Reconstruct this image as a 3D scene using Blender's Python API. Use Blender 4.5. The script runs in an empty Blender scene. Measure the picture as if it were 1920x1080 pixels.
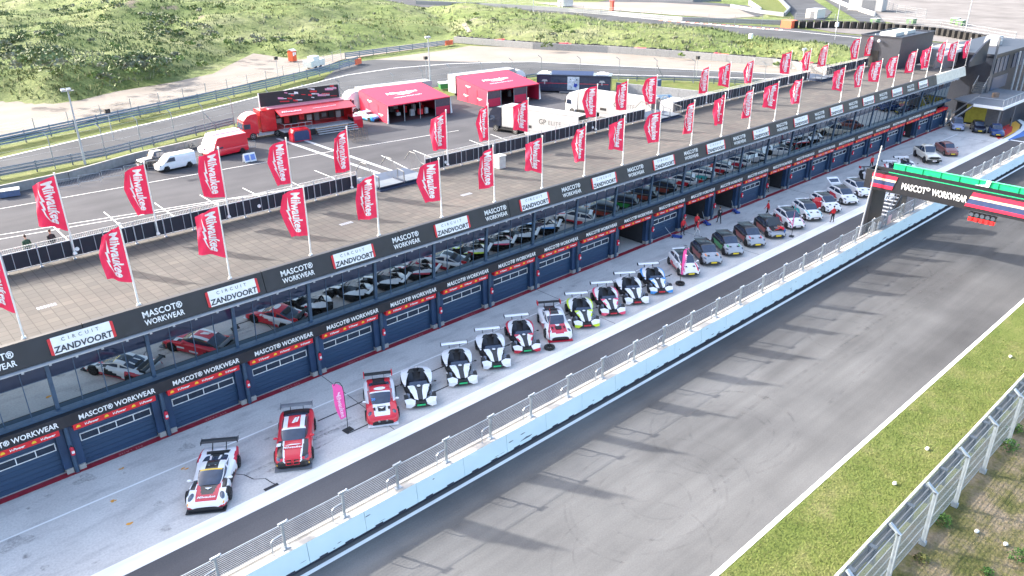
import bpy, bmesh, math, random
from math import sin, cos, pi, radians, atan2, hypot, sqrt
from mathutils import Vector, Matrix, noise
random.seed(7)
sc = bpy.context.scene
COL = sc.collection
H = 27.0
F, YAW, PIT, ROLL = 1453.27, radians(47.617), radians(24.5165), radians(.443)
# ---------------------------------------------------------------- camera
_fw = Vector((cos(YAW)*cos(PIT), sin(YAW)*cos(PIT), -sin(PIT)))
_rt = Vector((sin(YAW), -cos(YAW), 0)); _dn = _fw.cross(_rt)
_r2 = _rt*cos(ROLL)+_dn*sin(ROLL); _d2 = -_rt*sin(ROLL)+_dn*cos(ROLL)
cd = bpy.data.cameras.new('camera'); cam = bpy.data.objects.new('camera', cd); COL.objects.link(cam)
M3 = Matrix((_r2, -_d2, -_fw)).transposed().to_4x4(); M3.translation = Vector((0, 0, H)); cam.matrix_world = M3
cd.sensor_width = 36; cd.lens = F/1920*36; cd.clip_start = .5; cd.clip_end = 3000
sc.camera = cam
# ---------------------------------------------------------------- light
SUN_EL = radians(27.3); SD = Vector((.407*cos(SUN_EL), -.914*cos(SUN_EL), -sin(SUN_EL)))
w = bpy.data.worlds.new('World'); sc.world = w; w.use_nodes = True
nt = w.node_tree; sk = nt.nodes.new('ShaderNodeTexSky'); sk.sky_type = 'NISHITA'; sk.sun_disc = False
sk.sun_elevation = SUN_EL; sk.sun_rotation = atan2(-.407, .914); sk.dust_density = 4.0; sk.ozone_density = .4
bg = nt.nodes['Background']; bg.inputs[1].default_value = .15; nt.links.new(sk.outputs[0], bg.inputs[0])
sl = bpy.data.lights.new('sun', 'SUN'); sl.energy = 2.7; sl.angle = radians(.6); sl.color = (1, .93, .84)
so = bpy.data.objects.new('sun', sl); COL.objects.link(so); so.location = (0, 0, 60)
so.rotation_euler = SD.to_track_quat('-Z', 'Y').to_euler()
sc.view_settings.view_transform = 'Standard'; sc.view_settings.look = 'None'
sc.view_settings.exposure = 2.3; sc.view_settings.gamma = 1
try:
    sc.cycles.max_bounces = 5; sc.cycles.transparent_max_bounces = 16
except Exception: pass

# ---------------------------------------------------------------- helpers
def S(r, g, b):
    f = lambda c: ((c/255+.055)/1.055)**2.4 if c > 10 else c/255/12.92
    return (f(r), f(g), f(b))
_m = {}
def mat(name, rgb, rough=.6, metal=0., var=.12, scale=3., bump=0., stretch=(1, 1, 1), rgb2=None, spec=.5, coat=0., emit=0.):
    if name in _m: return _m[name]
    m = bpy.data.materials.new(name); m.use_nodes = True; _m[name] = m
    n = m.node_tree; p = n.nodes['Principled BSDF']
    p.inputs['Roughness'].default_value = rough; p.inputs['Metallic'].default_value = metal
    p.inputs['Specular IOR Level'].default_value = spec; p.inputs['Coat Weight'].default_value = coat
    tc = n.nodes.new('ShaderNodeTexCoord'); mp = n.nodes.new('ShaderNodeMapping'); mp.inputs['Scale'].default_value = stretch
    nz = n.nodes.new('ShaderNodeTexNoise'); nz.inputs['Scale'].default_value = scale; nz.inputs['Detail'].default_value = 6
    n.links.new(tc.outputs['Object'], mp.inputs[0]); n.links.new(mp.outputs[0], nz.inputs[0])
    cr = n.nodes.new('ShaderNodeValToRGB'); cr.color_ramp.elements[0].position = .3; cr.color_ramp.elements[1].position = .7
    a = tuple(c*(1-var) for c in rgb); b = rgb2 if rgb2 else tuple(min(1, c*(1+var)) for c in rgb)
    cr.color_ramp.elements[0].color = (*a, 1); cr.color_ramp.elements[1].color = (*b, 1)
    n.links.new(nz.outputs[0], cr.inputs[0]); n.links.new(cr.outputs[0], p.inputs['Base Color'])
    if bump:
        bp = n.nodes.new('ShaderNodeBump'); bp.inputs['Strength'].default_value = bump; bp.inputs['Distance'].default_value = .05
        n.links.new(nz.outputs[0], bp.inputs['Height']); n.links.new(bp.outputs[0], p.inputs['Normal'])
    if emit:
        p.inputs['Emission Color'].default_value = (*rgb, 1); p.inputs['Emission Strength'].default_value = emit
    return m
class NB:  # small node-graph builder for the ground materials
    def __init__(s, name, rough=.85, spec=.3):
        s.m = bpy.data.materials.new(name); s.m.use_nodes = True; s.n = s.m.node_tree; s.p = s.n.nodes['Principled BSDF']
        s.p.inputs['Roughness'].default_value = rough; s.p.inputs['Specular IOR Level'].default_value = spec
        s.tc = s.n.nodes.new('ShaderNodeTexCoord'); _m[name] = s.m
    def map(s, scale=(1, 1, 1), rot=0):
        k = s.n.nodes.new('ShaderNodeMapping'); k.inputs['Scale'].default_value = scale; k.inputs['Rotation'].default_value = (0, 0, rot)
        s.n.links.new(s.tc.outputs['Object'], k.inputs[0]); return k.outputs[0]
    def noise(s, scale, detail=5, vec=None, rough=.55, dist=0):
        k = s.n.nodes.new('ShaderNodeTexNoise'); k.inputs['Scale'].default_value = scale; k.inputs['Detail'].default_value = detail
        k.inputs['Roughness'].default_value = rough; k.inputs['Distortion'].default_value = dist
        s.n.links.new(vec or s.tc.outputs['Object'], k.inputs[0]); return k.outputs[0]
    def vor(s, scale, vec=None, feature='F1', out=0):
        k = s.n.nodes.new('ShaderNodeTexVoronoi'); k.inputs['Scale'].default_value = scale; k.feature = feature
        s.n.links.new(vec or s.tc.outputs['Object'], k.inputs[0]); return k.outputs[out]
    def ramp(s, src, stops):
        k = s.n.nodes.new('ShaderNodeValToRGB'); e = k.color_ramp.elements
        while len(e) < len(stops): e.new(.5)
        for i, (p, c) in enumerate(stops):
            e[i].position = p; e[i].color = (*c, 1) if hasattr(c, '__len__') else (c, c, c, 1)
        s.n.links.new(src, k.inputs[0]); return k.outputs[0]
    def mix(s, fac, a, b, mode='MIX'):
        k = s.n.nodes.new('ShaderNodeMix'); k.data_type = 'RGBA'; k.blend_type = mode
        for i, v in ((0, fac), (6, a), (7, b)):
            if hasattr(v, 'is_linked') or hasattr(v, 'links'): s.n.links.new(v, k.inputs[i])
            else: k.inputs[i].default_value = v if i == 0 else ((*v, 1) if hasattr(v, '__len__') else (v, v, v, 1))
        return k.outputs[2]
    def out(s, col, bump=None, strength=.3, dist=.05):
        s.n.links.new(col, s.p.inputs['Base Color'])
        if bump is not None:
            b = s.n.nodes.new('ShaderNodeBump'); b.inputs['Strength'].default_value = strength; b.inputs['Distance'].default_value = dist
            s.n.links.new(bump, b.inputs['Height']); s.n.links.new(b.outputs[0], s.p.inputs['Normal'])
        return s.m
def net_mat(name, rgb, period_u, period_v, wire):  # wire netting: holes are really open
    m = bpy.data.materials.new(name); m.use_nodes = True; n = m.node_tree; _m[name] = m
    p = n.nodes['Principled BSDF']; p.inputs['Base Color'].default_value = (*rgb, 1); p.inputs['Roughness'].default_value = .5; p.inputs['Metallic'].default_value = .3
    tc = n.nodes.new('ShaderNodeTexCoord'); sp = n.nodes.new('ShaderNodeSeparateXYZ'); n.links.new(tc.outputs['UV'], sp.inputs[0])
    outs = []
    for k, per in ((0, period_u), (1, period_v)):
        if not per: continue
        a = n.nodes.new('ShaderNodeMath'); a.operation = 'FRACT'; d = n.nodes.new('ShaderNodeMath'); d.operation = 'DIVIDE'; d.inputs[1].default_value = per
        n.links.new(sp.outputs[k], d.inputs[0]); n.links.new(d.outputs[0], a.inputs[0])
        l = n.nodes.new('ShaderNodeMath'); l.operation = 'LESS_THAN'; l.inputs[1].default_value = wire/per; n.links.new(a.outputs[0], l.inputs[0]); outs.append(l.outputs[0])
    o = outs[0]
    if len(outs) == 2:
        q = n.nodes.new('ShaderNodeMath'); q.operation = 'MAXIMUM'; n.links.new(outs[0], q.inputs[0]); n.links.new(outs[1], q.inputs[1]); o = q.outputs[0]
    tr = n.nodes.new('ShaderNodeBsdfTransparent'); mx = n.nodes.new('ShaderNodeMixShader')
    n.links.new(o, mx.inputs[0]); n.links.new(tr.outputs[0], mx.inputs[1]); n.links.new(p.outputs[0], mx.inputs[2])
    n.links.new(mx.outputs[0], n.nodes['Material Output'].inputs[0]); return m

def tag(o, label=None, cat=None, group=None, kind=None):
    if label: o['label'] = label
    if cat: o['category'] = cat
    if group: o['group'] = group
    if kind: o['kind'] = kind
    return o
def empty(name, loc, rz=0, label=None, cat=None, group=None):
    o = bpy.data.objects.new(name, None); COL.objects.link(o); o.location = loc; o.rotation_euler = (0, 0, rz)
    o.empty_display_size = .3
    return tag(o, label, cat, group)
class MB:
    def __init__(s): s.v = []; s.f = []; s.mi = []; s.uv = {}
    def add(s, vs, fs, mi=0):
        b = len(s.v); s.v += [tuple(v) for v in vs]
        for f in fs: s.f.append(tuple(b+i for i in f)); s.mi.append(mi)
    def face(s, *vs, mi=0, uv=None):
        if uv: s.uv[len(s.f)] = uv
        s.add(vs, [tuple(range(len(vs)))], mi)
    def box(s, c, d, mi=0, rz=0, tilt=None):
        x, y, z = (q/2 for q in d); R = Matrix.Rotation(rz, 3, 'Z')
        if tilt is not None: R = R @ Matrix.Rotation(tilt[0], 3, 'X') @ Matrix.Rotation(tilt[1], 3, 'Y')
        vs = [Vector(c)+R @ Vector((a*x, b*y, e*z)) for a in (-1, 1) for b in (-1, 1) for e in (-1, 1)]
        s.add(vs, [(0, 1, 3, 2), (4, 6, 7, 5), (0, 4, 5, 1), (2, 3, 7, 6), (0, 2, 6, 4), (1, 5, 7, 3)], mi)
    def bb(s, x0, x1, y0, y1, z0, z1, mi=0): s.box(((x0+x1)/2, (y0+y1)/2, (z0+z1)/2), (abs(x1-x0), abs(y1-y0), abs(z1-z0)), mi)
    def cyl(s, a, b, r0, r1=None, n=8, mi=0, cap=True):
        a = Vector(a); b = Vector(b); r1 = r0 if r1 is None else r1; d = (b-a).normalized()
        u = d.orthogonal().normalized(); v = d.cross(u); vs = []
        for p, r in ((a, r0), (b, r1)): vs += [p+(u*cos(2*pi*i/n)+v*sin(2*pi*i/n))*r for i in range(n)]
        fs = [(i, (i+1) % n, n+(i+1) % n, n+i) for i in range(n)]
        if cap: fs += [tuple(range(n))[::-1], tuple(range(n, 2*n))]
        s.add(vs, fs, mi)
    def tube(s, pts, r, n=6, mi=0):
        for a, b in zip(pts, pts[1:]): s.cyl(a, b, r, r, n, mi)
    def prism(s, poly, z0, z1, mi=0):
        n = len(poly); vs = [(x, y, z0) for x, y in poly]+[(x, y, z1) for x, y in poly]
        s.add(vs, [tuple(range(n))[::-1], tuple(range(n, 2*n))]+[(i, (i+1) % n, n+(i+1) % n, n+i) for i in range(n)], mi)
    def slab(s, pts, t, mi=0):  # 3-D polygon given real thickness
        pts = [Vector(p) for p in pts]; nn = Vector((0, 0, 0))
        for i in range(len(pts)): nn += pts[i].cross(pts[(i+1) % len(pts)])
        nn = nn.normalized(); n = len(pts)
        if nn.z < 0: nn = -nn
        s.add(pts+[p-nn*t for p in pts], [tuple(range(n)), tuple(range(n, 2*n))[::-1]]+[(i, n+i, n+(i+1) % n, (i+1) % n) for i in range(n)], mi)
    def ell(s, c, r, mi=0, n=8, k=5):
        vs = []; 
        for j in range(k+1):
            t = pi*j/k
            for i in range(n): vs.append((c[0]+r[0]*sin(t)*cos(2*pi*i/n), c[1]+r[1]*sin(t)*sin(2*pi*i/n), c[2]+r[2]*cos(t)))
        s.add(vs, [(j*n+i, j*n+(i+1) % n, (j+1)*n+(i+1) % n, (j+1)*n+i) for j in range(k) for i in range(n)], mi)
    def build(s, name, mats, parent=None, smooth=False, fix=True):
        me = bpy.data.meshes.new(name); me.from_pydata(s.v, [], s.f)
        if not isinstance(mats, (list, tuple)): mats = [mats]
        for m in mats: me.materials.append(m)
        me.polygons.foreach_set('material_index', s.mi)
        if s.uv:
            ul = me.uv_layers.new(name='UV')
            for fi, uv in s.uv.items():
                for k, li in enumerate(me.polygons[fi].loop_indices): ul.data[li].uv = uv[k]
        if fix:
            bm = bmesh.new(); bm.from_mesh(me); bmesh.ops.remove_doubles(bm, verts=bm.verts, dist=1e-5)
            bmesh.ops.recalc_face_normals(bm, faces=bm.faces); bm.to_mesh(me); bm.free()
        if smooth:
            for p in me.polygons: p.use_smooth = True
            me.set_sharp_from_angle(angle=radians(38))
        o = bpy.data.objects.new(name, me); COL.objects.link(o)
        if parent: o.parent = parent
        return o
def copy_tree(o, parent=None):
    c = o.copy(); COL.objects.link(c); c.parent = parent
    if parent is not None: c.matrix_parent_inverse = o.matrix_parent_inverse.copy()
    for ch in list(o.children): copy_tree(ch, c)
    return c
def at(px, py, z=0.):   # photo coordinate (1920 wide) -> point of the level z in the world
    d = _r2*(px-960)+_d2*(py-540)+_fw*F; t = (z-H)/d.z
    return Vector((d.x*t, d.y*t, z))
_txt = {}
def text_me(s, size, bold=.0, shear=0., cuts=0., spacing=1., cx=1., fit=0.):
    """flat lettering as a mesh in the XY plane, centred"""
    key = (s, size, bold, shear, cuts, spacing, cx, fit)
    if key in _txt: return _txt[key]
    cu = bpy.data.curves.new('lettering', 'FONT'); cu.body = s; cu.size = size; cu.offset = bold*size; cu.shear = shear
    cu.resolution_u = 2; cu.space_character = spacing; cu.fill_mode = 'FRONT'
    o = bpy.data.objects.new('lettering', cu); COL.objects.link(o); bpy.context.view_layer.update()
    me = bpy.data.meshes.new_from_object(o.evaluated_get(bpy.context.evaluated_depsgraph_get()))
    bpy.data.objects.remove(o); bpy.data.curves.remove(cu)
    xs = [v.co.x for v in me.vertices]; ys = [v.co.y for v in me.vertices]
    mx, my = (min(xs)+max(xs))/2, (min(ys)+max(ys))/2
    if fit: cx = fit/(max(xs)-min(xs))
    for v in me.vertices: v.co.x = (v.co.x-mx)*cx; v.co.y -= my
    if cuts:
        bm = bmesh.new(); bm.from_mesh(me); L = (max(xs)-min(xs))/2*cx; Hh = (max(ys)-min(ys))/2
        for ax, LL in ((0, L), (1, Hh)):
            t = -LL+cuts
            while t < LL:
                co = [0, 0, 0]; no = [0, 0, 0]; co[ax] = t; no[ax] = 1
                bmesh.ops.bisect_plane(bm, geom=bm.verts[:]+bm.edges[:]+bm.faces[:], plane_co=co, plane_no=no); t += cuts
        bm.to_mesh(me); bm.free()
    _txt[key] = me; return me
def put_text(s, size, mtx, m, parent=None, name='lettering', **k):
    me = text_me(s, size, **k)
    if not len(me.materials) or me.materials[0] != m:
        if len(me.materials): me = me.copy(); me.materials.clear()
        me.materials.append(m)
    o = bpy.data.objects.new(name, me); COL.objects.link(o)
    if parent: o.parent = parent
    o.matrix_local = mtx; return o
def frame(o, x, y):   # matrix: local X -> x, local Y -> y, at o
    x = Vector(x).normalized(); y = Vector(y); y = (y-x*y.dot(x)).normalized(); z = x.cross(y)
    m = Matrix((x, y, z)).transposed().to_4x4(); m.translation = Vector(o); return m
# ================================================================ materials
WHITE = mat('white_paint', (.78, .79, .8), .45, var=.04)
OFFW = mat('worn_white_paint', (.74, .74, .73), .6, var=.12, scale=1.2, stretch=(.3, 2, 1))
BLACK = mat('black_paint', (.012, .013, .018), .4, var=.2)
BANNER = mat('black_banner', (.016, .017, .024), .5, var=.25, scale=1)
NAVY = mat('navy_cladding', (.018, .045, .105), .45, var=.25, scale=.7)
NAVY2 = mat('navy_steel', (.04, .075, .13), .4, var=.15)
STEEL = mat('galvanised_steel', (.42, .46, .5), .4, .6, var=.15)
DSTEEL = mat('dark_steel', (.08, .1, .13), .5, .4)
RED = mat('red_fabric', (.84, .026, .095), .7, var=.08, scale=1.5)
REDP = mat('red_paint', (.62, .012, .022), .3, var=.05, coat=.5)
REDD = mat('dark_red_paint', (.26, .015, .03), .6, var=.25)
TYRE = mat('tyre_rubber', (.012, .012, .013), .8, var=.3)
RIMD = mat('dark_rim', (.05, .05, .055), .35, .7)
RIML = mat('light_rim', (.5, .5, .5), .3, .8)
CONC = mat('concrete', (.24, .24, .235), .9, var=.15, scale=2, bump=.1)
GREY = mat('grey_panel', (.13, .14, .16), .5)
LGREY = mat('light_grey_panel', (.36, .38, .41), .5)
GLASSD = mat('dark_car_glass', (.035, .05, .085), .04, spec=.9, var=.2)
ORANGE = mat('orange_plastic', (.75, .14, .02), .5)
YELLOW = mat('yellow_plate', (.8, .6, .03), .5, var=.03)
GREEN = mat('green_plastic', (.02, .35, .1), .5)
CARBON = mat('carbon_fibre', (.02, .022, .026), .3, var=.3, scale=30)

def strip(name, x0, x1, y0, y1, z, m, mi=0):
    b = MB(); n = max(1, int((x1-x0)/20)); 
    for i in range(n): b.face((x0+(x1-x0)*i/n, y0, z), (x0+(x1-x0)*(i+1)/n, y0, z), (x0+(x1-x0)*(i+1)/n, y1, z), (x0+(x1-x0)*i/n, y1, z))
    return tag(b.build(name, m), kind='structure')
_sz = [0]
def P2(*px, z=0): return [at(x, y, z) for x, y in px]
def sheet(name, pts, z, m):
    _sz[0] += 1; z += _sz[0]*.0013
    from mathutils.geometry import tessellate_polygon
    vs = [Vector((p[0], p[1], z)) for p in pts]; fs = []
    for t in tessellate_polygon([vs]):
        n = (vs[t[1]]-vs[t[0]]).cross(vs[t[2]]-vs[t[0]]).z
        if abs(n) > 1e-6: fs.append(tuple(t) if n > 0 else tuple(t[::-1]))
    me = bpy.data.meshes.new(name); me.from_pydata(vs, [], fs); me.materials.append(m)
    o = bpy.data.objects.new(name, me); COL.objects.link(o); return tag(o, kind='structure')
def line_px(name, px, wd, z, m):
    b = MB(); P = [at(*q) for q in px]; L = []; R = []
    for i, p in enumerate(P):
        d = (P[min(i+1, len(P)-1)]-P[max(i-1, 0)]).normalized(); nn = Vector((-d.y, d.x, 0))
        L.append(p+nn*wd/2); R.append(p-nn*wd/2)
    z += .034
    for i in range(len(P)-1): b.face((R[i].x, R[i].y, z), (R[i+1].x, R[i+1].y, z), (L[i+1].x, L[i+1].y, z), (L[i].x, L[i].y, z))
    return tag(b.build(name, m), kind='structure')

# pit lane concrete
g = NB('pit_concrete', .85)
base = g.ramp(g.noise(.35, 6), [(.3, (.47, .455, .44)), (.7, (.56, .545, .525))])
streak = g.ramp(g.noise(1.0, 5, g.map((.35, 1.2, 1), radians(4))), [(.25, (.72, .72, .74)), (.5, (1, 1, 1))])
spots = g.ramp(g.vor(.42), [(.05, (.42, .41, .42)), (.11, (1, 1, 1))])
fine = g.ramp(g.noise(9, 4), [(.3, (.86, .86, .87)), (.6, (1.05, 1.05, 1.05))])
mask = g.ramp(g.noise(.9, 3), [(.5, 0.), (.62, 1.)])
c = g.mix(1., base, streak, 'MULTIPLY'); c = g.mix(mask, c, g.mix(1., c, spots, 'MULTIPLY')); c = g.mix(1., c, fine, 'MULTIPLY')
pitm = g.out(c, g.noise(14, 4), .15)
# asphalt
def asphalt(name, lo, hi, line=.0, stretch=(.03, .5, 1), rough=.95, spec=.08, graded=False):
    g = NB(name, rough, spec)
    b = g.ramp(g.noise(.12, 5), [(.3, tuple(c*.88 for c in lo)), (.7, hi)])
    s = g.ramp(g.noise(1., 5, g.map(stretch)), [(.32, (1-line,)*3), (.62, (1.08,)*3)])
    f = g.ramp(g.noise(12, 4, rough=.7), [(.3, (.88,)*3), (.7, (1.1,)*3)])
    c = g.mix(1., g.mix(1., b, s, 'MULTIPLY'), f, 'MULTIPLY')
    if graded:   # colour ramps: paler at the near end, darker further along and towards the pit wall
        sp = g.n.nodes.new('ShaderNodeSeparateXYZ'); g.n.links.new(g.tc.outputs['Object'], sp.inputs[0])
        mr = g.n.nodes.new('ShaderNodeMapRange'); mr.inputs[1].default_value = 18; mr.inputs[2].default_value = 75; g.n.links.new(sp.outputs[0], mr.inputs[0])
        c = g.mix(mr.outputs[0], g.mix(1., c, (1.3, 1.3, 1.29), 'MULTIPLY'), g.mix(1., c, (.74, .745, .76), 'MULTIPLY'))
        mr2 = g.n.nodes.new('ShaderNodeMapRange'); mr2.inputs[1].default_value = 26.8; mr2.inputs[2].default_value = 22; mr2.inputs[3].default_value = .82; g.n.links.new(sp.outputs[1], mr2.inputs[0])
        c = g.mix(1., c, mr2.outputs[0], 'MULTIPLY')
    return g.out(c, g.noise(40, 3), .2, .02)
trackm = asphalt('track_asphalt', (.088, .09, .094), (.128, .13, .133), .24, graded=True)
pitroad = asphalt('pit_road_asphalt', (.10, .10, .108), (.12, .12, .128), .12)
padm = asphalt('paddock_asphalt', (.072, .074, .083), (.090, .091, .100), .14, (.05, .25, 1))
farm = asphalt('far_asphalt', (.068, .073, .082), (.088, .093, .102), .12, (.02, .02, 1))
# grass and sand
g = NB('verge_grass', .9, .2)
c = g.ramp(g.noise(.5, 7, rough=.65), [(.3, (.07, .10, .02)), (.5, (.10, .125, .032)), (.7, (.145, .145, .06))])
c = g.mix(1., c, g.ramp(g.noise(7, 5, rough=.75), [(.28, (.68,)*3), (.7, (1.22,)*3)]), 'MULTIPLY')
grassm = g.out(c, g.noise(9, 5), .8, .12)
g = NB('dry_ground', .95, .2)
c = g.ramp(g.noise(.45, 8, rough=.65), [(.36, (.075, .085, .025)), (.47, (.14, .13, .055)), (.56, (.20, .165, .105)), (.7, (.27, .215, .155))])
c = g.mix(1., c, g.ramp(g.noise(5, 5, rough=.75), [(.28, (.62,)*3), (.7, (1.25,)*3)]), 'MULTIPLY')
drym = g.out(c, g.noise(6, 5), .8, .12)
g = NB('gravel_trap', .95, .2)
c = g.ramp(g.noise(.08, 6), [(.3, (.19, .17, .15)), (.7, (.235, .215, .195))])
c = g.mix(1., c, g.ramp(g.noise(2, 5, g.map((1, .15, 1), radians(35))), [(.3, (.9,)*3), (.7, (1.06,)*3)]), 'MULTIPLY')
gravm = g.out(c, g.noise(8, 5), .4)
g = NB('sand_path', .95, .2)
c = g.ramp(g.noise(.12, 6), [(.3, (.16, .145, .13)), (.65, (.22, .20, .18))])
sandm = g.out(c, g.noise(3, 6), .5, .2)

# ================================================================ ground
YG = 42.35
strip('pit_lane', -30, 134, 33.45, 53.3, .0, pitm)
strip('pit_road', -30, 260, 27.2, 32.4, .0, pitroad)
strip('pit_lane_white_strip', -30, 125.2, 32.4, 33.45, .004, OFFW)
strip('pit_lane_line', -30, 124, 38.82, 38.95, .008, OFFW)
strip('garage_red_line', -14, 128, 42.02, 42.5, .02, REDD)
b = MB()
for k in range(-1, 26, 4): b.bb(5.70+5.067*k, 5.74+5.067*k, 33.5, 42.0, .001, .006)
for x0, x1, y in ((18, 24, 37.45), (18.6, 21.5, 35.05), (26, 29, 37.4), (24, 27, 35.2), (31, 34.5, 36.6), (47, 52, 36.3), (39, 42, 37.1)): b.bb(x0, x1, y-.05, y+.05, .001, .006)
pts = [Vector((11.9, 36.2, .006)), Vector((12.4, 35.6, .006)), Vector((12.6, 34.9, .006)), Vector((13.1, 34.5, .006)), Vector((13.2, 33.9, .006)), Vector((13.3, 33.6, .006))]
for p, q in zip(pts, pts[1:]): b.slab([p+Vector((-.03, 0, 0)), p+Vector((.03, 0, 0)), q+Vector((.03, 0, 0)), q+Vector((-.03, 0, 0))], .004)
b.bb(12.6, 13.4, 33.5, 33.72, .001, .012)
tag(b.build('pit_lane_joints', mat('joint_black', (.03, .03, .035), .9)), kind='structure')
b = MB()
for q in ((230, 877), (343, 880), (215, 937), (244, 981)):
    p = at(*q); 
    for _ in range(3): b.ell((p.x+random.uniform(-.18, .18), p.y+random.uniform(-.1, .1), .004), (random.uniform(.06, .16), random.uniform(.05, .1), .004))
tag(b.build('pit_lane_orange_marks', mat('orange_mark', (.65, .3, .05), .8)), kind='structure')
g = NB('lane_stain', .8, .3); n = g.n; tr = n.nodes.new('ShaderNodeBsdfTransparent'); mx = n.nodes.new('ShaderNodeMixShader'); g.p.inputs['Base Color'].default_value = (.10, .095, .10, 1)
fac = g.ramp(g.noise(5, 6, rough=.7), [(.40, 0.), (.72, .42)]); n.links.new(fac, mx.inputs[0]); n.links.new(tr.outputs[0], mx.inputs[1]); n.links.new(g.p.outputs[0], mx.inputs[2]); n.links.new(mx.outputs[0], n.nodes['Material Output'].inputs[0])
b = MB(); q = random.Random(12); zz = .009
def blob(x, y, rx, ry):
    global zz
    ph = q.uniform(0, 6); b.face(*[(x+rx*(1+.3*sin(3*a+ph)+.15*sin(5*a))*cos(a), y+ry*(1+.3*sin(3*a+ph)+.15*sin(5*a))*sin(a), zz) for a in [2*pi*i/14 for i in range(14)]]); zz += .0002
for px, py, rx, ry in ((31, 1018, .75, .45), (159, 898, .55, .4), (350, 838, .45, .35), (93, 929, .22, .13), (53, 953, .12, .1), (452, 811, .2, .12), (83, 1065, .18, .2), (310, 991, .3, .25), (298, 944, .25, .2), (525, 767, .2, .12), (1075, 537, .3, .2), (430, 750, .1, .1), (700, 700, .2, .1)): p = at(px, py); blob(p.x, p.y, rx, ry)
for _ in range(120): blob(q.uniform(2, 124), q.uniform(33.7, 41.9), q.uniform(.03, .22), q.uniform(.03, .12))
for i in range(9): x = q.uniform(12, 30); y = q.uniform(34.2, 37.8); b.face((x, y, zz), (x+q.uniform(2, 5), y+q.uniform(-.1, .1), zz), (x+q.uniform(2, 5), y+.25, zz), (x, y+.2, zz)); zz += .0002
tag(b.build('pit_lane_stains', g.m, fix=False), kind='structure')
# painted red, yellow and blue zone at the far end of the pit lane
def disc(name, cx, cy, r0, r1, z, m, a0=0, a1=2*pi, sx=1., sy=1.):
    b = MB(); n = 40
    for i in range(n):
        t, u = a0+(a1-a0)*i/n, a0+(a1-a0)*(i+1)/n
        b.face(*[(cx+r*cos(k)*sx, cy+r*sin(k)*sy, z) for r, k in ((r0, t), (r1, t), (r1, u), (r0, u))])
    return tag(b.build(name, m), kind='structure')
ZR = mat('zone_red', (.55, .03, .03), .6); ZY = mat('zone_yellow', (.75, .38, .03), .6); ZB = mat('zone_blue', (.03, .13, .45), .6)
ZP = [('zone_blue_paint', ZB, [(1893, 263), (1880, 262), (1900, 250), (1925, 240), (1990, 215), (1990, 235), (1925, 254)]),
      ('zone_white_paint', WHITE, [(1878, 262), (1900, 251), (1913, 242), (1917, 234), (1908, 226), (1893, 222), (1905, 220), (1924, 230), (1926, 240), (1912, 250), (1886, 264)]),
      ('zone_yellow_paint', ZY, [(1876, 262), (1900, 250), (1911, 241), (1913, 234), (1903, 226), (1872, 229), (1862, 234), (1890, 232), (1899, 238), (1897, 247), (1886, 255)]),
      ('zone_red_paint', ZR, [(1872, 261), (1886, 255), (1897, 247), (1899, 238), (1890, 232), (1872, 234), (1856, 240), (1860, 250)])]
sheet('pit_exit_ground', [(134, 53.3), (134, 32.4), (260, 32.4), (260, 53.3)], 0.0, padm)
for n_, m_, q_ in ZP: sheet(n_, P2(*q_), .01, m_)
strip('pit_end_line', 125.2, 125.7, 27.3, 32.4, .008, WHITE)

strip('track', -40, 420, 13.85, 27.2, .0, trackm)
strip('track_edge_line', -40, 420, 13.6, 13.85, .004, WHITE)
strip('wall_foot_line', -40, 420, 26.55, 26.78, .006, OFFW)
strip('track_grid_line', 101.5, 101.75, 14, 26, .006, OFFW)
# tyre marks
g = NB('tyre_mark', .9, .2)
n = g.n; tr = n.nodes.new('ShaderNodeBsdfTransparent'); mx = n.nodes.new('ShaderNodeMixShader')
g.p.inputs['Base Color'].default_value = (.05, .05, .055, 1)
fac = g.ramp(g.noise(1.3, 5), [(.42, 0.), (.85, .22)])
n.links.new(fac, mx.inputs[0]); n.links.new(tr.outputs[0], mx.inputs[1]); n.links.new(g.p.outputs[0], mx.inputs[2]); n.links.new(mx.outputs[0], n.nodes['Material Output'].inputs[0])
tm = g.m; b = MB(); rr = random.Random(3)
def ring(cx, cy, r, a0, a1, wd, z, sx=1.):
    N = max(6, int(abs(a1-a0)*8))
    for i in range(N):
        t, u = a0+(a1-a0)*i/N, a0+(a1-a0)*(i+1)/N
        b.face(*[(cx+q*cos(k)*sx, cy+q*sin(k), z) for q, k in ((r-wd/2, t), (r+wd/2, t), (r+wd/2, u), (r-wd/2, u))])
z = .008
for (cx, cy, rs) in ((27.5, 19.0, (1.7, 1.9, 2.8, 3.1, 3.6, 4.3)), (35.5, 19.8, (2.2, 2.5, 3.4, 4.0)), (66, 23.5, (1.6, 2.2, 2.6, 3.3)), (23.5, 17.4, (2.4, 3.3)), (52, 21, (2.2, 2.9))):
    for r in rs:
        a = rr.uniform(0, 6.3); ring(cx+rr.uniform(-.3, .3), cy+rr.uniform(-.3, .3), r, a, a+rr.uniform(3, 6), rr.uniform(.06, .16), z, rr.uniform(1, 1.35)); z += .0006
for i in range(34):
    x = rr.uniform(-5, 170); y = rr.choice((16.5, 18.3, 20.5, 22.2, 24.3))+rr.gauss(0, .6); L = rr.uniform(10, 45); dy = rr.uniform(-.6, .6)
    b.face((x, y, z), (x+L, y+dy, z), (x+L, y+dy+.22, z), (x, y+.22, z)); z += .0006
tag(b.build('tyre_marks', tm, fix=False), kind='structure')

strip('grass_verge', -40, 420, 9.0, 13.6, -.01, grassm)
strip('dry_verge', -40, 420, -60, 9.0, -.02, drym)

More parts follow.
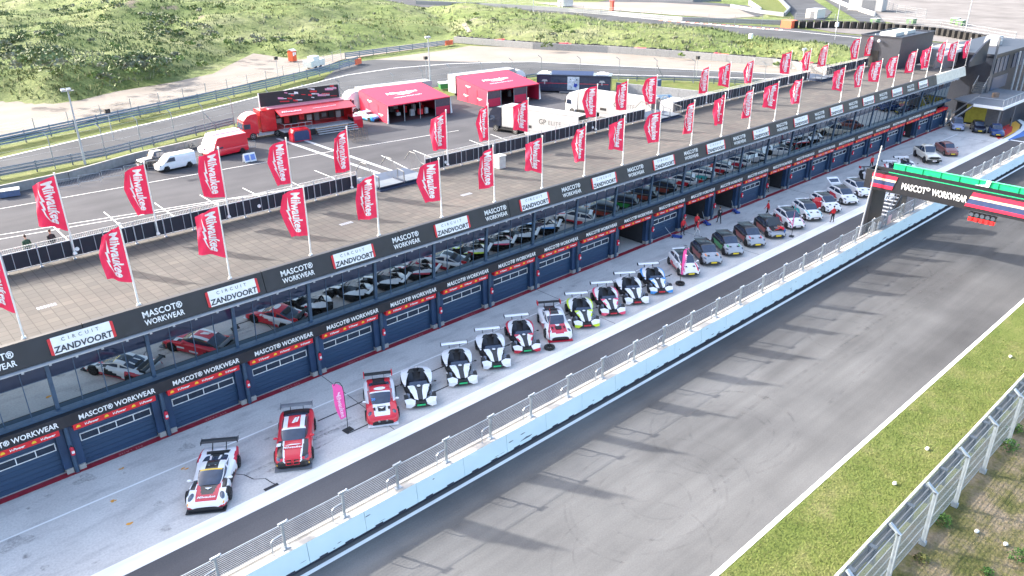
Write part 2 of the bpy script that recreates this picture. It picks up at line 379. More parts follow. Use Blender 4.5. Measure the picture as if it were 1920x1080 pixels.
# paddock
pad = [(-40, 53.3), (134, 53.3)]+[tuple(at(*q)[:2]) for q in ((1500, 200), (1340, 192), (1160, 170), (1015, 163), (845, 180), (640, 215), (445, 245), (420, 262), (345, 280), (255, 302), (130, 338), (0, 365))]+[(-40, 96)]
sheet('paddock_ground', pad, .0, padm)
def pl(name, a, b_, wd=.12, z=.004): return line_px(name, (a, b_), wd, z, OFFW)
for i, (a, b_) in enumerate([((0, 454), (585, 362)), ((0, 454), (0, 454))][:1]): pass
for a, b_ in (((0, 441), (700, 330)), ((0, 449), (560, 353)), ((700, 330), (1100, 262)), ((0, 392), (465, 310)), ((465, 310), (860, 245)), ((95, 420), (140, 463)), ((195, 398), (245, 440)), ((290, 381), (346, 420)), ((375, 366), (435, 402)), ((455, 353), (520, 385)), ((527, 332), (600, 368)), ((590, 320), (668, 352)), ((715, 292), (800, 335)), ((775, 282), (850, 312)), ((880, 263), (950, 290)), ((920, 252), (990, 278)), ((1080, 222), (1160, 250)), ((1240, 192), (1400, 192)), ((600, 195), (640, 230))):
    pl('paddock_line', a, b_)
for a, b_ in (((520, 260), (735, 334)), ((550, 256), (755, 328))): line_px('paddock_wide_line', (a, b_), .55, .006, LGREY)

# old track behind the paddock, its verges and the run-off
near = [(-120, 352), (0, 330), (200, 292), (330, 258), (440, 232), (560, 210), (640, 196), (740, 176), (845, 158), (940, 146), (1020, 139), (1280, 145), (1500, 152), (1640, 158), (1760, 168)]
far_ = [(-120, 316), (0, 297), (213, 247), (330, 220), (450, 190), (560, 163), (650, 141), (740, 128), (840, 120), (930, 117), (1000, 116), (1280, 130), (1500, 141), (1640, 150), (1760, 160)]
sheet('back_track', P2(*near)+P2(*far_[::-1]), -.004, farm)
line_px('back_track_line', far_, .35, .004, WHITE)
line_px('back_track_inner_line', [(1020, 138), (1280, 143), (1500, 150), (1640, 157)], .35, .004, OFFW)
sheet('inner_grass', P2((-120, 352), (0, 330), (200, 292), (330, 258), (440, 232), (560, 210), (845, 158), (1020, 139), (1280, 145), (1500, 152), (1640, 158), (1640, 185), (1500, 200), (1340, 192), (1160, 170), (1015, 163), (845, 180), (640, 215), (445, 245), (345, 280), (255, 302), (130, 338), (0, 365), (-120, 390)), -.03, grassm)
sheet('outer_grass', P2((-120, 316), (0, 297), (213, 247), (450, 190), (560, 163), (640, 135), (678, 119), (500, 165), (300, 208), (0, 276), (-120, 300)), -.03, grassm)
sheet('run_off', P2((600, 156), (650, 141), (740, 128), (840, 120), (930, 117), (770, 113), (700, 112), (645, 118), (610, 145)), -.01, farm)
sheet('gravel_trap', P2((700, 112), (760, 113), (930, 117), (1000, 116), (1280, 130), (1500, 141), (1620, 149), (1600, 143), (1560, 137), (1450, 122), (1280, 107), (1000, 90), (880, 86), (850, 92)), .0, gravm)
for (a, b_) in (((845, 80), (1000, 92)),): pass
sheet('upper_track', P2((780, 12), (1000, 27), (1280, 58), (1500, 86), (1640, 108), (1760, 130), (1920, 160), (1990, 130), (1880, 90), (1740, 78), (1560, 62), (1480, 52), (1280, 40), (1000, 12), (820, 2), (700, -4), (700, 2)), -.02, farm)
line_px('upper_track_line', [(1000, 14), (1280, 42), (1420, 54), (1480, 58), (1600, 70), (1760, 92)], .5, .0, WHITE)
KR = mat('kerb_orange', (.65, .2, .12), .6)
b = MB()
for i in range(28):
    t = i/27; x = 1235+225*t; p = at(x, 38.5+18*t); q = at(x+5.5, 38.5+18*t+.45)
    b.slab([(p.x, p.y, .06), (q.x, q.y, .06), (q.x+2.2, q.y+.8, .06), (p.x+2.2, p.y+.8, .06)], .06, i % 2)
tag(b.build('upper_track_kerb', [KR, WHITE]), kind='structure')
sheet('apron', P2((1460, 40), (1560, 60), (1760, 78), (1880, 92), (1990, 120), (2150, 120), (2150, -30), (1560, -30), (1480, -30), (1560, 0), (1640, 35), (1680, 45)), -.01, asphalt('apron_tarmac', (.16, .152, .15), (.2, .192, .19), .15, (.05, .02, 1)))
sheet('far_gravel', P2((1000, 5), (1190, 3), (1270, 5), (1400, 15), (1430, 30), (1360, 35), (1180, 22), (1080, 15)), .0, gravm)
sheet('far_track_a', P2((1180, -4), (1280, 1), (1400, 10), (1440, 24), (1420, 32), (1370, 12), (1240, 5), (1120, 3)), .004, farm)
sheet('far_track_b', P2((1455, -10), (1510, -10), (1560, 22), (1545, 38), (1490, 38)), .0, farm)
sheet('far_track_c', P2((1530, -10), (1580, -10), (1640, 20), (1660, 42), (1610, 40)), .0, farm)
sheet('far_grass', P2((1400, -10), (1455, -10), (1490, 34), (1440, 30), (1428, 12)), .0, grassm)
sheet('sand_path', P2((-120, 220), (0, 186), (100, 195), (150, 188), (215, 172), (320, 155), (400, 138), (430, 122), (475, 100), (560, 112), (640, 100), (760, 84), (850, 74), (850, 82), (750, 96), (640, 112), (600, 128), (500, 148), (300, 196), (130, 236), (0, 262), (-120, 290)), -.02, sandm)

# ---------------------------------------------------------------- dunes
FOOT = [tuple(at(*q)[:2]) for q in ((-200, 240), (0, 186), (90, 193), (150, 186), (215, 170), (320, 150), (430, 104), (475, 94), (560, 108), (640, 96), (780, 72), (845, 62))]
RIDGE = P2((850, 62), (850, 76), (1000, 88), (1280, 105), (1450, 120), (1560, 134), (1640, 146), (1760, 150), (1720, 132), (1640, 110), (1500, 88), (1280, 60), (1000, 29), (800, 14))
RIDGE = [tuple(p[:2]) for p in RIDGE]
LEFT = FOOT+[tuple(at(*q)[:2]) for q in ((850, 55), (800, 16), (700, -2), (600, -30), (-200, -60))]
def inpoly(x, y, P):
    r = False; j = len(P)-1
    for i in range(len(P)):
        xi, yi = P[i]; xj, yj = P[j]
        if (yi > y) != (yj > y) and x < (xj-xi)*(y-yi)/(yj-yi)+xi: r = not r
        j = i
    return r
def pdist(x, y, P):
    d = 1e9
    for i in range(len(P)):
        x1, y1 = P[i]; x2, y2 = P[(i+1) % len(P)]; dx, dy = x2-x1, y2-y1
        t = max(0, min(1, ((x-x1)*dx+(y-y1)*dy)/(dx*dx+dy*dy+1e-9))); d = min(d, hypot(x-x1-t*dx, y-y1-t*dy))
    return d
def nz(x, y, s): return noise.noise(Vector((x*s, y*s, 3.7)))
def dune_h(x, y):
    if inpoly(x, y, LEFT):
        d = pdist(x, y, LEFT); e = 1-math.exp(-d/14)
        h = e*(4.2+4.6*nz(x, y, .017)+3.6*nz(x, y, .04)+1.4*nz(x, y, .11))+min(d, 90)*.055
        h += .25*nz(x, y, .5)*e
        return max(.0, h)
    if inpoly(x, y, RIDGE):
        d = pdist(x, y, RIDGE); e = 1-math.exp(-d/6)
        return max(.0, e*(3.6+1.3*nz(x, y, .05)+.7*nz(x, y, .15)+.3*nz(x, y, .5)))
    return -.12
g = NB('dune_cover', .95, .15)
c = g.ramp(g.noise(.035, 8, rough=.62), [(.30, (.075, .11, .04)), (.43, (.11, .15, .05)), (.55, (.15, .18, .075)), (.68, (.2, .21, .12))])
c2 = g.ramp(g.noise(.35, 7, rough=.7, dist=.6), [(.3, (.5, .54, .5)), (.5, (.95, .97, .92)), (.7, (1.25, 1.23, 1.18))])
c = g.mix(1., c, c2, 'MULTIPLY')
sand = g.ramp(g.noise(.06, 7, rough=.6, dist=.4), [(.66, 0.), (.72, 1.)])
c = g.mix(sand, c, (.15, .13, .10))
dunem = g.out(c, g.noise(.9, 7, rough=.7), 1.0, .6)
b = MB(); st = 3.0; X0, X1, Y0, Y1 = -150, 480, 60, 620; nx = int((X1-X0)/st); ny = int((Y1-Y0)/st)
vs = []
for j in range(ny+1):
    for i in range(nx+1):
        x, y = X0+i*st, Y0+j*st; vs.append((x, y, dune_h(x, y)))
fs = []
for j in range(ny):
    for i in range(nx):
        a = j*(nx+1)+i; fs.append((a, a+1, a+nx+2, a+nx+1))
b.add(vs, fs); o = b.build('dunes', dunem, smooth=False, fix=False)
for p in o.data.polygons: p.use_smooth = True
tag(o, kind='structure')
sheet('far_ground', [(-1500, 600), (-1500, -60), (-150, -60), (-150, 600)], -.5, drym)
sheet('horizon_ground', [(-2000, -2000), (2500, -2000), (2500, 2500), (-2000, 2500)], -.6, drym)

# sandy trails trodden over the dunes
def trail(px, wd):
    b = MB(); L = []
    out = []
    for (x0, y0), (x1, y1) in zip(px, px[1:]):
        n = max(2, int(hypot(x1-x0, y1-y0)/6))
        for i in range(n): out.append((x0+(x1-x0)*i/n, y0+(y1-y0)*i/n))
    out.append(px[-1]); P = []
    for q in out:
        p = at(*q)
        for _ in range(4): p = at(q[0], q[1], max(0, dune_h(p.x, p.y)))
        P.append(p)
    for i, p in enumerate(P):
        d = (P[min(i+1, len(P)-1)]-P[max(i-1, 0)]); d.z = 0; d = d.normalized(); nn = Vector((-d.y, d.x, 0)); k = wd*(.8+.5*abs(nz(p.x, p.y, .2)))/2
        a, c = p+nn*k, p-nn*k; L.append((a.x, a.y, max(dune_h(a.x, a.y), p.z-.3)+.08)); L.append((c.x, c.y, max(dune_h(c.x, c.y), p.z-.3)+.08))
    b.add(L, [(2*i, 2*i+1, 2*i+3, 2*i+2) for i in range(len(P)-1)]); o = b.build('sand_trail', sandm, smooth=True); return tag(o, kind='structure')
trail([(880, 60), (870, 46), (890, 36), (905, 30)], 1.4)

# scrub, marram and bushes on the dunes
def leafclump(b, p, r, n, rnd, mi=0, h=.8, ls=.3):
    for _ in range(n):
        a = rnd.uniform(0, 2*pi); u = rnd.random()**.5; zz = rnd.random()
        rad = r*u*sqrt(max(0, 1-zz*zz*.8)); c = Vector((p[0]+rad*cos(a), p[1]+rad*sin(a), p[2]+zz*r*h))
        s = ls*rnd.uniform(.5, 1.2); t = Vector((rnd.uniform(-1, 1), rnd.uniform(-1, 1), rnd.uniform(-.6, .6))).normalized(); u2 = t.orthogonal().normalized()
        q = Matrix.Rotation(rnd.uniform(0, 6), 3, t) @ u2
        b.face(c-t*s, c+q*s*.8, c+t*s, c-q*s*.8, mi=mi)
LF = [mat('scrub_dark', (.095, .13, .055), .8, var=.4, scale=.3), mat('scrub_mid', (.10, .145, .045), .8, var=.35, scale=.3), mat('scrub_grey', (.15, .165, .115), .85, var=.3, scale=.3), mat('scrub_bright', (.13, .19, .05), .8, var=.3, scale=.3)]
rnd = random.Random(11); b = MB(); cnt = 0
dark = [((55, 85), 55, 30), ((60, 75), 70, 28), ((70, 100), 50, 20), ((265, 112), 60, 9), ((150, 25), 60, 15), ((330, 60), 60, 12), ((300, 35), 30, 14), ((260, 122), 80, 12), ((520, 78), 90, 8), ((25, 55), 40, 22)]
while cnt < 360:
    if rnd.random() < .55:
        (cx, cy), sx, sy = rnd.choice(dark[:4]+dark); px = cx+rnd.gauss(0, sx*.6); py = cy+rnd.gauss(0, sy*.6); kind = rnd.choice((0, 0, 1, 2, 2) if px < 150 else (0, 1, 2, 1, 2))
    else: px = rnd.uniform(-60, 1650); py = rnd.uniform(-5, 185); kind = rnd.choice((1, 2, 3, 3, 1))
    p = at(px, py); 
    for _ in range(3): h = dune_h(p.x, p.y); p = at(px, py, max(0, h))
    if h <= .15: continue
    r = rnd.uniform(.7, 2.2)*(1.25 if kind == 0 else .8)
    leafclump(b, (p.x, p.y, h-.2), r, int(34*r), rnd, kind, .62, .34); cnt += 1
tag(b.build('dune_scrub', LF, fix=False), kind='stuff')
b = MB(); GR = [mat('marram_pale', (.17, .185, .115), .85, var=.25, scale=.2), mat('marram_green', (.10, .135, .05), .85, var=.3, scale=.2), mat('marram_yellow', (.15, .165, .06), .85, var=.25, scale=.2)]
cnt = 0
while cnt < 9000:
    px = rnd.uniform(-60, 1720); py = rnd.uniform(-8, 188); p = at(px, py, 3.)
    h = dune_h(p.x, p.y)
    if h <= .1: cnt += .3; continue
    mi = 1 if nz(p.x, p.y, .03) > .1 else (0 if nz(p.x+99, p.y, .04) > -.1 else 2); cnt += 1
    for k in range(5):
        a = rnd.uniform(0, 6.3); L = rnd.uniform(.4, 1.0); x = p.x+rnd.uniform(-.8, .8); y = p.y+rnd.uniform(-.8, .8)
        b.face((x-.16*sin(a), y+.16*cos(a), h-.2), (x+.16*sin(a), y-.16*cos(a), h-.2), (x+L*.5*cos(a), y+L*.5*sin(a), h+L*.75), mi=mi)
tag(b.build('marram_grass', GR, fix=False), kind='stuff')
# grass of the near verge
b = MB(); G2 = [mat('blade_green', (.085, .13, .026), .8, var=.3, scale=.5), mat('blade_yellow', (.13, .145, .045), .8, var=.3, scale=.5), mat('blade_dry', (.21, .18, .09), .85, var=.3, scale=.5)]
for _ in range(26000):
    x = rnd.uniform(20, 110)**1.0 if rnd.random() < .3 else rnd.uniform(22, 60); y = rnd.uniform(-2, 13.5) if rnd.random() < .35 else rnd.uniform(9, 13.5)
    t = nz(x, y, .35)+nz(x, y, 1.3)*.5
    if y < 8.8 and t < -.05: continue
    mi = (0 if t > -.05 else 1) if y > 9 else (1 if t > .15 else 2); L = rnd.uniform(.04, .09); a = rnd.uniform(0, 6.3)
    b.face((x-.022*sin(a), y+.022*cos(a), -.02), (x+.022*sin(a), y-.022*cos(a), -.02), (x+L*.6*cos(a), y+L*.6*sin(a), L), mi=mi)
tag(b.build('verge_grass_blades', G2, fix=False), kind='stuff')
# ================================================================ pit building
def glassmat(name, tint, metal=1.0):
    m = mat(name, tint, .015, metal, var=.1, scale=.4); return m
WIN = glassmat('tinted_facade_glass', (.36, .40, .40)); WIN2 = glassmat('dark_upper_glass', (.02, .03, .06), .3)  # panes above the transom are much darker than those below
SP = 5.067; C0 = 5.736
XA, XB = C0-4*SP, 128.5
B = empty('pit_building', (54, 47, 0), 0, 'long pit building with navy garage doors, tinted upper windows and tiled roof terrace', 'building')
def bpart(mb, name, mats, parent=B, smooth=False):
    o = mb.build(name, mats, parent, smooth); o.matrix_parent_inverse = Matrix.Translation(-Vector(B.location)) if parent == B else Matrix(); return o
# tiles
g = NB('terrace_tiles', .85, .25)
bk = g.n.nodes.new('ShaderNodeTexBrick'); g.n.links.new(g.map((1, 1, 1), 0), bk.inputs[0])
bk.inputs['Scale'].default_value = 1.0; bk.inputs['Mortar Size'].default_value = .02; bk.inputs['Brick Width'].default_value = .6; bk.inputs['Row Height'].default_value = .6
bk.offset = 0; bk.inputs['Color1'].default_value = (.106, .101, .096, 1); bk.inputs['Color2'].default_value = (.088, .085, .082, 1); bk.inputs['Mortar'].default_value = (.048, .047, .046, 1); bk.inputs['Bias'].default_value = .1
bk2 = g.n.nodes.new('ShaderNodeTexBrick'); g.n.links.new(g.map((1, 1, 1), 0), bk2.inputs[0]); bk2.inputs['Scale'].default_value = 1.; bk2.offset = 0
bk2.inputs['Mortar Size'].default_value = 0; bk2.inputs['Brick Width'].default_value = 1.2; bk2.inputs['Row Height'].default_value = .6; bk2.inputs['Color1'].default_value = (.92, .92, .92, 1); bk2.inputs['Color2'].default_value = (1.28, 1.24, 1.17, 1); bk2.inputs['Bias'].default_value = -.55
c = g.mix(1., bk.outputs[0], bk2.outputs[0], 'MULTIPLY')
c = g.mix(1., c, g.ramp(g.noise(.22, 5), [(.3, (.78, .77, .78)), (.7, (1.15, 1.13, 1.1))]), 'MULTIPLY')
tilem = g.out(c, bk.outputs[1], .2, .01)
b = MB(); b.bb(XA, XB, 42.62, 53.2, 7.05, 8.35); bpart(b, 'roof_terrace', tilem)
b = MB(); b.bb(XA, XB, 52.6, 53.15, 0, 7.05); b.bb(XA, XA+.4, 43, 52.6, 0, 7.05); b.bb(XB-.4, XB, 43, 52.6, 0, 7.05); b.bb(XA, XB, 43.2, 52.6, 3.0, 3.9); b.bb(XA+.4, XB-.4, 47.5, 47.7, 0, 3.0)
bpart(b, 'wall', mat('end_wall', (.04, .05, .07), .5))
b = MB(); b.bb(XA, XB, 42.3, 43.2, 3.75, 3.95); b.bb(XA, XB, 42.36, 43.0, 6.98, 7.12); bpart(b, 'frame', NAVY2)
b = MB(); b.bb(XA, XB, 41.78, 42.36, 7.0, 7.07); 
x = XA
while x < XB: b.bb(x, x+.12, 41.74, 41.80, 6.93, 7.1); x += 1.27
bpart(b, 'eaves_ledge', LGREY)
# parapet in sheets, a joint every two bays
par = MB()
xe = 120.6
x = C0-4*SP+2.1
xs = [XA]
while x < xe: xs.append(x); x += 2*SP
xs.append(xe)
for x0, x1 in zip(xs, xs[1:]): par.add([(x0+.02, 41.98, 7.12), (x1-.02, 41.98, 7.12), (x1-.02, 42.34, 8.42), (x0+.02, 42.34, 8.42), (x0+.02, 42.62, 7.12), (x1-.02, 42.62, 7.12), (x1-.02, 42.62, 8.42), (x0+.02, 42.62, 8.42)], [(0, 1, 2, 3), (4, 7, 6, 5), (0, 3, 7, 4), (1, 5, 6, 2), (3, 2, 6, 7), (0, 4, 5, 1)])
bpart(par, 'parapet', BANNER)
b = MB(); b.add([(xe, 41.98, 7.12), (XB+3, 41.98, 7.12), (XB+3, 42.34, 8.42), (xe, 42.34, 8.42), (xe, 42.6, 7.12), (XB+3, 42.6, 7.12), (XB+3, 42.6, 8.42), (xe, 42.6, 8.42)], [(0, 1, 2, 3), (4, 7, 6, 5), (0, 3, 7, 4), (1, 5, 6, 2), (3, 2, 6, 7), (0, 4, 5, 1)])
bpart(b, 'bare_parapet', mat('cream_panel', (.6, .57, .5), .6))
# lower band
b = MB(); b.bb(XA, XB-6, 41.95, 42.5, 3.05, 3.74); bpart(b, 'sign_band', BANNER)
PU = (0, .36, 1.3)
def btext(s, x, z, size, m=WHITE, y=None, **k):
    o = put_text(s, size, frame((x-54, (41.93 if y is None else y)-47, z), (1, 0, 0), (0, 0, 1)), m, B, **k); return o
def parapet_y(z): return 41.98+(z-7.12)/1.3*.36-.02
def ptext(s, x, z, size, m, **k):
    return put_text(s, size, frame((x-54, parapet_y(z)-47-.015, z), (1, 0, 0), PU), m, B, **k)
ZIN = mat('sign_ink', (.03, .035, .05), .6); REDS = mat('sign_red', (.6, .02, .03), .5)
k = 0; x = 12.0
xm = [12.0+SP*1.63*0]
# alternating signs: circuit sign every ~8.3 m, workwear lettering between
px = 7.66
while px < 119:
    s = MB(); zc = 7.78
    s.slab([(px-1.45, parapet_y(7.3)-.03, 7.3), (px+1.45, parapet_y(7.3)-.03, 7.3), (px+1.45, parapet_y(8.2)-.03, 8.2), (px-1.45, parapet_y(8.2)-.03, 8.2)], .03, 0)
    for q in (-1, 1): s.slab([(px+q*1.45, parapet_y(7.3)-.035, 7.3), (px+q*1.6, parapet_y(7.3)-.035, 7.34), (px+q*1.6, parapet_y(8.2)-.035, 8.16), (px+q*1.45, parapet_y(8.2)-.035, 8.2)], .03, 1)
    sg = bpart(s, 'circuit_sign', [WHITE, REDS])
    T = put_text('ZANDVOORT', .46, frame((px-54, parapet_y(7.55)-47-.05, 7.55), (1, 0, 0), PU), ZIN, sg, bold=.03, cx=.98, shear=.12); T.matrix_parent_inverse = sg.matrix_parent_inverse.inverted() if False else Matrix()
    T.matrix_local = frame((px, parapet_y(7.55)-.05, 7.55), (1, 0, 0), PU)
    T = put_text('CIRCUIT', .27, frame((0, 0, 0), (1, 0, 0), PU), ZIN, sg, spacing=2.0); T.matrix_local = frame((px-.05, parapet_y(8.0)-.05, 8.0), (1, 0, 0), PU)
    xm_ = px+4.25
    if xm_ < 118:
        ptext('MASCOT\u00ae', xm_, 7.98, .50, WHITE, bold=.016, fit=2.2)
        ptext('WORKWEAR', xm_, 7.52, .44, WHITE, bold=.016, fit=2.2)
    px += 8.32
ptext('WORKWEAR', 3.4, 7.52, .44, WHITE, bold=.016, fit=2.2); ptext('MASCOT\u00ae', 3.4, 7.98, .50, WHITE, bold=.016, fit=2.2)
# bays
DOOR = mat('door_slats', (.022, .055, .115), .45, var=.12, scale=9, stretch=(.02, 1, 1.6), bump=.3)
DPANE = mat('door_pane', (.02, .03, .05), .08, var=.2)
WFR = mat('white_frame', (.6, .63, .66), .5)
FOOTB = mat('concrete_foot', (.33, .33, .32), .9)
SHELLY = mat('logo_yellow', (.8, .5, .03), .5)
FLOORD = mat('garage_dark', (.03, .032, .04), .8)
OPEN = {9: 1, 11: 1, 12: 1, 14: 1, 21: 1, 6.5: 0}
NB_ = 24
first = {}
for k in range(-4, NB_+1):
    x0 = C0+k*SP; xc = x0+SP/2
    # column between bays
    if k > -4 or True:
        b = MB(); b.cyl((x0, 42.2, .02), (x0, 42.2, 3.05), .12, n=10, mi=0); b.bb(x0-.55, x0-.14, 42.34, 42.75, .32, 3.05, 1); b.bb(x0+.14, x0+.55, 42.34, 42.75, .32, 3.05, 1); b.bb(x0-.14, x0+.14, 42.4, 42.75, .02, 3.05, 1)
        b.bb(x0-.5, x0-.14, 42.25, 42.7, .02, .32, 2); b.bb(x0+.14, x0+.5, 42.25, 42.7, .02, .32, 2)
        bpart(b, 'column', [NAVY2, NAVY, FOOTB], smooth=False)
    if k >= NB_: break
    # upper window bay
    b = MB(); jt = random.Random(k); TB, TT = 42.66+jt.uniform(-.012, .012), 42.42+jt.uniform(-.012, .012); ty = lambda z: TB+(TT-TB)*(z-3.95)/3.03
    b.slab([(x0+.1, ty(3.95), 3.95), (x0+SP-.1, ty(3.95), 3.95), (x0+SP-.1, ty(5.95), 5.95), (x0+.1, ty(5.95), 5.95)], .02, 0); b.slab([(x0+.1, ty(5.95), 5.95), (x0+SP-.1, ty(5.95), 5.95), (x0+SP-.1, ty(6.98), 6.98), (x0+.1, ty(6.98), 6.98)], .02, 1); win = bpart(b, 'window', [WIN, WIN2])
    f = MB()
    def bar(xa_, xb_, za_, zb_, o_=.05): f.add([(xa_, ty(za_)-o_, za_), (xb_, ty(za_)-o_, za_), (xb_, ty(zb_)-o_, zb_), (xa_, ty(zb_)-o_, zb_), (xa_, ty(za_)+.01, za_), (xb_, ty(za_)+.01, za_), (xb_, ty(zb_)+.01, zb_), (xa_, ty(zb_)+.01, zb_)], [(0, 1, 2, 3), (4, 7, 6, 5), (0, 3, 7, 4), (1, 5, 6, 2), (3, 2, 6, 7), (0, 4, 5, 1)])
    bar(x0-.1, x0+.1, 3.95, 6.98, .12)
    for i in (1, 2, 3): xx = x0+SP*i/4; bar(xx-.022, xx+.022, 3.95, 6.98, .05)
    bar(x0+.14, x0+SP-.14, 5.93, 5.97, .04)
    fo = f.build('window_frame', NAVY2, win)
    # door or open bay
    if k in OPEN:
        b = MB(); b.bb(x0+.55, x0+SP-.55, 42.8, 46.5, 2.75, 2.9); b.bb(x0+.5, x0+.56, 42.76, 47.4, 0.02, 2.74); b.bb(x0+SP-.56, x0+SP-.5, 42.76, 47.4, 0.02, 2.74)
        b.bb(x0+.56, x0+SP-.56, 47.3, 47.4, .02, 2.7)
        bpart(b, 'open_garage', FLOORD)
    else:
        b = MB(); n = 9
        for i in range(n):
            z0 = .03+i*2.72/n; b.bb(x0+.55, x0+SP-.55, 42.62, 42.70, z0, z0+2.72/n-.015)
        b.bb(x0+.55, x0+SP-.55, 42.66, 42.72, .03, 2.75)
        d = bpart(b, 'garage_door', DOOR)
        wf = MB(); za, zb = 1.55, 2.03; xa_, xb_ = x0+.62, x0+SP-.62
        wf.bb(xa_, xb_, 42.57, 42.62, za, za+.05); wf.bb(xa_, xb_, 42.57, 42.62, zb-.05, zb)
        for i in range(5): xx = xa_+(xb_-xa_-.05)*i/4; wf.bb(xx, xx+.05, 42.57, 42.615, za+.05, zb-.05)
        wo = wf.build('door_window', WFR, d)
        pp = MB(); pp.bb(xa_+.05, xb_-.05, 42.585, 42.612, za+.05, zb-.05); pp.build('pane', DPANE, d)
    # red strip with yellow shells
    b = MB(); b.add([(x0+.35, 42.0, 2.68), (x0+SP-.35, 42.0, 2.68), (x0+SP-.35, 41.97, 3.04), (x0+.35, 41.97, 3.04), (x0+.35, 42.6, 2.68), (x0+SP-.35, 42.6, 2.68), (x0+SP-.35, 42.6, 3.04), (x0+.35, 42.6, 3.04)], [(0, 1, 2, 3), (4, 7, 6, 5), (0, 3, 7, 4), (1, 5, 6, 2), (3, 2, 6, 7), (0, 4, 5, 1)])
    for i in range(3):
        xx = x0+.6+i*1.45; yy = 41.99; n = 9
        pts = [(xx+.11*cos(pi*j/n), yy-.02, 2.80+.15*sin(pi*j/n)) for j in range(n+1)]
        b.slab(pts, .02, 1)
    ro = bpart(b, 'red_strip', [REDS, SHELLY])
    for i in range(3):
        if k > 16: break
        xx = x0+1.28+i*1.45
        T = put_text('V-Power', .2, Matrix(), WHITE, ro, bold=.03, shear=.3); T.matrix_local = frame((xx, 41.955, 2.87), (1, 0, 0), (0, 0, 1))
    if k < 23: 
        T = put_text('MASCOT\u00ae WORKWEAR', .44, frame((x0+2.75-54, 41.93-47, 3.39), (1, 0, 0), (0, 0, 1)), WHITE, B, bold=.02, fit=4.05)
# pit lane writing on the red line (faint)
PK = mat('faded_lettering', (.5, .2, .2), .8)
for k in range(0, 14, 1):
    if k in OPEN: continue
    T = put_text('PIT LANE', .26, frame((C0+SP*(k+.5)+.3, 42.2, .026), (-1, 0, 0), (0, -1, 0)), PK, None, name='pit_lane_lettering', spacing=1.3); tag(T, kind='structure')

# fire extinguishers, one per column
EXT = mat('extinguisher_red', (.6, .02, .05), .35, coat=.4); EXW = mat('extinguisher_label', (.7, .7, .72), .5)
ex0 = empty('fire_extinguisher', (0, 0, 0))
b = MB(); b.cyl((0, 0, 0), (0, 0, .42), .11, n=10); b.cyl((0, 0, .42), (0, 0, .5), .11, .04, n=10); b.build('cylinder', EXT, ex0, True)
b = MB(); b.cyl((0, 0, .5), (0, 0, .56), .03, n=6); b.box((0, -.05, .58), (.04, .16, .03)); b.tube([(0, -.05, .55), (.12, -.06, .45), (.13, -.06, .15)], .015, 5); b.build('hose', BLACK, ex0)
b = MB(); b.box((0, -.108, .2), (.14, .015, .16)); b.build('label_plate', EXW, ex0)
names = 'first second third fourth fifth sixth seventh eighth ninth tenth eleventh twelfth thirteenth fourteenth fifteenth sixteenth seventeenth eighteenth nineteenth twentieth twenty-first twenty-second twenty-third twenty-fourth twenty-fifth'.split()
for i, k in enumerate(range(0, 23)):
    o = ex0 if i == 0 else copy_tree(ex0); o.location = (C0+k*SP, 42.2-.24, 1.3)
    tag(o, 'red fire extinguisher hung on the %s garage column from the near end' % names[i], 'extinguisher', 'fire extinguishers on the garage columns')

# ---------------------------------------------------------------- roof terrace fence
PANEL = mat('fence_panel', (.012, .016, .03), .5); FST = mat('fence_steel', (.36, .39, .44), .5, .4)
def deck_fence(x0, x1, label, gaps=()):
    t = empty('terrace_fence', ((x0+x1)/2, 52.8, 8.35), 0, label, 'fence', 'fence runs along the back of the roof terrace')
    L = x1-x0; b = MB(); b.bb(-L/2, L/2, -.03, .03, .13, .17); b.bb(-L/2, L/2, -.03, .03, 1.22, 1.27); b.build('rail', FST, t)
    b = MB(); b.bb(-L/2, L/2, -.02, .02, 1.52, 1.56); b.tube([(-L/2, .0, 1.38), (L/2, .0, 1.38)], .008, 4)
    n = int(L/.11)
    for i in range(n): b.bb(-L/2+i*.11, -L/2+i*.11+.018, -.008, .008, 1.28, 1.5)
    b.build('top_grille', mat('pale_rail', (.5, .5, .48), .5), t)
    b = MB(); b.bb(-L/2, L/2, .0, .02, .18, 1.21); b.build('panel', PANEL, t)
    n = max(1, round(L/1.95)); p = MB()
    for i in range(n+1):
        q = MB(); x = -L/2+L*i/n; q.bb(x-.035, x+.035, -.09, -.035, -.0, 1.5); q.bb(x-.09, x+.09, -.16, -.02, 0, .05); q.ell((x, -.03, 1.45), (.05, .05, .05)); q.build('post', FST, t)
        if i < n:
            for s in (.28, .72): p = MB(); p.bb(x+L/n*s-.018, x+L/n*s+.018, -.06, -.032, .17, 1.22); p.build('baluster', FST, t)
    return t
runs = [(XA, 31.4, 'black panelled terrace fence run nearest the camera, left of the first steps'), (38.2, 67.9, 'black panelled terrace fence run between the first and second steps'), (73.0, 103.8, 'black panelled terrace fence run between the second and third steps'), (108.6, 121.5, 'black panelled terrace fence run between the third steps and the grey rooftop box')]
for a, b_, l in runs: deck_fence(a, b_, l)
disc_m = WHITE
for i, x in enumerate((23.0, 10.6, 40.4, 59.5)):
    b = MB(); b.cyl((x, 52.76, 8.95), (x, 52.70, 8.95), .13, n=14); tag(b.build('marker_disc', WHITE), 'small white round marker on the black terrace fence, %s one from the near end' % ('second', 'first', 'third', 'fourth')[i], 'marker', 'round markers on the terrace fence')
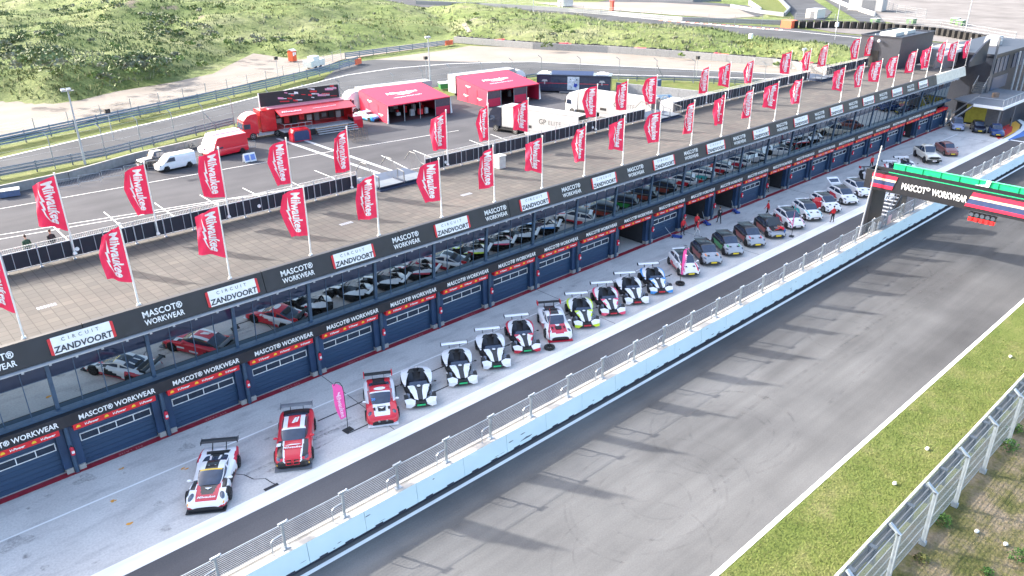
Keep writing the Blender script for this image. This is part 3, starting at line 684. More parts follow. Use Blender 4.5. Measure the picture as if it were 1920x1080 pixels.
def steps_platform(x, w, label):
    t = empty('terrace_steps', (x, 51.9, 8.35), 0, label, 'steps', 'blue step platforms at the back of the terrace')
    ST = mat('step_blue', (.014, .03, .07), .5); TR = mat('step_tread', (.12, .14, .17), .5)
    b = MB(); b.bb(-w/2, w/2, -.9, .9, .0, .14); b.bb(-w/2, w/2, -.5, .9, .14, .3); b.bb(-.06, .06, -.8, .9, .3, .42); b.build('platform', ST, t)
    for s in (-1, 1): b = MB(); b.bb(s*w/4-w/4+.15, s*w/4+w/4-.15, -.75, .8, .31, .345); b.build('tread', TR, t)
    for s in (-1, 0, 1):
        b = MB(); xx = s*(w/2-.08)
        b.tube([(xx, -.7, .2), (xx, -.7, 1.15), (xx, .2, 1.25), (xx, 1.0, 1.9), (xx, 1.8, 1.9), (xx, 2.6, 1.1)], .04, 6)
        for i in range(13): y = -.6+i*.2; b.tube([(xx, y, .3), (xx, y, 1.12+max(0, y-.2)*.8 if y < 1 else 1.85)], .012, 4)
        b.tube([(xx, .2, .3), (xx, .2, 1.25)], .04, 6); b.build('handrail', mat('rail_dull', (.12, .13, .14), .6), t)
    b = MB(); b.bb(-w/2, w/2, .9, 2.8, .0, .3); b.bb(-w/2, w/2, 2.8, 3.2, -.4, 0); b.build('landing', ST, t)
    for i in range(9):
        b = MB(); b.bb(-w/2+.1, w/2-.1, 3.2+i*.55, 3.7+i*.55, -.9-i*.9, -.82-i*.9); 
        b.build('lower_tread', STEEL, t)
    b = MB()
    for s in (-1, 1): b.box((s*w/2, 5.4, -4.3), (.12, .3, 10.0), tilt=(radians(29), 0))
    b.build('stringer', DSTEEL, t)
steps_platform(34.9, 5.0, 'blue step platform with handrails at the terrace back, nearest of three')
steps_platform(70.4, 4.2, 'blue step platform with handrails at the terrace back, middle one of three')
steps_platform(106.2, 4.0, 'blue step platform with handrails at the terrace back, farthest of three')
# bins and little boxes on the terrace
def bin_(x, y, z, label, s=1.):
    t = empty('litter_bin', (x, y, z), 0, label, 'bin'); b = MB(); b.bb(-.38*s, .38*s, -.38*s, .38*s, .02, 1.05*s); b.bb(-.43*s, .43*s, -.43*s, .43*s, 1.05*s, 1.15*s); b.build('body', mat('bin_grey', (.42, .43, .42), .6), t)
    b = MB(); b.cyl((0, 0, 1.15*s), (0, 0, 1.18*s), .14*s, n=12); b.build('opening', BLACK, t)
bin_(44.0, 49.7, 8.35, 'grey box shaped litter bin beside the terrace fence')
bin_(124.5, 45.6, 8.35, 'cream litter bin behind the bare far parapet', .9)
def drain(x, y, label):
    b = MB(); 
    for i in range(6): b.bb(x+i*.17, x+i*.17+.13, y, y+.4, 8.352, 8.358)
    tag(b.build('drain_grate', mat('drain_grey', (.2, .22, .26), .5)), label, 'drain', 'flat drain grates in the terrace tiles')
drain(6.6, 46.0, 'flat grey drain grate in the tiles, first from the near end'); drain(26.0, 46.3, 'flat grey drain grate in the tiles, second from the near end')
drain(36.5, 45.6, 'flat grey drain grate in the tiles, third from the near end')
# poles on front
# ---------------------------------------------------------------- flags
POLE = mat('white_pole', (.72, .72, .7), .4)
FLW, FLH = 1.48, 3.1
def flag_surface(rs):
    a1, a2, ph, ph2, fold, lift = rs.uniform(.05, .2), rs.uniform(.02, .06), rs.uniform(0, 6), rs.uniform(0, 6), rs.uniform(.78, 1.06), rs.uniform(-.25, .35)
    pin = rs.uniform(.0, .5); tw = rs.uniform(-.1, .28)
    def f(u, v):   # u 0 at the pole .. 1 free edge, v 0 bottom .. 1 top
        wd = FLW*fold*(1-pin*abs(v-.62)*u*1.2)*(1+tw*(.5-v))
        y = (a1*sin(2*pi*u*1.1+ph+v*2.2)+a2*sin(2*pi*(u*2.3+v*1.7)+ph2))*min(1, u*3)
        x = -u*wd*(1-.04*cos(3*v+ph)); z = v*FLH+(.12+lift)*u*(1-v)-(.3+.3*a1*5)*u*v+.05*sin(5*u+ph2)*u
        return x, y-.1*u*(1-v), z
    return f
BOLT = [(-1.45, -.12), (-.15, .10), (-.22, -.06), (.55, .06), (.50, -.05), (1.75, .2), (.35, -.22), (.40, -.10), (-.35, -.2), (-.30, -.08)]
def make_banner(rs):
    f = flag_surface(rs); b = MB(); nu, nv = 12, 18; vs = []
    for j in range(nv+1):
        for i in range(nu+1): vs.append(f(i/nu, j/nv))
    b.add(vs, [(j*(nu+1)+i, j*(nu+1)+i+1, (j+1)*(nu+1)+i+1, (j+1)*(nu+1)+i) for j in range(nv) for i in range(nu)])
    return f, b
FBOLT = mat('flag_lettering', (.82, .8, .8), .7)
def emblem_mesh(f):
    out = []
    src = text_me('Milwaukee', .98, bold=.03, shear=.12, cuts=.16, cx=.74)
    v2 = []; fs = []
    for v in src.vertices: v2.append((v.co.x, v.co.y+.17))
    for p in src.polygons: fs.append(tuple(p.vertices))
    bm = bmesh.new(); vs = [bm.verts.new((x*.92, y-.36, 0)) for x, y in BOLT]
    bf = bm.faces.new(vs); bmesh.ops.triangulate(bm, faces=[bf])
    t = -1.6
    while t < 1.7: bmesh.ops.bisect_plane(bm, geom=bm.verts[:]+bm.edges[:]+bm.faces[:], plane_co=(t, 0, 0), plane_no=(1, 0, 0)); t += .16
    base = len(v2); bm.verts.index_update()
    v2 += [(v.co.x, v.co.y) for v in bm.verts]; fs += [tuple(base+v.index for v in p.verts) for p in bm.faces]; bm.free()
    b = MB(); L = []; n = len(v2)
    for sgn in (-1, 1):
        vv = []
        for x, y in v2:
            s = .86; v = .5-x*s/FLH*1.0+.02; u = .44-y*s/FLW*.98
            u = max(.02, min(.98, u)); v = max(.02, min(.98, v)); P = f(u, v); vv.append((P[0], P[1]+sgn*.03, P[2]))
        b.add(vv, fs)
    return b
rs = random.Random(5); protos = []
def make_flag():
    t = empty('flag', (0, 0, 0)); b = MB(); b.cyl((0, 0, 0), (0, 0, 4.55), .055, .035, n=8); b.cyl((0, 0, 0), (0, 0, .12), .14, .1, n=8); b.cyl((0, 0, 4.5), (0, 0, 4.62), .06, n=8); b.build('pole', POLE, t)
    f, bb_ = make_banner(rs); bb_.v = [(x-.05, y, z+1.35) for x, y, z in bb_.v]; fo = bb_.build('banner', RED, t, True, False)
    e = emblem_mesh(f); e.v = [(x-.05, y, z+1.35) for x, y, z in e.v]; e.build('lettering', FBOLT, fo, False, False)
    return t
for i in range(7): protos.append(make_flag())
used = set()
def place_flag(i, x, y, z, top, row, nth):
    k = (i*3+rs.randrange(2)) % 7; p = protos[k]
    o = p if k not in used else copy_tree(p); used.add(k)
    o.location = (x, y, z); s = (top-z)/4.6; o.scale = (rs.uniform(.9, 1.08), 1, s); o.rotation_euler = (0, radians(rs.uniform(-.6, .6)), radians(rs.uniform(-16, 14)-28))
    tag(o, 'red lettered flag on a white pole, %s of the %s row' % (nth, row), 'flag', 'red flags along the roof terrace')
FX = [(-.1, 13.3)]+[(5.2, 13.3), (10.9, 13.2), (16.2, 13.05), (21.6, 13.0), (26.8, 12.8), (32.2, 12.75), (37.3, 12.8), (42.4, 12.65), (47.4, 12.8), (52.4, 12.7), (57.5, 12.5), (62.6, 12.7), (67.7, 12.7), (72.8, 12.6), (77.8, 12.6), (82.8, 12.45), (92.8, 12.6), (97.7, 12.45), (102.7, 12.4), (107.4, 12.45), (113.2, 12.6), (118.1, 12.7), (123.1, 12.9), (127.7, 12.5), (132.7, 12.4)]
ORD = names+['twenty-sixth']
FX = FX[1:]
for i, (x, t) in enumerate(FX): place_flag(i, x, 42.78, 8.35, t, 'front', ORD[i])
BX = [(10.4, 14.0), (15.6, 13.7), (20.6, 13.8), (25.7, 13.6), (30.8, 13.6), (40.5, 13.5), (45.3, 13.4), (50.2, 13.2), (59.8, 13.3), (64.6, 13.2), (69.6, 13.1), (79.3, 13.1), (83.8, 13.0), (88.8, 12.8), (97.9, 13.0), (103.0, 12.7), (107.7, 13.0), (117.3, 13.0), (122.1, 13.1), (126.7, 13.1), (131.9, 13.0), (136.1, 12.9)]
for i, (x, t) in enumerate(BX): place_flag(i+2, x, 52.6, 8.7, t, 'back', ORD[i])
for k in range(7):
    if k not in used:
        for ch in list(protos[k].children): 
            for c2 in list(ch.children): bpy.data.objects.remove(c2)
            bpy.data.objects.remove(ch)
        bpy.data.objects.remove(protos[k])

# ================================================================ pit wall and its fence
PWB = mat('pale_blue_wall', (.62, .76, .80), .55, var=.03, scale=.5)
LEDGE = mat('wall_ledge', (.42, .4, .37), .8, var=.1)
X0W, X1W = -12, 260
t = empty('pit_wall', (60, 27.2, 0), 0, 'long low concrete pit wall painted pale blue on its track side', 'wall')
def pw(mb, name, m): o = mb.build(name, m, t); o.matrix_parent_inverse = Matrix.Translation((-60, -27.2, 0)); return o
b = MB(); x = X0W+1.75
segs = []
while x < X1W: segs.append(x); x += 3.13
for a in segs:
    c = a+3.13
    b.add([(a+.012, 26.98, .2), (c-.012, 26.98, .2), (c-.012, 27.08, 1.36), (a+.012, 27.08, 1.36), (a+.012, 27.3, .2), (c-.012, 27.3, .2), (c-.012, 27.3, 1.36), (a+.012, 27.3, 1.36)], [(0, 1, 2, 3), (4, 7, 6, 5), (0, 3, 7, 4), (1, 5, 6, 2), (3, 2, 6, 7), (0, 4, 5, 1)])
pw(b, 'wall_face', PWB)
SCF = mat('wall_scuff', (.10, .13, .17), .8); q = random.Random(6); b = MB()
for _ in range(70):
    x = q.uniform(5, 110); z = q.choice((q.uniform(.25, .5), q.uniform(.3, 1.2))); yy = 26.98+(z-.2)/1.16*.1-.004; L = q.uniform(.05, .5); h = q.uniform(.008, .05)
    b.slab([(x, yy, z), (x+L*.4, yy, z-h*.6), (x+L, yy, z+h*.2), (x+L*.7, yy, z+h), (x+L*.2, yy, z+h*.8)], .004)
for k in (5, 11, 26): 
    x = segs[k]; yy = 27.0; b.slab([(x+.9, yy, .42), (x+1.6, yy, .38), (x+2.0, yy, .5), (x+1.5, yy, .55)], .02)
o_ = b.build('scuff_marks', SCF, t, fix=False); o_.matrix_parent_inverse = Matrix.Translation((-60, -27.2, 0))
b = MB(); b.bb(X0W, X1W, 27.05, 27.5, 0, .2)
for a in segs:
    for s in (.5, 1.9): b.bb(a+s, a+s+.45, 26.96, 27.04, .12, .27)
pw(b, 'wall_foot', mat('wall_foot_dark', (.025, .03, .05), .8))
b = MB(); b.bb(X0W, X1W, 27.3, 27.5, 0.0, 1.36); b.bb(X0W, X1W, 27.09, 27.3, 1.361, 1.375); b.bb(X0W, X1W, 28.0, 28.16, 0, 1.05); pw(b, 'wall_ledge', LEDGE)
posts = [13.92+3.13*k for k in range(-7, 68)]
def pit_fence(i0, i1, label):
    xs_ = posts[i0:i1]; t = empty('pit_wall_fence', (xs_[0], 27.42, 1.36), 0, label, 'fence', 'wire fence runs on the pit wall'); x0_ = xs_[0]
    L = xs_[-1]-x0_+3.13
    for x in xs_:
        b = MB(); X = x-x0_; b.bb(X-.05, X+.05, -.06, -.045, 0, 1.42); b.bb(X-.05, X+.05, .045, .06, 0, 1.42); b.bb(X-.012, X+.012, -.045, .045, 0, 1.42); b.bb(X-.17, X+.2, -.12, .12, 0, .05)
        b.slab([(X-.16, -.02, .05), (X-.05, -.02, .05), (X-.05, -.02, .25)], .04) if False else None
        b.box((X+.02, 0, 1.46), (.42, .1, .1)); b.ell((X+.26, 0, 1.5), (.06, .06, .06)); b.build('post', [NAVY2 if False else STEEL], t)
        b = MB(); b.tube([(X-.62, .0, 0), (X-.62, 0, .72), (X-.5, 0, .82), (X-.05, 0, .86)], .03, 6); b.build('loop_rail', STEEL, t)
    b = MB()
    for i in range(13): z = .12+i*.1; b.tube([(0, 0, z), (L, 0, z)], .0095, 4)
    b.tube([(0, 0, 1.40), (L, 0, 1.40)], .02, 5); b.build('wire', STEEL, t)
labs = ['wire fence on the pit wall, run nearest the camera', 'wire fence on the pit wall, run before the gantry', 'wire fence on the pit wall, run passing under the gantry', 'wire fence on the pit wall, far run beyond the gantry']
for (a, b_), l in zip(((0, 16), (16, 24), (24, 42), (42, 68)), labs): pit_fence(a, b_, l)
# ================================================================ cars
PAINT = {}
def paint(key, rgb, rough=.28, coat=.6, **k):
    PAINT[key] = mat('car_'+key, rgb, rough, var=.03, coat=coat, **k); return PAINT[key]
for k_, c_ in dict(white=(.72, .73, .75), red=(.60, .012, .03), crimson=(.52, .01, .04), black=(.012, .013, .016), grey=(.2, .21, .23), silver=(.30, .33, .37), lime=(.55, .72, .02), pink=(.75, .06, .14), blue=(.03, .25, .62), teal=(.05, .5, .5), orange=(.7, .2, .03), green=(.03, .3, .06), navy=(.008, .012, .03), lilac=(.30, .33, .48), rust=(.2, .07, .06), deepblue=(.012, .04, .16), cream=(.66, .65, .58), rustred=(.30, .05, .03), yellow=(.8, .5, .02), sky=(.03, .35, .75)).items(): paint(k_, c_)
MATT = mat('car_trim', (.014, .015, .017), .6, var=.2); PAINT['trim'] = MATT
LAMP = mat('headlight_glass', (.12, .14, .18), .08, .4, var=.25, scale=8); PAINT['lamp'] = LAMP
BAND = mat('windscreen_band', (.06, .25, .8), .4)
def cr(pts, x):   # smooth interpolation through stations
    for i in range(len(pts)-1):
        if pts[i][0] >= x >= pts[i+1][0]:
            p0, p1, p2, p3 = pts[max(i-1, 0)], pts[i], pts[i+1], pts[min(i+2, len(pts)-1)]
            t = (p1[0]-x)/(p1[0]-p2[0]); out = []
            for a, b_, c_, d in zip(p0[1:], p1[1:], p2[1:], p3[1:]):
                v = .5*(2*b_+(c_-a)*t+(2*a-5*b_+4*c_-d)*t*t+(3*b_-a-3*c_+d)*t**3); v = max(min(b_, c_)-.02, min(max(b_, c_)+.02, v)); out.append(v)
            return out
    return list(pts[-1][1:]) if x < pts[-1][0] else list(pts[0][1:])
def car_body(t, st, wx, wr, livery, n=58):
    xs = [st[0][0]+(st[-1][0]-st[0][0])*i/n for i in range(n+1)]
    prof = [(.90, 0), (.97, .06), (1.0, .22), (1.0, .42), (.985, .6), (.975, .78), (.955, .92), (.90, 1.0)]
    top = [(.86, .2), (.82, .33), (.78, .45), (.73, .56), (.68, .65), (.63, .73), (.58, .79), (.53, .84), (.48, .88), (.43, .91), (.38, .935), (.33, .955), (.28, .97), (.22, .982), (.16, .99), (.1, .995), (.05, .998), (0, 1.0)]
    rows = []
    for x in xs:
        hw, zl, zs, zc = cr(st, x)
        half = [(hw*a, zl+(zs-zl)*b_) for a, b_ in prof]+[(hw*a, zs+(zc-zs)*b_) for a, b_ in top]
        rows.append([(x, y, z) for y, z in half]+[(x, -y, z) for y, z in half[-2::-1]])
    m = len(rows[0]); b = MB(); keys = []
    vs = [p for r in rows for p in r]; fs = []
    for i in range(n):
        for j in range(m-1): fs.append((i*m+j, i*m+j+1, (i+1)*m+j+1, (i+1)*m+j))
    fs += [tuple(range(m)), tuple(n*m+j for j in range(m))[::-1]]
    fs += [(i*m, (i+1)*m, (i+1)*m+m-1, i*m+m-1) for i in range(n)]
    b.add(vs, fs)
    km = {}; mats = []
    for fi, f in enumerate(fs):
        c = [sum(vs[i][q] for i in f)/len(f) for q in range(3)]; side = abs(c[1]) > cr(st, c[0])[0]*.86
        key = livery(c[0], c[1], c[2], side) or 'white'
        if side and min(hypot(c[0]-w_, c[2]-wr) for w_ in wx) < wr+.075: key = 'trim'
        if len(f) > 4: key = 'trim' if c[2] < .45 else key
        if key not in km: km[key] = len(mats); mats.append(PAINT[key])
        b.mi[fi] = km[key]
    o = b.build('body', mats, t, True); return o
def car_cabin(t, st, gh, livery, pil='white'):
    # gh: xa windscreen foot, xb roof front, xc roof rear, xd rear foot, zr roof, wb base half width, wr roof half width
    xa, xb, xc, xd, zr, wb, wr = gh; n = 30; rows = []
    xs = [xa+(xd-xa)*i/n for i in range(n+1)]
    def zt(x):
        zb = cr(st, x)[2]
        if x > xb: u = max(0, (xa-x)/(xa-xb)); return zb*.0+cr(st, xa)[2]+(zr-.03-cr(st, xa)[2])*(u**.9)
        if x < xc: u = max(0, (x-xd)/(xc-xd)); z0 = cr(st, xd)[2]; return z0+(zr-.05-z0)*(u**.85)
        u = (xb-x)/(xb-xc); return zr-.03+.035*sin(pi*u)-.02*u
    for x in xs:
        zb = min(cr(st, x)[1]-.01, zt(x)); z = max(zt(x), zb+.002); k = (z-zb)/(zr-cr(st, 0)[1]+1e-6); k = max(0, min(1, k))
        e = 1-.22*max(0, (x-xb)/(xa-xb))**2-.12*max(0, (xc-x)/(xc-xd))**2
        w0 = wb*e; w1 = w0+(wr-wb)*k
        w0 = w0.real; half = [(w0, zb), (w0+(w1-w0)*.5, zb+(z-zb)*.5), (w1, zb+(z-zb)*.9), (w1*.95, zb+(z-zb)*.975), (w1*.86, z+.0), (w1*.5, z+.018), (w1*.25, z+.025), (0, z+.027)]
        rows.append([(x, y, q) for y, q in half]+[(x, -y, q) for y, q in half[-2::-1]])
    m = len(rows[0]); vs = [p for r in rows for p in r]; G_ = MB(); R_ = MB(); km = {}; mats = []
    fr, fg = [], []
    for i in range(n):
        for j in range(m-1):
            f = (i*m+j, i*m+j+1, (i+1)*m+j+1, (i+1)*m+j); c = [sum(vs[q][a] for q in f)/4 for a in range(3)]
            sidef = j < 2 or j > m-4; x = c[0]; pillar = (j in (2, m-4))
            key = None
            if sidef:
                if abs(x-(xb+xc)/2+.05) < .05 or x > xa-.12: key = 'trim' if pil == 'black' else pil
            elif pillar: key = pil
            elif xc < x < xb: key = livery(x, c[1], 9, False) or pil
            elif x > xb and x < xb+.09 and livery(x, c[1], 8, False): key = livery(x, c[1], 8, False)
            if key is None: fg.append(f)
            else:
                if key not in km: km[key] = len(mats); mats.append(PAINT[key])
                fr.append((f, km[key]))
    R_.v = list(vs); 
    for f, q in fr: R_.f.append(f); R_.mi.append(q)
    G_.v = list(vs)
    for f in fg: G_.f.append(f); G_.mi.append(0)
    for M_, nm, mm in ((R_, 'roof', mats), (G_, 'windows', [GLASSD])):
        us = sorted({i for f in M_.f for i in f}); mp = {a: i for i, a in enumerate(us)}; M_.v = [M_.v[i] for i in us]; M_.f = [tuple(mp[i] for i in f) for f in M_.f]
        M_.build(nm, mm, t, True, False)
def wheels(t, wx, hw, r, rim=RIMD, wd=.24, wy=None):
    for i, x in enumerate(wx):
        for s in (-1, 1):
            y = s*(hw-wd*.42) if wy is None else s*wy; b = MB(); b.cyl((x, y-wd/2, r), (x, y+wd/2, r), r, n=18); o = b.build('wheel', TYRE, t, True)
            q = MB(); yo = y+s*(wd/2+.003); q.cyl((x, yo-s*.02, r), (x, yo, r), r*.2, n=8)
            for k in range(5):
                a = 2*pi*k/5+.3; q.box((x+r*.4*cos(a), yo-s*.004, r+r*.4*sin(a)), (.07, .014, r*.62), tilt=None) if False else q.slab([(x+r*.1*cos(a+1.2), yo, r+r*.1*sin(a+1.2)), (x+r*.1*cos(a-1.2), yo, r+r*.1*sin(a-1.2)), (x+r*.68*cos(a-.12), yo, r+r*.68*sin(a-.12)), (x+r*.68*cos(a+.12), yo, r+r*.68*sin(a+.12))], .015)
            N = 16
            for k in range(N):
                a, c = 2*pi*k/N, 2*pi*(k+1)/N; q.face(*[(x+r*e*cos(u), yo-.001*s, r+r*e*sin(u)) for e, u in ((.62, a), (.70, a), (.70, c), (.62, c))])
            q.build('rim', rim, o)
def lights(t, st, x, y, z, sx, sy, sz, m=None, name='headlight', ang=0):
    for s in (-1, 1):
        b = MB(); b.ell((0, 0, 0), (sx, sy, sz), n=10, k=6); o = b.build(name, m or LAMP, t, True); o.location = (x, s*y, z); o.rotation_euler = (0, radians(18), s*ang)
def mirrors(t, x, y, z, key):
    for s in (-1, 1): b = MB(); b.ell((x, s*(y+.11), z), (.09, .12, .075)); b.cyl((x, s*(y-.06), z-.06), (x, s*(y+.06), z), .02, n=5); b.build('mirror', PAINT[key], t, True)
def plate(t, x, z, m=YELLOW, w=.52, tilt=0, name='number_plate', y=0.):
    b = MB(); b.box((x, y, z), (.02, w, .12), tilt=(0, tilt)); return b.build(name, m, t)
def rearwing(t, x, z, w, m=CARBON, ch=.34, legs=True, lm=None, endh=.16, foot=.85, back=.2):
    b = MB(); 
    pr = [(-.5, .02), (-.2, .05), (.2, .045), (.5, -.02), (.2, .01), (-.2, .012)]
    vs = [(x+px*ch, s*w/2, z+pz) for s in (-1, 1) for px, pz in pr]; n = 6
    b.add(vs, [tuple(range(n)), tuple(range(n, 2*n))[::-1]]+[(i, (i+1) % n, n+(i+1) % n, n+i) for i in range(n)])
    for s in (-1, 1): b.bb(x-ch*.6, x+ch*.6, s*w/2-.012, s*w/2+.012, z-endh*.75, z+endh*.45)
    o = b.build('rear_wing', m, t)
    if legs:
        q = MB()
        for s in (-1, 1): q.slab([(x+.1, s*.35, z), (x-.1, s*.35, z), (x-.1+back, s*.35, foot), (x+.12+back, s*.35, foot)], .02)
        q.build('wing_strut', lm or MATT, o)
    return o
def place_car(t, px, py, rz, label, cat='car', group=None):
    t.location = (px, py, 0.004); t.scale = (1, 1.06, .97) if cat in ('race car', 'sports car') else (1, 1, 1); t.rotation_euler = (0, 0, radians(rz)); tag(t, label, cat, group)
def car(name='parked_car'): return empty(name, (0, 0, 0))
def grille(t, pts, m=MATT, th=.02, name='grille'): b = MB(); b.slab(pts, th); return b.build(name, m, t)

def hatch(liv, pil='white', rim=RIMD, platem=YELLOW, band=None, mir='black', open_hood=False, L=4.0, hood_vents=True, wing=False):
    t = car('rally_hatchback'); h = L/2
    st = [(h, .55, .26, .42, .50), (h-.06, .74, .20, .55, .62), (h-.25, .86, .18, .68, .76), (h-.6, .905, .18, .80, .90), (h-1.0, .905, .18, .87, .985), (.7, .89, .19, .91, 1.02), (0, .89, .2, .94, 1.02), (-.9, .895, .2, .98, 1.05), (-1.3, .905, .2, .99, 1.06), (-h+.25, .87, .22, .98, 1.06), (-h+.05, .78, .25, .92, 1.0), (-h, .70, .32, .8, .88)]
    wx = (h-.78, -h+.68); wr = .32
    car_body(t, st, wx, wr, liv); car_cabin(t, st, (1.12, .28, -1.28, -1.86, 1.46, .85, .68), liv, pil)
    wheels(t, wx, .905, wr, rim); lights(t, st, h-.36, .70, .70, .2, .13, .075, ang=-.5); mirrors(t, .72, .86, 1.02, mir)
    grille(t, [(h+.02, -.52, .30), (h+.02, .52, .30), (h-.02, .44, .50), (h-.02, -.44, .50)]); plate(t, h+.04, .40, platem)
    for s in (-1, 1): b = MB(); b.box((h-.12, s*.72, .42), (.12, .14, .16)); b.build('air_intake', MATT, t)
    if hood_vents:
        for s in (-1, 1): b = MB(); b.box((h-.5, s*.36, .885), (.16, .2, .02), tilt=(0, .2)); b.build('bonnet_vent', MATT, t)
    b = MB(); b.bb(-1.62, -1.28, -.6, .6, 1.385, 1.42); b.build('roof_spoiler', PAINT['black'] if pil != 'white' else PAINT['white'], t)
    return t
def roof_black(x, y, z): return z == 9
def liv_y1(x, y, z, s):
    if z == 9: return 'black' if abs(y) < .6 else 'white'
    if z == 8: return None
    if z < .34: return 'black' if x > 0 else 'red' if s else 'white'
    if s and x < .9 and x > -.9: return 'red' if z < .55+.18*x*-1 else 'white'
    if not s and abs(abs(y)-.62) < .07 and x > .9 : return 'red'
    return 'white'
def liv_dark(side, bandc='sky', acc='orange'):
    def f(x, y, z, s):
        if z == 9: return 'black'
        if z == 8: return 'yellow' if y < -.25 else bandc
        if z < .36: return 'black'
        if s: return side if x < .9 and x > -1.2 and z < .8 else ('black' if x < 1.1 else 'silver')
        if x > 1.55: return 'silver' if z > .5 else 'black'
        if abs(abs(y)-.55) < .05: return acc if x > 1.1 else 'silver'
        return 'silver' if x > .9 else 'black'
    return f
def liv_white(side='red', acc=None, roof='black'):
    def f(x, y, z, s):
        if z == 9: return roof if abs(y) < .58 else 'white'
        if z == 8: return 'yellow' if y < -.1 else ('sky' if y < .3 else None)
        if z < .3: return 'black' if x > 1.2 else 'white'
        if s and side and -1.1 < x < .8 and .35 < z < .75: return side if (x+z*1.2) < .9 else 'white'
        if acc and not s and abs(abs(y)-.66) < .05 and x > .6: return acc
        return 'white'
    return f
YG_ = 'small hatchbacks lined up in the pit lane'
PINKP = mat('pale_plate', (.7, .66, .68), .4); 
specs = [
 ('y1', liv_y1, 'white', YELLOW, 53.6, 36.3, 'white and red hatchback with black roof behind the thin pink feather flag', {}),
 ('y2', liv_dark('rustred', acc='orange'), 'trim', YELLOW, 57.1, 36.4, 'silver fronted hatchback with rusty orange doors and black roof', {}),
 ('y3', liv_dark('green', acc='green'), 'trim', YELLOW, 60.4, 36.3, 'silver fronted hatchback with dark green doors and black roof', {}),
 ('y4', liv_dark('rustred', acc='red'), 'trim', YELLOW, 63.8, 36.1, 'silver fronted hatchback with dark red doors beside the car with raised bonnet', {}),
 ('y5', liv_dark('rustred', acc='red'), 'trim', YELLOW, 67.3, 36.0, 'dark hatchback with its bonnet raised and a person leaning in', {'open': 1}),
 ('y6', liv_white('red', 'pink'), 'white', PINKP, 71.0, 36.0, 'white hatchback with red door stripes behind the bright pink feather flag', {}),
 ('y7', liv_white('teal', 'teal'), 'white', PINKP, 74.6, 36.0, 'white hatchback with teal trim and black roof', {}),
 ('y8', liv_white('red'), 'white', PINKP, 78.3, 35.9, 'white hatchback with an open red door and a person in red before it', {'door': 1}),
 ('y9', liv_white('crimson'), 'white', PINKP, 82.2, 35.9, 'white hatchback with its tailgate raised', {'gate': 1}),
 ('y10', liv_white(None, None), 'white', PINKP, 85.9, 35.9, 'plain white hatchback half hidden by the black gantry leg', {})]
for nm, lv, pil, pm, x, y, lab, op in specs:
    t = hatch(lv, pil, RIMD if nm in ('y1', 'y2', 'y3', 'y4', 'y5', 'y6') else RIML, pm, mir='black' if pil == 'trim' else 'white')
    place_car(t, x, y, 236+(2 if nm in ('y8', 'y9') else 0), lab, 'car', YG_)
    if 'open' in op:
        b = MB(); b.slab([(.95, -.66, 1.06), (.95, .66, 1.06), (.55, .56, 1.82), (.55, -.56, 1.82)], .03, 0); b.build('bonnet', [PAINT['black']], t)
        b = MB(); b.slab([(1.75, -.6, .85), (1.75, .6, .85), (1.0, .62, 1.03), (1.0, -.62, 1.03)], .02); b.build('engine_bay', MATT, t)
        b = MB(); b.box((1.35, .1, .99), (.45, .5, .06)); b.build('engine_cover', PAINT['grey'], t)
    if 'door' in op:
        b = MB(); b.slab([(.75, -.9, .3), (.35, -1.65, .3), (.35, -1.65, .98), (.75, -.9, .98)], .06); b.slab([(.7, -.9, .98), (.35, -1.62, .98), (.3, -1.5, 1.4), (.5, -.85, 1.4)], .02); b.build('door', PAINT['red'], t)
    if 'gate' in op:
        b = MB(); b.slab([(-1.6, -.62, 1.5), (-1.6, .62, 1.5), (-2.5, .66, 1.95), (-2.5, -.66, 1.95)], .06); b.build('tailgate', PAINT['white'], t)
        b = MB(); b.slab([(-1.72, -.5, 1.575), (-1.72, .5, 1.575), (-2.2, .55, 1.82), (-2.2, -.55, 1.82)], .01); b.build('tailgate_glass', GLASSD, t)

# ---- mid engined GT car in white, red and black
def liv_gt(x, y, z, s):
    a = abs(y)
    if z == 9: return 'black' if a < .34 else 'white'
    if z == 8: return 'yellow' if a < .5 else None
    if z < .26: return 'black' if x > 1.7 else 'crimson'
    if s:
        if x < -.9: return 'crimson' if z > .45-.2*(x+.9) or z < .5 else 'white'
        if x < .6: return 'white' if (z-.3)*1.6 > (x+.9)*.45 else 'trim'
        return 'white' if z > .32 else 'crimson'
    if x > .55:   # bonnet
        if x > 2.08: return 'white' if z > .3 else 'trim'
        if a < .42-(x-1.0)*.2 and x < 1.64: return 'black'
        if a < .58-(x-1.0)*.06: return 'crimson'
        if x < 1.3: return 'black' if a > .62 else 'white'
        return 'white'
    if x < -.35:
        if a < .36 and x > -1.55: return 'black'
        if a > .86 and x < -1.0: return 'crimson'
        return 'white'
    return 'white'
t = car('race_car')
st = [(2.32, .62, .12, .30, .36), (2.24, .84, .10, .42, .47), (2.0, .96, .10, .54, .58), (1.55, 1.02, .11, .70, .66), (1.1, 1.0, .12, .74, .72), (.7, .96, .13, .72, .80), (.2, .94, .13, .74, .84), (-.4, .95, .14, .80, .88), (-1.0, 1.01, .14, .86, .92), (-1.5, 1.03, .15, .88, .92), (-1.95, .99, .2, .86, .90), (-2.25, .93, .25, .82, .86), (-2.32, .86, .3, .72, .76)]
car_body(t, st, (1.38, -1.34), .35, liv_gt, 76); car_cabin(t, st, (1.02, .12, -.62, -1.45, 1.15, .84, .62), liv_gt, 'white'); wheels(t, (1.38, -1.34), 1.03, .345, RIMD, .3)
lights(t, st, 1.78, .74, .62, .26, .12, .085, m=LAMP, ang=.25); mirrors(t, .72, .88, .92, 'white')
b = MB(); b.bb(2.0, 2.44, -.94, .94, .05, .09); b.bb(2.3, 2.34, -.8, .8, .12, .28); b.build('front_splitter', CARBON, t)
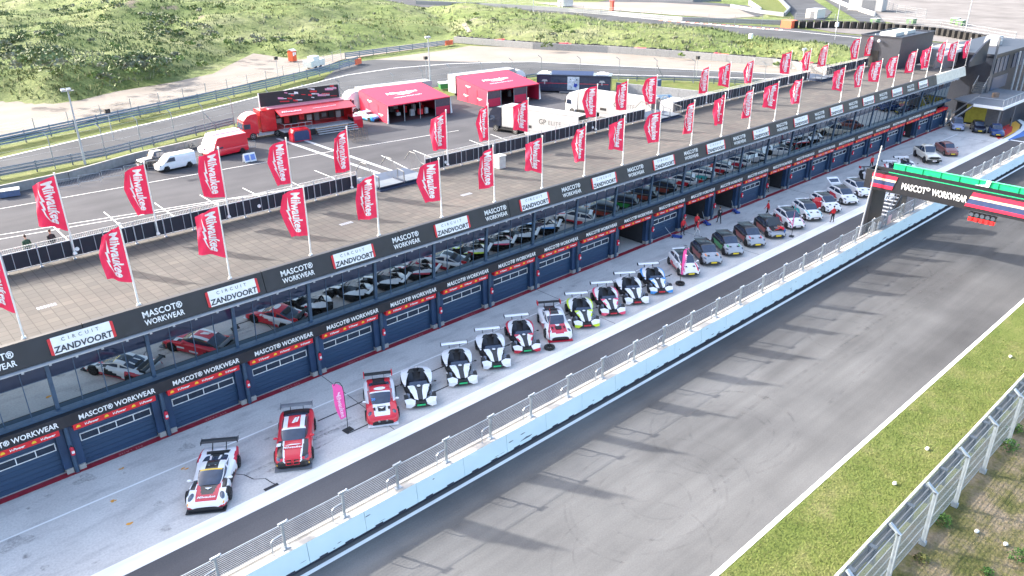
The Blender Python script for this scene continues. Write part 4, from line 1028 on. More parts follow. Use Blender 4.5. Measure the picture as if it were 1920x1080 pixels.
b = MB(); b.slab([(-.75, -.3, 1.06), (-.75, .3, 1.06), (-1.35, .34, .97), (-1.35, -.34, .97)], .02); b.slab([(-1.5, -.55, .96), (-1.5, .55, .96), (-1.78, .6, .93), (-1.78, -.6, .93)], .03); b.build('engine_vent', MATT, t)
b = MB()
for s in (-1, 1): b.slab([(-.15, s*.12, 1.175), (-.15, s*.2, 1.17), (-1.2, s*.30, 1.03), (-1.2, s*.2, 1.04)], .015)
b.build('roof_stripe', PAINT['white'], t)
for s in (-1, 1): b = MB(); b.box((2.14, s*.76, .45), (.14, .22, .03), tilt=(0, .5)); b.build('marker_light', mat('amber_light', (.8, .35, .05), .4), t)
rearwing(t, -2.28, 1.28, 1.86, CARBON, .40, foot=.88, back=.42)
put_text('Milwaukee', .2, frame((1.86, 0, .645), (0, 1, 0), (-1, 0, .24)), WHITE, t, bold=.02, shear=.25)
b = MB(); b.slab([(1.22, -.17, .745), (1.22, .17, .745), (1.36, 0, .72)], .01); b.build('bonnet_emblem', WHITE, t)
place_car(t, 10.9, 35.95, 236, 'white and red mid engined race car with tall black rear wing, nearest the camera', 'race car')

# ---- red coupe with kidney grille
def liv_m(x, y, z, s):
    a = abs(y)
    if z == 9: return 'black' if .52 < a < .60 else ('white' if .42 < a <= .52 else 'red')
    if z == 8: return 'white'
    if z < .2: return 'black'
    if s: return 'white' if abs(z-.42-.12*x) < .045 and x < 1.2 else ('black' if x > 2.0 and z < .5 else 'red')
    if x > .85:
        e = .47-.07*max(0, x-1.3)
        if x > 2.2 and z < .55: return 'black'
        if a < e: return 'red'
        if a < e+.07: return 'white'
        if x < 2.2: return 'black' if a < .80 else 'red'
        return 'red'
    if x < -1.6: return 'black' if a < .72 else 'red'
    return 'red'
def coupe(liv, pil, nm='race_car', wing=True, acc=True):
    t = car(nm)
    st = [(2.42, .66, .14, .42, .52), (2.34, .84, .12, .58, .66), (2.1, .94, .12, .70, .78), (1.6, .98, .14, .80, .88), (1.1, .96, .15, .86, .95), (.8, .95, .15, .88, .97), (.2, .94, .16, .90, .98), (-.8, .95, .16, .93, 1.0), (-1.35, .98, .16, .96, 1.04), (-1.9, .97, .18, .96, 1.04), (-2.25, .9, .22, .92, 1.0), (-2.36, .82, .3, .8, .88)]
    car_body(t, st, (1.5, -1.36), .34, liv, 76); car_cabin(t, st, (1.05, .15, -1.05, -1.85, 1.36, .85, .66), liv, pil); wheels(t, (1.5, -1.36), .985, .34, RIMD, .28)
    lights(t, st, 2.16, .66, .66, .2, .17, .05, ang=-.35)
    return t, st
t, st = coupe(liv_m, 'black'); mirrors(t, .62, .86, .98, 'red')
for s in (-1, 1):
    b = MB(); b.slab([(2.44, s*.03, .36), (2.44, s*.34, .36), (2.36, s*.33, .66), (2.38, s*.06, .68)], .03, 0); k = b.build('kidney_grille', MATT, t)
    q = MB(); q.tube([(2.45, s*.03, .36), (2.45, s*.34, .36), (2.37, s*.33, .67), (2.39, s*.05, .69), (2.45, s*.03, .36)], .022, 6); q.build('grille_surround', PAINT['red'], k)
    b = MB(); b.box((2.3, s*.74, .34), (.12, .2, .09)); b.build('fog_light', mat('yellow_lamp', (.8, .45, .05), .4), t)
b = MB(); b.bb(2.1, 2.56, -.95, .95, .06, .1); b.build('front_splitter', GREY, t)
rearwing(t, -2.25, 1.33, 1.75, mat('wing_grey', (.13, .14, .16), .4), .36, foot=1.0, back=.15)
put_text('Milwaukee', .24, frame((1.55, 0, .935), (0, 1, 0), (-1, 0, .12)), WHITE, t, bold=.02, shear=.25)
b = MB(); b.slab([(1.38, -.42, .958), (1.38, .3, .958), (1.33, .42, .965), (1.30, -.1, .972)], .008)
b.slab([(-.2, -.12, 1.398), (-.2, .02, 1.398), (-.75, .14, 1.398), (-.75, .03, 1.398)], .012); b.slab([(-.25, .06, 1.398), (-.3, .18, 1.398), (-.8, .26, 1.396), (-.8, .18, 1.396)], .012); b.build('emblem', WHITE, t)
b = MB(); b.slab([(1.1, -.86, .955), (1.1, -.62, .975), (1.38, -.64, .945), (1.38, -.86, .925)], .01); b.build('number_square', PAINT['white'], t)
place_car(t, 15.9, 36.2, 238, 'red race coupe with black bonnet corners, white stripes and a grey rear wing', 'race car')

# ---- two small mid engined coupes
def liv_c1(x, y, z, s):
    a = abs(y)
    if z == 9: return 'red'
    if z == 8: return 'white'
    if z < .2: return 'white' if x > 1.9 else 'black'
    if s: return 'white' if (x < .6 and z > .55+.25*x) else 'red'
    if x > .75:
        if a < .50-(x-.8)*.05 and x < 1.95: return 'white'
        return 'red' if z > .28 else 'white'
    if x < -.6 and a < .35: return 'black'
    return 'red' if a < .7 else 'white'
def liv_c2(x, y, z, s):
    a = abs(y)
    if z == 9: return 'white' if a > .3 else 'black'
    if z == 8: return 'white'
    if z < .2: return 'crimson'
    if s: return 'crimson' if (z < .55+.3*x and x > -.9) and x < .7 else 'white'
    if x > .75: return 'crimson' if .12 < a < .55 and x < 1.9 or (a < .3 and x > 1.5 and x < 2) else 'white'
    if x < -.6 and a < .4: return 'black'
    return 'white'
def gt4(liv, pil, vent='black'):
    t = car('race_car')
    st = [(2.2, .60, .12, .34, .42), (2.12, .80, .1, .48, .54), (1.85, .91, .1, .62, .64), (1.4, .95, .12, .74, .73), (1.0, .92, .13, .78, .82), (.6, .9, .13, .78, .86), (0, .9, .14, .80, .88), (-.7, .93, .14, .86, .92), (-1.25, .95, .15, .88, .93), (-1.75, .92, .2, .86, .92), (-2.1, .85, .25, .82, .88), (-2.2, .76, .3, .72, .78)]
    car_body(t, st, (1.32, -1.16), .33, liv, 70); car_cabin(t, st, (.98, .1, -.62, -1.6, 1.27, .82, .62), liv, pil); wheels(t, (1.32, -1.16), .955, .33, RIMD, .27)
    lights(t, st, 1.68, .70, .63, .22, .12, .085, ang=.3); mirrors(t, .66, .84, .92, 'white')
    b = MB(); b.bb(1.9, 2.3, -.86, .86, .05, .09); b.build('front_splitter', PAINT['white'] if liv is liv_c1 else PAINT['crimson'], t)
    b = MB()
    for s in (-1, 1): b.slab([(2.2, s*.35, .18), (2.12, s*.82, .18), (2.05, s*.82, .34), (2.14, s*.4, .34)], .03)
    b.build('air_intake', MATT, t)
    b = MB(); b.slab([(1.2, -.24, .815), (1.2, .24, .815), (1.6, .2, .735), (1.6, -.2, .735)], .01)
    for s in (-1, 1): b.slab([(1.25, s*.36, .805), (1.25, s*.48, .80), (1.5, s*.46, .75), (1.5, s*.36, .755)], .01)
    b.build('bonnet_vent', MATT, t)
    b = MB(); b.slab([(-.75, -.4, 1.24), (-.75, .4, 1.24), (-1.1, .42, 1.14), (-1.1, -.42, 1.14)], .015); b.build('rear_vent', MATT, t)
    w_ = rearwing(t, -2.05, 1.26, 1.65, MATT, .34, foot=.9, back=.1)
    q = MB()
    for s in (-1, 1): q.bb(-2.28, -1.82, s*.84-.03, s*.84+.03, 1.1, 1.36)
    q.build('end_plate', REDS, w_)
    return t
t = gt4(liv_c1, 'red')
b = MB(); n = 18; b.slab([(-.1+.18*cos(2*pi*i/n), .34*sin(2*pi*i/n), 1.315) for i in range(n)], .012); b.build('roof_oval', WHITE, t)
for s in (-1, 1):
    b = MB(); b.box((2.0, s*.62, .42), (.1, .26, .09)); b.build('orange_light', ORANGE, t)
    b = MB(); b.cyl((2.16, s*.22, .36), (2.2, s*.22, .36), .07, n=12); b.build('spot_light', WHITE, t)
put_text('20', .22, frame((.66, -.42, 1.03), (0, 1, 0), (-1, 0, .75)), mat('number_blue', (.1, .3, .75), .5), t, bold=.02)
b = MB(); b.slab([(1.28, -.2, .812), (1.28, .2, .812), (1.42, 0, .785)], .006); b.build('bonnet_emblem', WHITE, t)
place_car(t, 21.75, 36.15, 240, 'small red race coupe with white bonnet and orange lamps beside the pink feather flag', 'race car')
t = gt4(liv_c2, 'white'); place_car(t, 37.3, 36.2, 237, 'white small race coupe with crimson bonnet stripes between the open sports cars', 'race car')
# blue and white coupe by the tent
def liv_b(x, y, z, s):
    if z == 9: return 'sky' if abs(y) < .5 else 'white'
    if z == 8: return 'white'
    if x > 1.0: return 'sky' if (abs(y) > .25 or x > 2.0) and x+abs(y)*.3 > 1.3 else 'white'
    return 'sky' if (s and z < .45) else 'white'
t, st = coupe(liv_b, 'white', 'race_car')
for s in (-1, 1): b = MB(); b.slab([(2.44, s*.03, .36), (2.44, s*.34, .36), (2.36, s*.33, .66), (2.38, s*.06, .68)], .03, 0); b.build('kidney_grille', PAINT['navy'], t)
mirrors(t, .62, .86, .98, 'white'); place_car(t, 67.4, 108.0, -84, 'white coupe with bright blue bonnet and roof parked beside the pink tent', 'race car')

# ---- open two seaters with exposed wheels
def xbow(acc, platem, wing=True):
    t = car('open_sports_car'); W_, A = PAINT['white'], PAINT[acc]
    st = [(1.95, .2, .18, .3, .34), (1.85, .42, .14, .36, .42), (1.5, .34, .14, .42, .54), (1.0, .42, .13, .5, .68), (.5, .62, .12, .50, .62), (.1, .8, .12, .48, .5), (-.5, .84, .12, .56, .58), (-1.0, .72, .13, .70, .80), (-1.5, .55, .2, .76, .9), (-1.85, .45, .3, .7, .78)]
    car_body(t, st, (9, 9), .33, lambda x, y, z, s: 'trim', 34)
    wheels(t, (1.28, ), .9, .315, RIMD, .23, .80); wheels(t, (-1.22, ), .9, .335, RIMD, .3, .80)
    for s in (-1, 1):
        b = MB()
        for x, r in ((1.28, .37), ):
            pts = [(x+r*cos(a), r*sin(a)+.315) for a in [pi*.08+pi*.72*i/7 for i in range(8)]]
            for p, q in zip(pts, pts[1:]): b.slab([(p[0], s*.70, p[1]), (p[0], s*.95, p[1]), (q[0], s*.95, q[1]), (q[0], s*.70, q[1])], .02)
        b.tube([(1.28, s*.3, .35), (1.28, s*.75, .32)], .03, 5); b.tube([(1.05, s*.35, .42), (1.28, s*.75, .38)], .02, 5)
        b.build('mudguard', MATT, t)
    for s in (-1, 1):   # pointed front wedges
        b = MB(); b.slab([(1.98, s*.36, .34), (1.90, s*.88, .40), (1.66, s*.95, .60), (1.56, s*.60, .60), (1.72, s*.30, .52)], .05, 0)
        b.slab([(1.99, s*.62, .14), (1.93, s*.9, .16), (1.90, s*.9, .40), (1.98, s*.34, .33)], .04, 1 if acc != 'white' else 0); b.build('front_wedge', [W_, A], t)
        b = MB(); b.slab([(1.74, s*.14, .55), (1.62, s*.34, .57), (1.12, s*.48, .78), (.74, s*.62, .90), (.62, s*.56, .93), (.62, s*.26, .92), (1.05, s*.16, .80)], .05, 0)
        b.slab([(.84, s*.62, .905), (.60, s*.66, .95), (.60, s*.30, .95), (.72, s*.40, .935)], .03, 1); b.slab([(1.3, s*.44, .72), (1.0, s*.57, .84), (1.0, s*.47, .855), (1.3, s*.35, .74)], .03, 1); b.build('bonnet_panel', [W_, A], t)
        # rear crescent
        P_ = [((.12, .80, .62), (.10, .74, .66)), ((-.3, .92, .80), (-.28, .66, .92)), ((-.75, .96, .92), (-.7, .52, 1.08)), ((-1.15, .92, .98), (-1.05, .34, 1.16)), ((-1.5, .74, .98), (-1.3, .16, 1.16)), ((-1.78, .42, .94), (-1.55, .05, 1.08))]
        b = MB()
        for (a, c), (a2, c2) in zip(P_, P_[1:]):
            f3 = lambda p: (p[0], p[1]*s, p[2])
            mid = lambda p, q, k: tuple(p[i]+(q[i]-p[i])*k for i in range(3))
            b.slab([f3(a), f3(a2), f3(mid(a2, c2, .3)), f3(mid(a, c, .3))], .04, 1); b.slab([f3(mid(a, c, .3)), f3(mid(a2, c2, .3)), f3(c2), f3(c)], .04, 0)
        b.slab([(.05, s*.78, .66), (-.35, s*.88, .84), (-.8, s*.92, .98), (-.8, s*.9, .62), (-.3, s*.87, .5)], .03, 0) if False else None
        b.build('rear_panel', [W_, A], t)
        b = MB(); b.slab([(.62, s*.80, .44), (.40, s*.90, .30), (.75, s*.86, .30)], .03, 0); b.build('side_winglet', W_, t)
        b = MB(); b.tube([(.45, s*.66, .92), (.42, s*.98, .98)], .015, 5); b.ell((.42, s*1.02, 1.0), (.06, .1, .06)); b.build('mirror', MATT, t)
        b = MB(); sx = -.42; b.slab([(sx+.3, s*.18, .55), (sx+.3, s*.56, .55), (sx-.1, s*.56, .56), (sx-.1, s*.18, .56)], .08); b.slab([(sx-.08, s*.18, .55), (sx-.08, s*.56, .55), (sx-.34, s*.50, 1.06), (sx-.34, s*.24, 1.06)], .09)
        b.slab([(sx-.3, s*.27, 1.02), (sx-.3, s*.47, 1.02), (sx-.38, s*.44, 1.2), (sx-.38, s*.3, 1.2)], .06); b.build('seat', mat('seat_dark', (.02, .024, .035), .7), t)
        b = MB(); b.slab([(-.78, s*.10, 1.1), (-.78, s*.56, 1.1), (-.92, s*.42, 1.28), (-.92, s*.22, 1.28)], .05); b.slab([(-.92, s*.22, 1.28), (-.92, s*.42, 1.28), (-1.3, s*.22, 1.12), (-1.3, s*.12, 1.12)], .03); b.build('roll_hoop', MATT, t)
        lo = MB(); lo.slab([(1.5, s*.62, .60), (1.38, s*.80, .66), (1.1, s*.74, .74), (1.2, s*.58, .72)], .05); lo.build('headlight', LAMP, t)
    b = MB(); b.slab([(1.05, -.13, .81), (1.05, .13, .81), (.62, .24, .93), (.62, -.24, .93)], .04); b.slab([(1.75, -.09, .57), (1.75, .09, .57), (1.05, .13, .80), (1.05, -.13, .80)], .03); b.build('bonnet_spine', PAINT['black'], t)
    b = MB(); b.cyl((.70, 0, .935), (.70, 0, .965), .11, n=12); b.build('badge', W_, t)
    b = MB(); b.slab([(.60, -.58, .92), (.60, .58, .92), (.38, .5, 1.08), (.38, -.5, 1.08)], .015); b.build('visor', GLASSD, t)
    b = MB(); b.slab([(.35, -.56, .60), (.35, .56, .60), (-.75, .52, .62), (-.75, -.52, .62)], .02); b.build('cockpit', mat('cockpit_dark', (.012, .015, .03), .35), t)
    b = MB(); b.cyl((.28, .36, .86), (.31, .36, .885), .15, n=14); b.build('steering_wheel', MATT, t)
    b = MB(); b.slab([(1.96, -.66, .12), (1.96, .66, .12), (1.95, .34, .40), (1.95, -.34, .40)], .04); b.build('front_mouth', PAINT['black'], t)
    plate(t, 2.0, .30, platem, .5, .2, 'nose_plate')
    if wing: 
        w_ = rearwing(t, -1.92, 1.24, 1.72, WHITE, .30, foot=.86, back=.2, endh=.12)
        q = MB()
        for s in (-1, 1): q.bb(-2.12, -1.72, s*.875-.012, s*.875+.012, 1.12, 1.32)
        q.build('end_plate', MATT, w_)
    return t
GP_ = mat('green_plate', (.02, .5, .18), .5); RP_ = mat('red_plate', (.62, .03, .05), .5)
XG = 'open two seat sports cars lined up in the pit lane'
for acc, pm, wg, x, y, rz, lab in [
 ('white', GP_, False, 24.45, 35.9, 240, 'white and black open sports car without a rear wing'),
 ('white', GP_, True, 28.0, 36.1, 240, 'white and black open sports car with white wing, right of the wingless one'),
 ('white', GP_, True, 31.1, 36.2, 239, 'white and black open sports car with green nose plate, left of the red trimmed one'),
 ('crimson', GP_, True, 34.1, 36.35, 239, 'open sports car with dark red trim and a green nose plate'),
 ('lime', RP_, True, 40.1, 36.0, 236, 'open sports car with lime yellow panels and a red nose plate'),
 ('pink', RP_, True, 43.1, 36.0, 236, 'open sports car with coral pink panels and a red nose plate'),
 ('white', RP_, True, 46.0, 36.0, 236, 'white and black open sports car between the pink and the blue one'),
 ('blue', RP_, True, 49.0, 35.9, 236, 'open sports car with bright blue panels, last before the gap'),
 ('red', RP_, True, 96.3, 36.2, 225, 'open sports car with red trim beyond the gantry, behind the person in red'),
 ('white', RP_, True, 99.2, 36.0, 225, 'white and black open sports car beyond the gantry, beside the pickup')]:
    place_car(xbow(acc, pm, wg), x, y, rz, lab, 'sports car', XG)
# far white coupe partly behind the gantry
t = gt4(lambda x, y, z, s: 'trim' if z in (9, 8) else ('trim' if x < -1.2 else 'white'), 'white'); place_car(t, 91.6, 36.6, 232, 'white coupe with black tail just behind the gantry end', 'car')

# ---- everyday cars at the far end
def plain(col, kind, pil=None):
    t = car('parked_car'); pil = pil or col; L = {'hatch': 3.7, 'estate': 4.3, 'mini': 3.5, 'saloon': 4.3}[kind]; h = L/2; zr = {'hatch': 1.47, 'estate': 1.6, 'mini': 1.5, 'saloon': 1.42}[kind]
    st = [(h, .55, .25, .5, .58), (h-.08, .72, .2, .62, .70), (h-.35, .83, .18, .74, .82), (h-.9, .85, .18, .84, .95), (0, .85, .2, .92, 1.0), (-h+.7, .86, .2, .96, 1.04), (-h+.1, .78, .25, .92, 1.0), (-h, .7, .3, .8, .88)]
    xd = -h+(.15 if kind != 'saloon' else .55); xc = xd+(.45 if kind != 'saloon' else .7)
    lv = lambda x, y, z, s: None if z == 8 else (col if z > .28 else 'trim')
    car_body(t, st, (h-.75, -h+.7), .3, lv); car_cabin(t, st, (h-.95, h-1.6, xc, xd, zr, .78, .6), lv, pil); wheels(t, (h-.75, -h+.7), .86, .3, RIML); lights(t, st, h-.22, .6, .68, .17, .15, .08, ang=-.5); mirrors(t, h-1.25, .8, .98, col)
    grille(t, [(h+.01, -.4, .28), (h+.01, .4, .28), (h, .35, .5), (h, -.35, .5)]); plate(t, h+.035, .4, YELLOW)
    return t
for col, kind, x, y, rz, lab in [('lilac', 'estate', 127.6, 40.4, 205, 'pale lilac estate car by the far garages'), ('navy', 'hatch', 128.0, 37.6, 207, 'dark blue grey hatchback between the lilac estate and the small blue car'), ('deepblue', 'mini', 127.2, 34.9, 207, 'small deep blue car on the painted red ground'), ('rust', 'saloon', 111.5, 35.9, 222, 'dull reddish brown saloon behind the cream pickup')]:
    place_car(plain(col, kind), x, y, rz, lab, 'car')
# cream off road pickup
def pickup(col='cream', nm='pickup_truck', bed=True, L=5.0):
    t = car(nm); h = L/2
    st = [(h, .78, .45, .95, 1.0), (h-.1, .86, .42, 1.05, 1.1), (h-.9, .88, .42, 1.12, 1.18), (.9, .88, .42, 1.16, 1.2), (-.6, .88, .42, 1.16, 1.18), (-h+.05, .86, .45, 1.14, 1.15), (-h, .82, .5, 1.1, 1.12)]
    lv = lambda x, y, z, s: None if z == 8 else (col if z > .5 else 'trim')
    car_body(t, st, (h-.85, -h+1.0), .4, lv, 44); car_cabin(t, st, (.95, .55, -.65, -.85, 1.9, .8, .68), lv, col); wheels(t, (h-.85, -h+1.0), .92, .40, RIMD, .27)
    b = MB(); b.bb(-h+.12, -.95, -.68, .68, 1.14, 1.21); b.build('load_bed', MATT, t)
    b = MB(); b.bb(h-.02, h+.2, -.88, .88, .45, .62); b.build('bumper', MATT, t); b = MB(); b.bb(h-.01, h+.02, -.55, .55, .68, .98); b.build('grille', MATT, t)
    lights(t, st, h+.01, .66, .84, .04, .11, .11); plate(t, h+.22, .53, PINKP); mirrors(t, .75, .84, 1.35, 'trim')
    for s in (-1, 1): b = MB(); b.slab([(-.5, s*.3, 1.95), (-.2, s*.3, 1.95), (-.2, s*.55, 1.94), (-.5, s*.55, 1.94)], .01); b.build('roof_hatch', mat('hatch_tan', (.4, .33, .2), .6), t)
    return t
t = pickup(); place_car(t, 106.2, 36.4, 222, 'cream off road pickup with black load bed', 'pickup')
# white rally raid style car at the far right
t = pickup('white', 'rally_car', L=4.9)
b = MB(); b.slab([(2.3, -.12, 1.12), (2.3, .12, 1.12), (1.0, .14, 1.22), (1.0, -.14, 1.22)], .02); b.bb(2.4, 2.62, -.9, .9, .5, 1.0); b.build('bull_bar', MATT, t); plate(t, 2.66, .62)
place_car(t, 138.6, 37.3, 200, 'white rally car with black front at the right edge on the painted ground', 'rally car')
# ---- vans and the black off-roader in the paddock
def van(col, L, Ht, W, pil, liv=None, nm='van', hood=.9, wr=.34):
    t = car(nm); h = L/2
    st = [(h, W*.62, .3, .62, .72), (h-.1, W*.86, .25, .80, .90), (h-.45, W*.97, .24, .98, 1.06), (h-hood, W, .24, 1.1, 1.18), (0, W, .26, 1.12, 1.16), (-h+.1, W, .28, 1.12, 1.16), (-h, W*.96, .32, 1.1, 1.14)]
    lv = liv or (lambda x, y, z, s: None if z == 8 else (col if z > .36 else 'trim'))
    car_body(t, st, (h-.95, -h+1.0), wr, lv, 44)
    # upper box
    b = MB(); xa, xb, xd = h-hood+.1, h-hood-.75, -h+.01; w1, w2 = W*.97, W*.86; n = 14; rows = []
    for i in range(n+1):
        x = xa+(xd-xa)*i/n; u = max(0, min(1, (xa-x)/(xa-xb))); z = 1.14+(Ht-1.14)*u**.8; w_ = w1+(w2-w1)*u
        rows.append([(x, w1, 1.1), (x, (w1+w_)/2, 1.1+(z-1.1)*.55), (x, w_, z-.08), (x, w_*.9, z), (x, 0, z+.03), (x, -w_*.9, z), (x, -w_, z-.08), (x, -(w1+w_)/2, 1.1+(z-1.1)*.55), (x, -w1, 1.1)])
    m = 9; b.add([p for r in rows for p in r], [(i*m+j, i*m+j+1, (i+1)*m+j+1, (i+1)*m+j) for i in range(n) for j in range(m-1)]+[tuple(n*m+j for j in range(m))])
    b.build('cargo_body', PAINT[col], t, True)
    b = MB(); b.slab([(xa-.02, -w1*.86, 1.17), (xa-.02, w1*.86, 1.17), (xb+.06, w2*.84, Ht-.06), (xb+.06, -w2*.84, Ht-.06)], .03); b.v = [(x+.03, y, z+.03) for x, y, z in b.v]; b.build('windscreen', GLASSD if pil != 'bright' else mat('bright_glass', (.4, .42, .43), .05, .5), t)
    for s in (-1, 1):
        b = MB(); b.slab([(xa-.2, s*(w1+.005), 1.2), (xb-.55, s*(w1+.005), 1.2), (xb-.55, s*(w2+.05), min(Ht-.25, 1.75)), (xb+.1, s*(w2+.06), min(Ht-.25, 1.75))], .02); b.build('side_window', GLASSD, t)
    wheels(t, (h-.95, -h+1.0), W+.01, wr, RIMD); lights(t, st, h-.25, W*.76, .86, .16, .14, .1, ang=-.5); mirrors(t, xa-.3, W, 1.3, 'trim')
    grille(t, [(h+.01, -.5, .5), (h+.01, .5, .5), (h-.02, .46, .7), (h-.02, -.46, .7)])
    return t
van_ = [('white', 4.9, 1.95, .95, 'x', 33.6, 100.6, 184, 'white van parked beside the black off-roader'), ('red', 5.9, 2.65, 1.0, 'bright', 41.2, 102.6, 186, 'tall dark red van behind the crowd barriers'), ('white', 5.9, 2.6, 1.0, 'bright', 41.6, 105.3, 186, 'tall white van mostly hidden behind the dark red van')]
for col, L, Ht, W, pil, x, y, rz, lab in van_: place_car(van(col, L, Ht, W, pil), x, y, rz, lab, 'van')
PAINT['red'] = PAINT['red']
t = pickup('black', 'off_roader', L=4.8); place_car(t, 32.6, 103.9, 186, 'black off-roader with pale bonnet at the end of the row of vans', 'car')
# ================================================================ start gantry
BL = mat('gantry_black', (.014, .015, .02), .45, var=.2); SRED = mat('stripe_red', (.6, .02, .06), .5); SCR = mat('stripe_cream', (.8, .6, .38), .5); SNV = mat('stripe_navy', (.03, .05, .13), .5)
GG = mat('gantry_green', (.0, .42, .16), .5)
t = empty('start_gantry', (72, 28, 0), 0, 'black start gantry across the track with white lettering, striped panels and green walkway rail', 'gantry')
def gp(mb, name, m, sm=False): o = mb.build(name, m, t, sm); o.matrix_parent_inverse = Matrix.Translation((-72, -28, 0)); return o
z0, z1, gx = 5.25, 7.05, 71.5
b = MB(); b.bb(gx, gx+1.6, -3, 29.4, z0, z0+.12); b.bb(gx, gx+.12, -3, 29.4, z0+.12, z1); b.bb(gx+1.48, gx+1.6, -3, 29.4, z0+.12, z1); b.bb(gx+.12, gx+1.48, 29.28, 29.4, z0+.12, z1); gp(b, 'beam', BL)
b = MB(); b.bb(gx+.12, gx+1.48, -3, 29.2, z1-.45, z1-.4); gp(b, 'walkway', DSTEEL)
b = MB(); y = 26.6
b.bb(gx+1.5, gx+1.58, -3, 27.6, z1, z1+.52); b.bb(gx+.0, gx+.05, -3, 27.4, z1, z1+.06)
while y > -3: b.bb(gx+1.44, gx+1.5, y-.03, y+.03, z1, z1+.52); y -= 1.55
gp(b, 'green_rail', [GG]); b = MB(); b.bb(gx+1.42, gx+1.6, -3, 27.6, z1+.52, z1+.56); gp(b, 'rail_cap', mat('green_light', (.1, .6, .3), .5))
b = MB(); b.slab([(gx+1.40, 20.6, z1+.02), (gx+1.40, 19.5, z1+.02), (gx+1.40, 19.4, z1+.6), (gx+1.40, 19.75, z1+.6), (gx+1.4, 19.8, z1+.2)], .03); gp(b, 'rail_mark', WHITE)
def stripes(y0, y1, sl=.35):
    b = MB(); hs = [(.06, .52, 0), (.52, .74, 1), (.74, 1.16, 2), (1.16, 1.5, 0)]
    for a, c, mi in hs:
        za, zc = z1-.22-a, z1-.22-c; k = sl
        b.slab([(gx-.02, y0-k*a, za), (gx-.02, y1-(0 if y1 < 5 else k*a)+.0, za), (gx-.02, y1-(0 if y1 < 5 else k*c), zc), (gx-.02, y0-k*c, zc)], .02, mi)
    gp(b, 'stripe_panel', [SRED, SCR, SNV])
b = MB()
for a, c, mi in [(.0, .36, 0), (.36, .56, 1), (.56, .95, 2), (.95, 1.28, 0)]:
    za, zc = z1-.25-a, z1-.25-c; b.slab([(gx-.03, 28.75, za), (gx-.03, 26.45+.28*a, za), (gx-.03, 26.45+.28*c, zc), (gx-.03, 28.75, zc)], .02, mi)
gp(b, 'stripe_panel', [SRED, SCR, SNV])
b = MB()
for a, c, mi in [(.12, .5, 0), (.5, .7, 1), (.7, 1.15, 2), (1.15, 1.42, 0)]:
    za, zc = z1-.1-a, z1-.1-c; b.slab([(gx-.03, 20.1+.35*a, za), (gx-.03, 15.6, za), (gx-.03, 15.6, zc), (gx-.03, 20.1+.35*c, zc)], .02, mi)
gp(b, 'stripe_panel', [SRED, SCR, SNV])
b = MB(); b.slab([(gx-.035, 15.9, z0+.1), (gx-.035, 9, z0+.1), (gx-.035, 9, z1-.1), (gx-.035, 15.3, z1-.1)], .02); gp(b, 'white_panel', WHITE)
put_text('MASCOT', .82, frame((gx-.04-72, 24.95-28, 6.1), (0, -1, 0), (0, 0, 1)), WHITE, t, bold=.02, fit=2.1)
put_text('\u00ae', .42, frame((gx-.04-72, 23.72-28, 6.28), (0, -1, 0), (0, 0, 1)), WHITE, t, bold=.03)
put_text('WORKWEAR', .82, frame((gx-.04-72, 21.95-28, 6.1), (0, -1, 0), (0, 0, 1)), WHITE, t, bold=.02, fit=2.9)
b = MB(); b.bb(gx+.1, gx+3.2, 28.5, 28.8, .0, z0+.1); gp(b, 'leg', BL)
b = MB(); b.cyl((70.9, 28.75, 0), (71.2, 28.3, 9.4), .07, n=8); gp(b, 'slanted_mast', LGREY)
b = MB(); b.cyl((74.7, 28.6, 0), (74.7, 28.6, z0), .06, n=8); gp(b, 'drain_pipe', GREY)
b = MB(); b.bb(gx-.25, gx-.02, 17.9, 20.0, 5.05, 5.2)
for i in range(5):
    y = 19.8-i*.42; b.box((gx-.2, y, 5.0), (.3, .36, .4))
lo = gp(b, 'light_box', BLACK)
RL = mat('lamp_red', (.85, .03, .03), .3, coat=.6)
for i in range(5):
    y = 19.8-i*.42
    q = MB(); q.cyl((gx-.36, y, 5.02), (gx-.39, y, 5.02), .17, n=14); gp(q, 'lamp_disc', DSTEEL)
    q = MB(); q.box((gx-.2, y, 4.62), (.34, .38, .34)); q.cyl((gx-.37, y, 4.62), (gx-.44, y, 4.62), .15, n=14); gp(q, 'red_lamp', RL)
# stairs to the gantry
t = empty('gantry_stairs', (78, 29, 0), 0, 'black steel stairs with landing behind the gantry leg on the pit wall', 'stairs')
b = MB()
for i in range(7): b.bb(-1.9+i*.35, -1.6+i*.35, -.55, .55, 1.5+i*.28, 1.55+i*.28)
b.build('tread', LGREY, t); b = MB(); b.bb(.6, 2.0, -.6, .6, 3.35, 3.45); b.build('landing', GREY, t)
for s in (-1, 1): b = MB(); b.tube([(-2, s*.6, 1.4), (-2, s*.6, 2.4), (.6, s*.6, 4.4), (2.0, s*.6, 4.4), (2.0, s*.6, 0)], .04, 6); b.tube([(.6, s*.6, 4.4), (.6, s*.6, .4)], .05, 6); b.slab([(-2, s*.58, 1.3), (.6, s*.58, 3.3), (.6, s*.58, 3.1), (-2, s*.58, 1.1)], .04); b.build('handrail', DSTEEL, t)
b = MB(); b.bb(2.0, 2.05, -.6, .6, 1.0, 4.4); b.bb(.7, 2.0, -.62, -.58, 1.2, 4.4); b.build('screen_panel', BL, t)
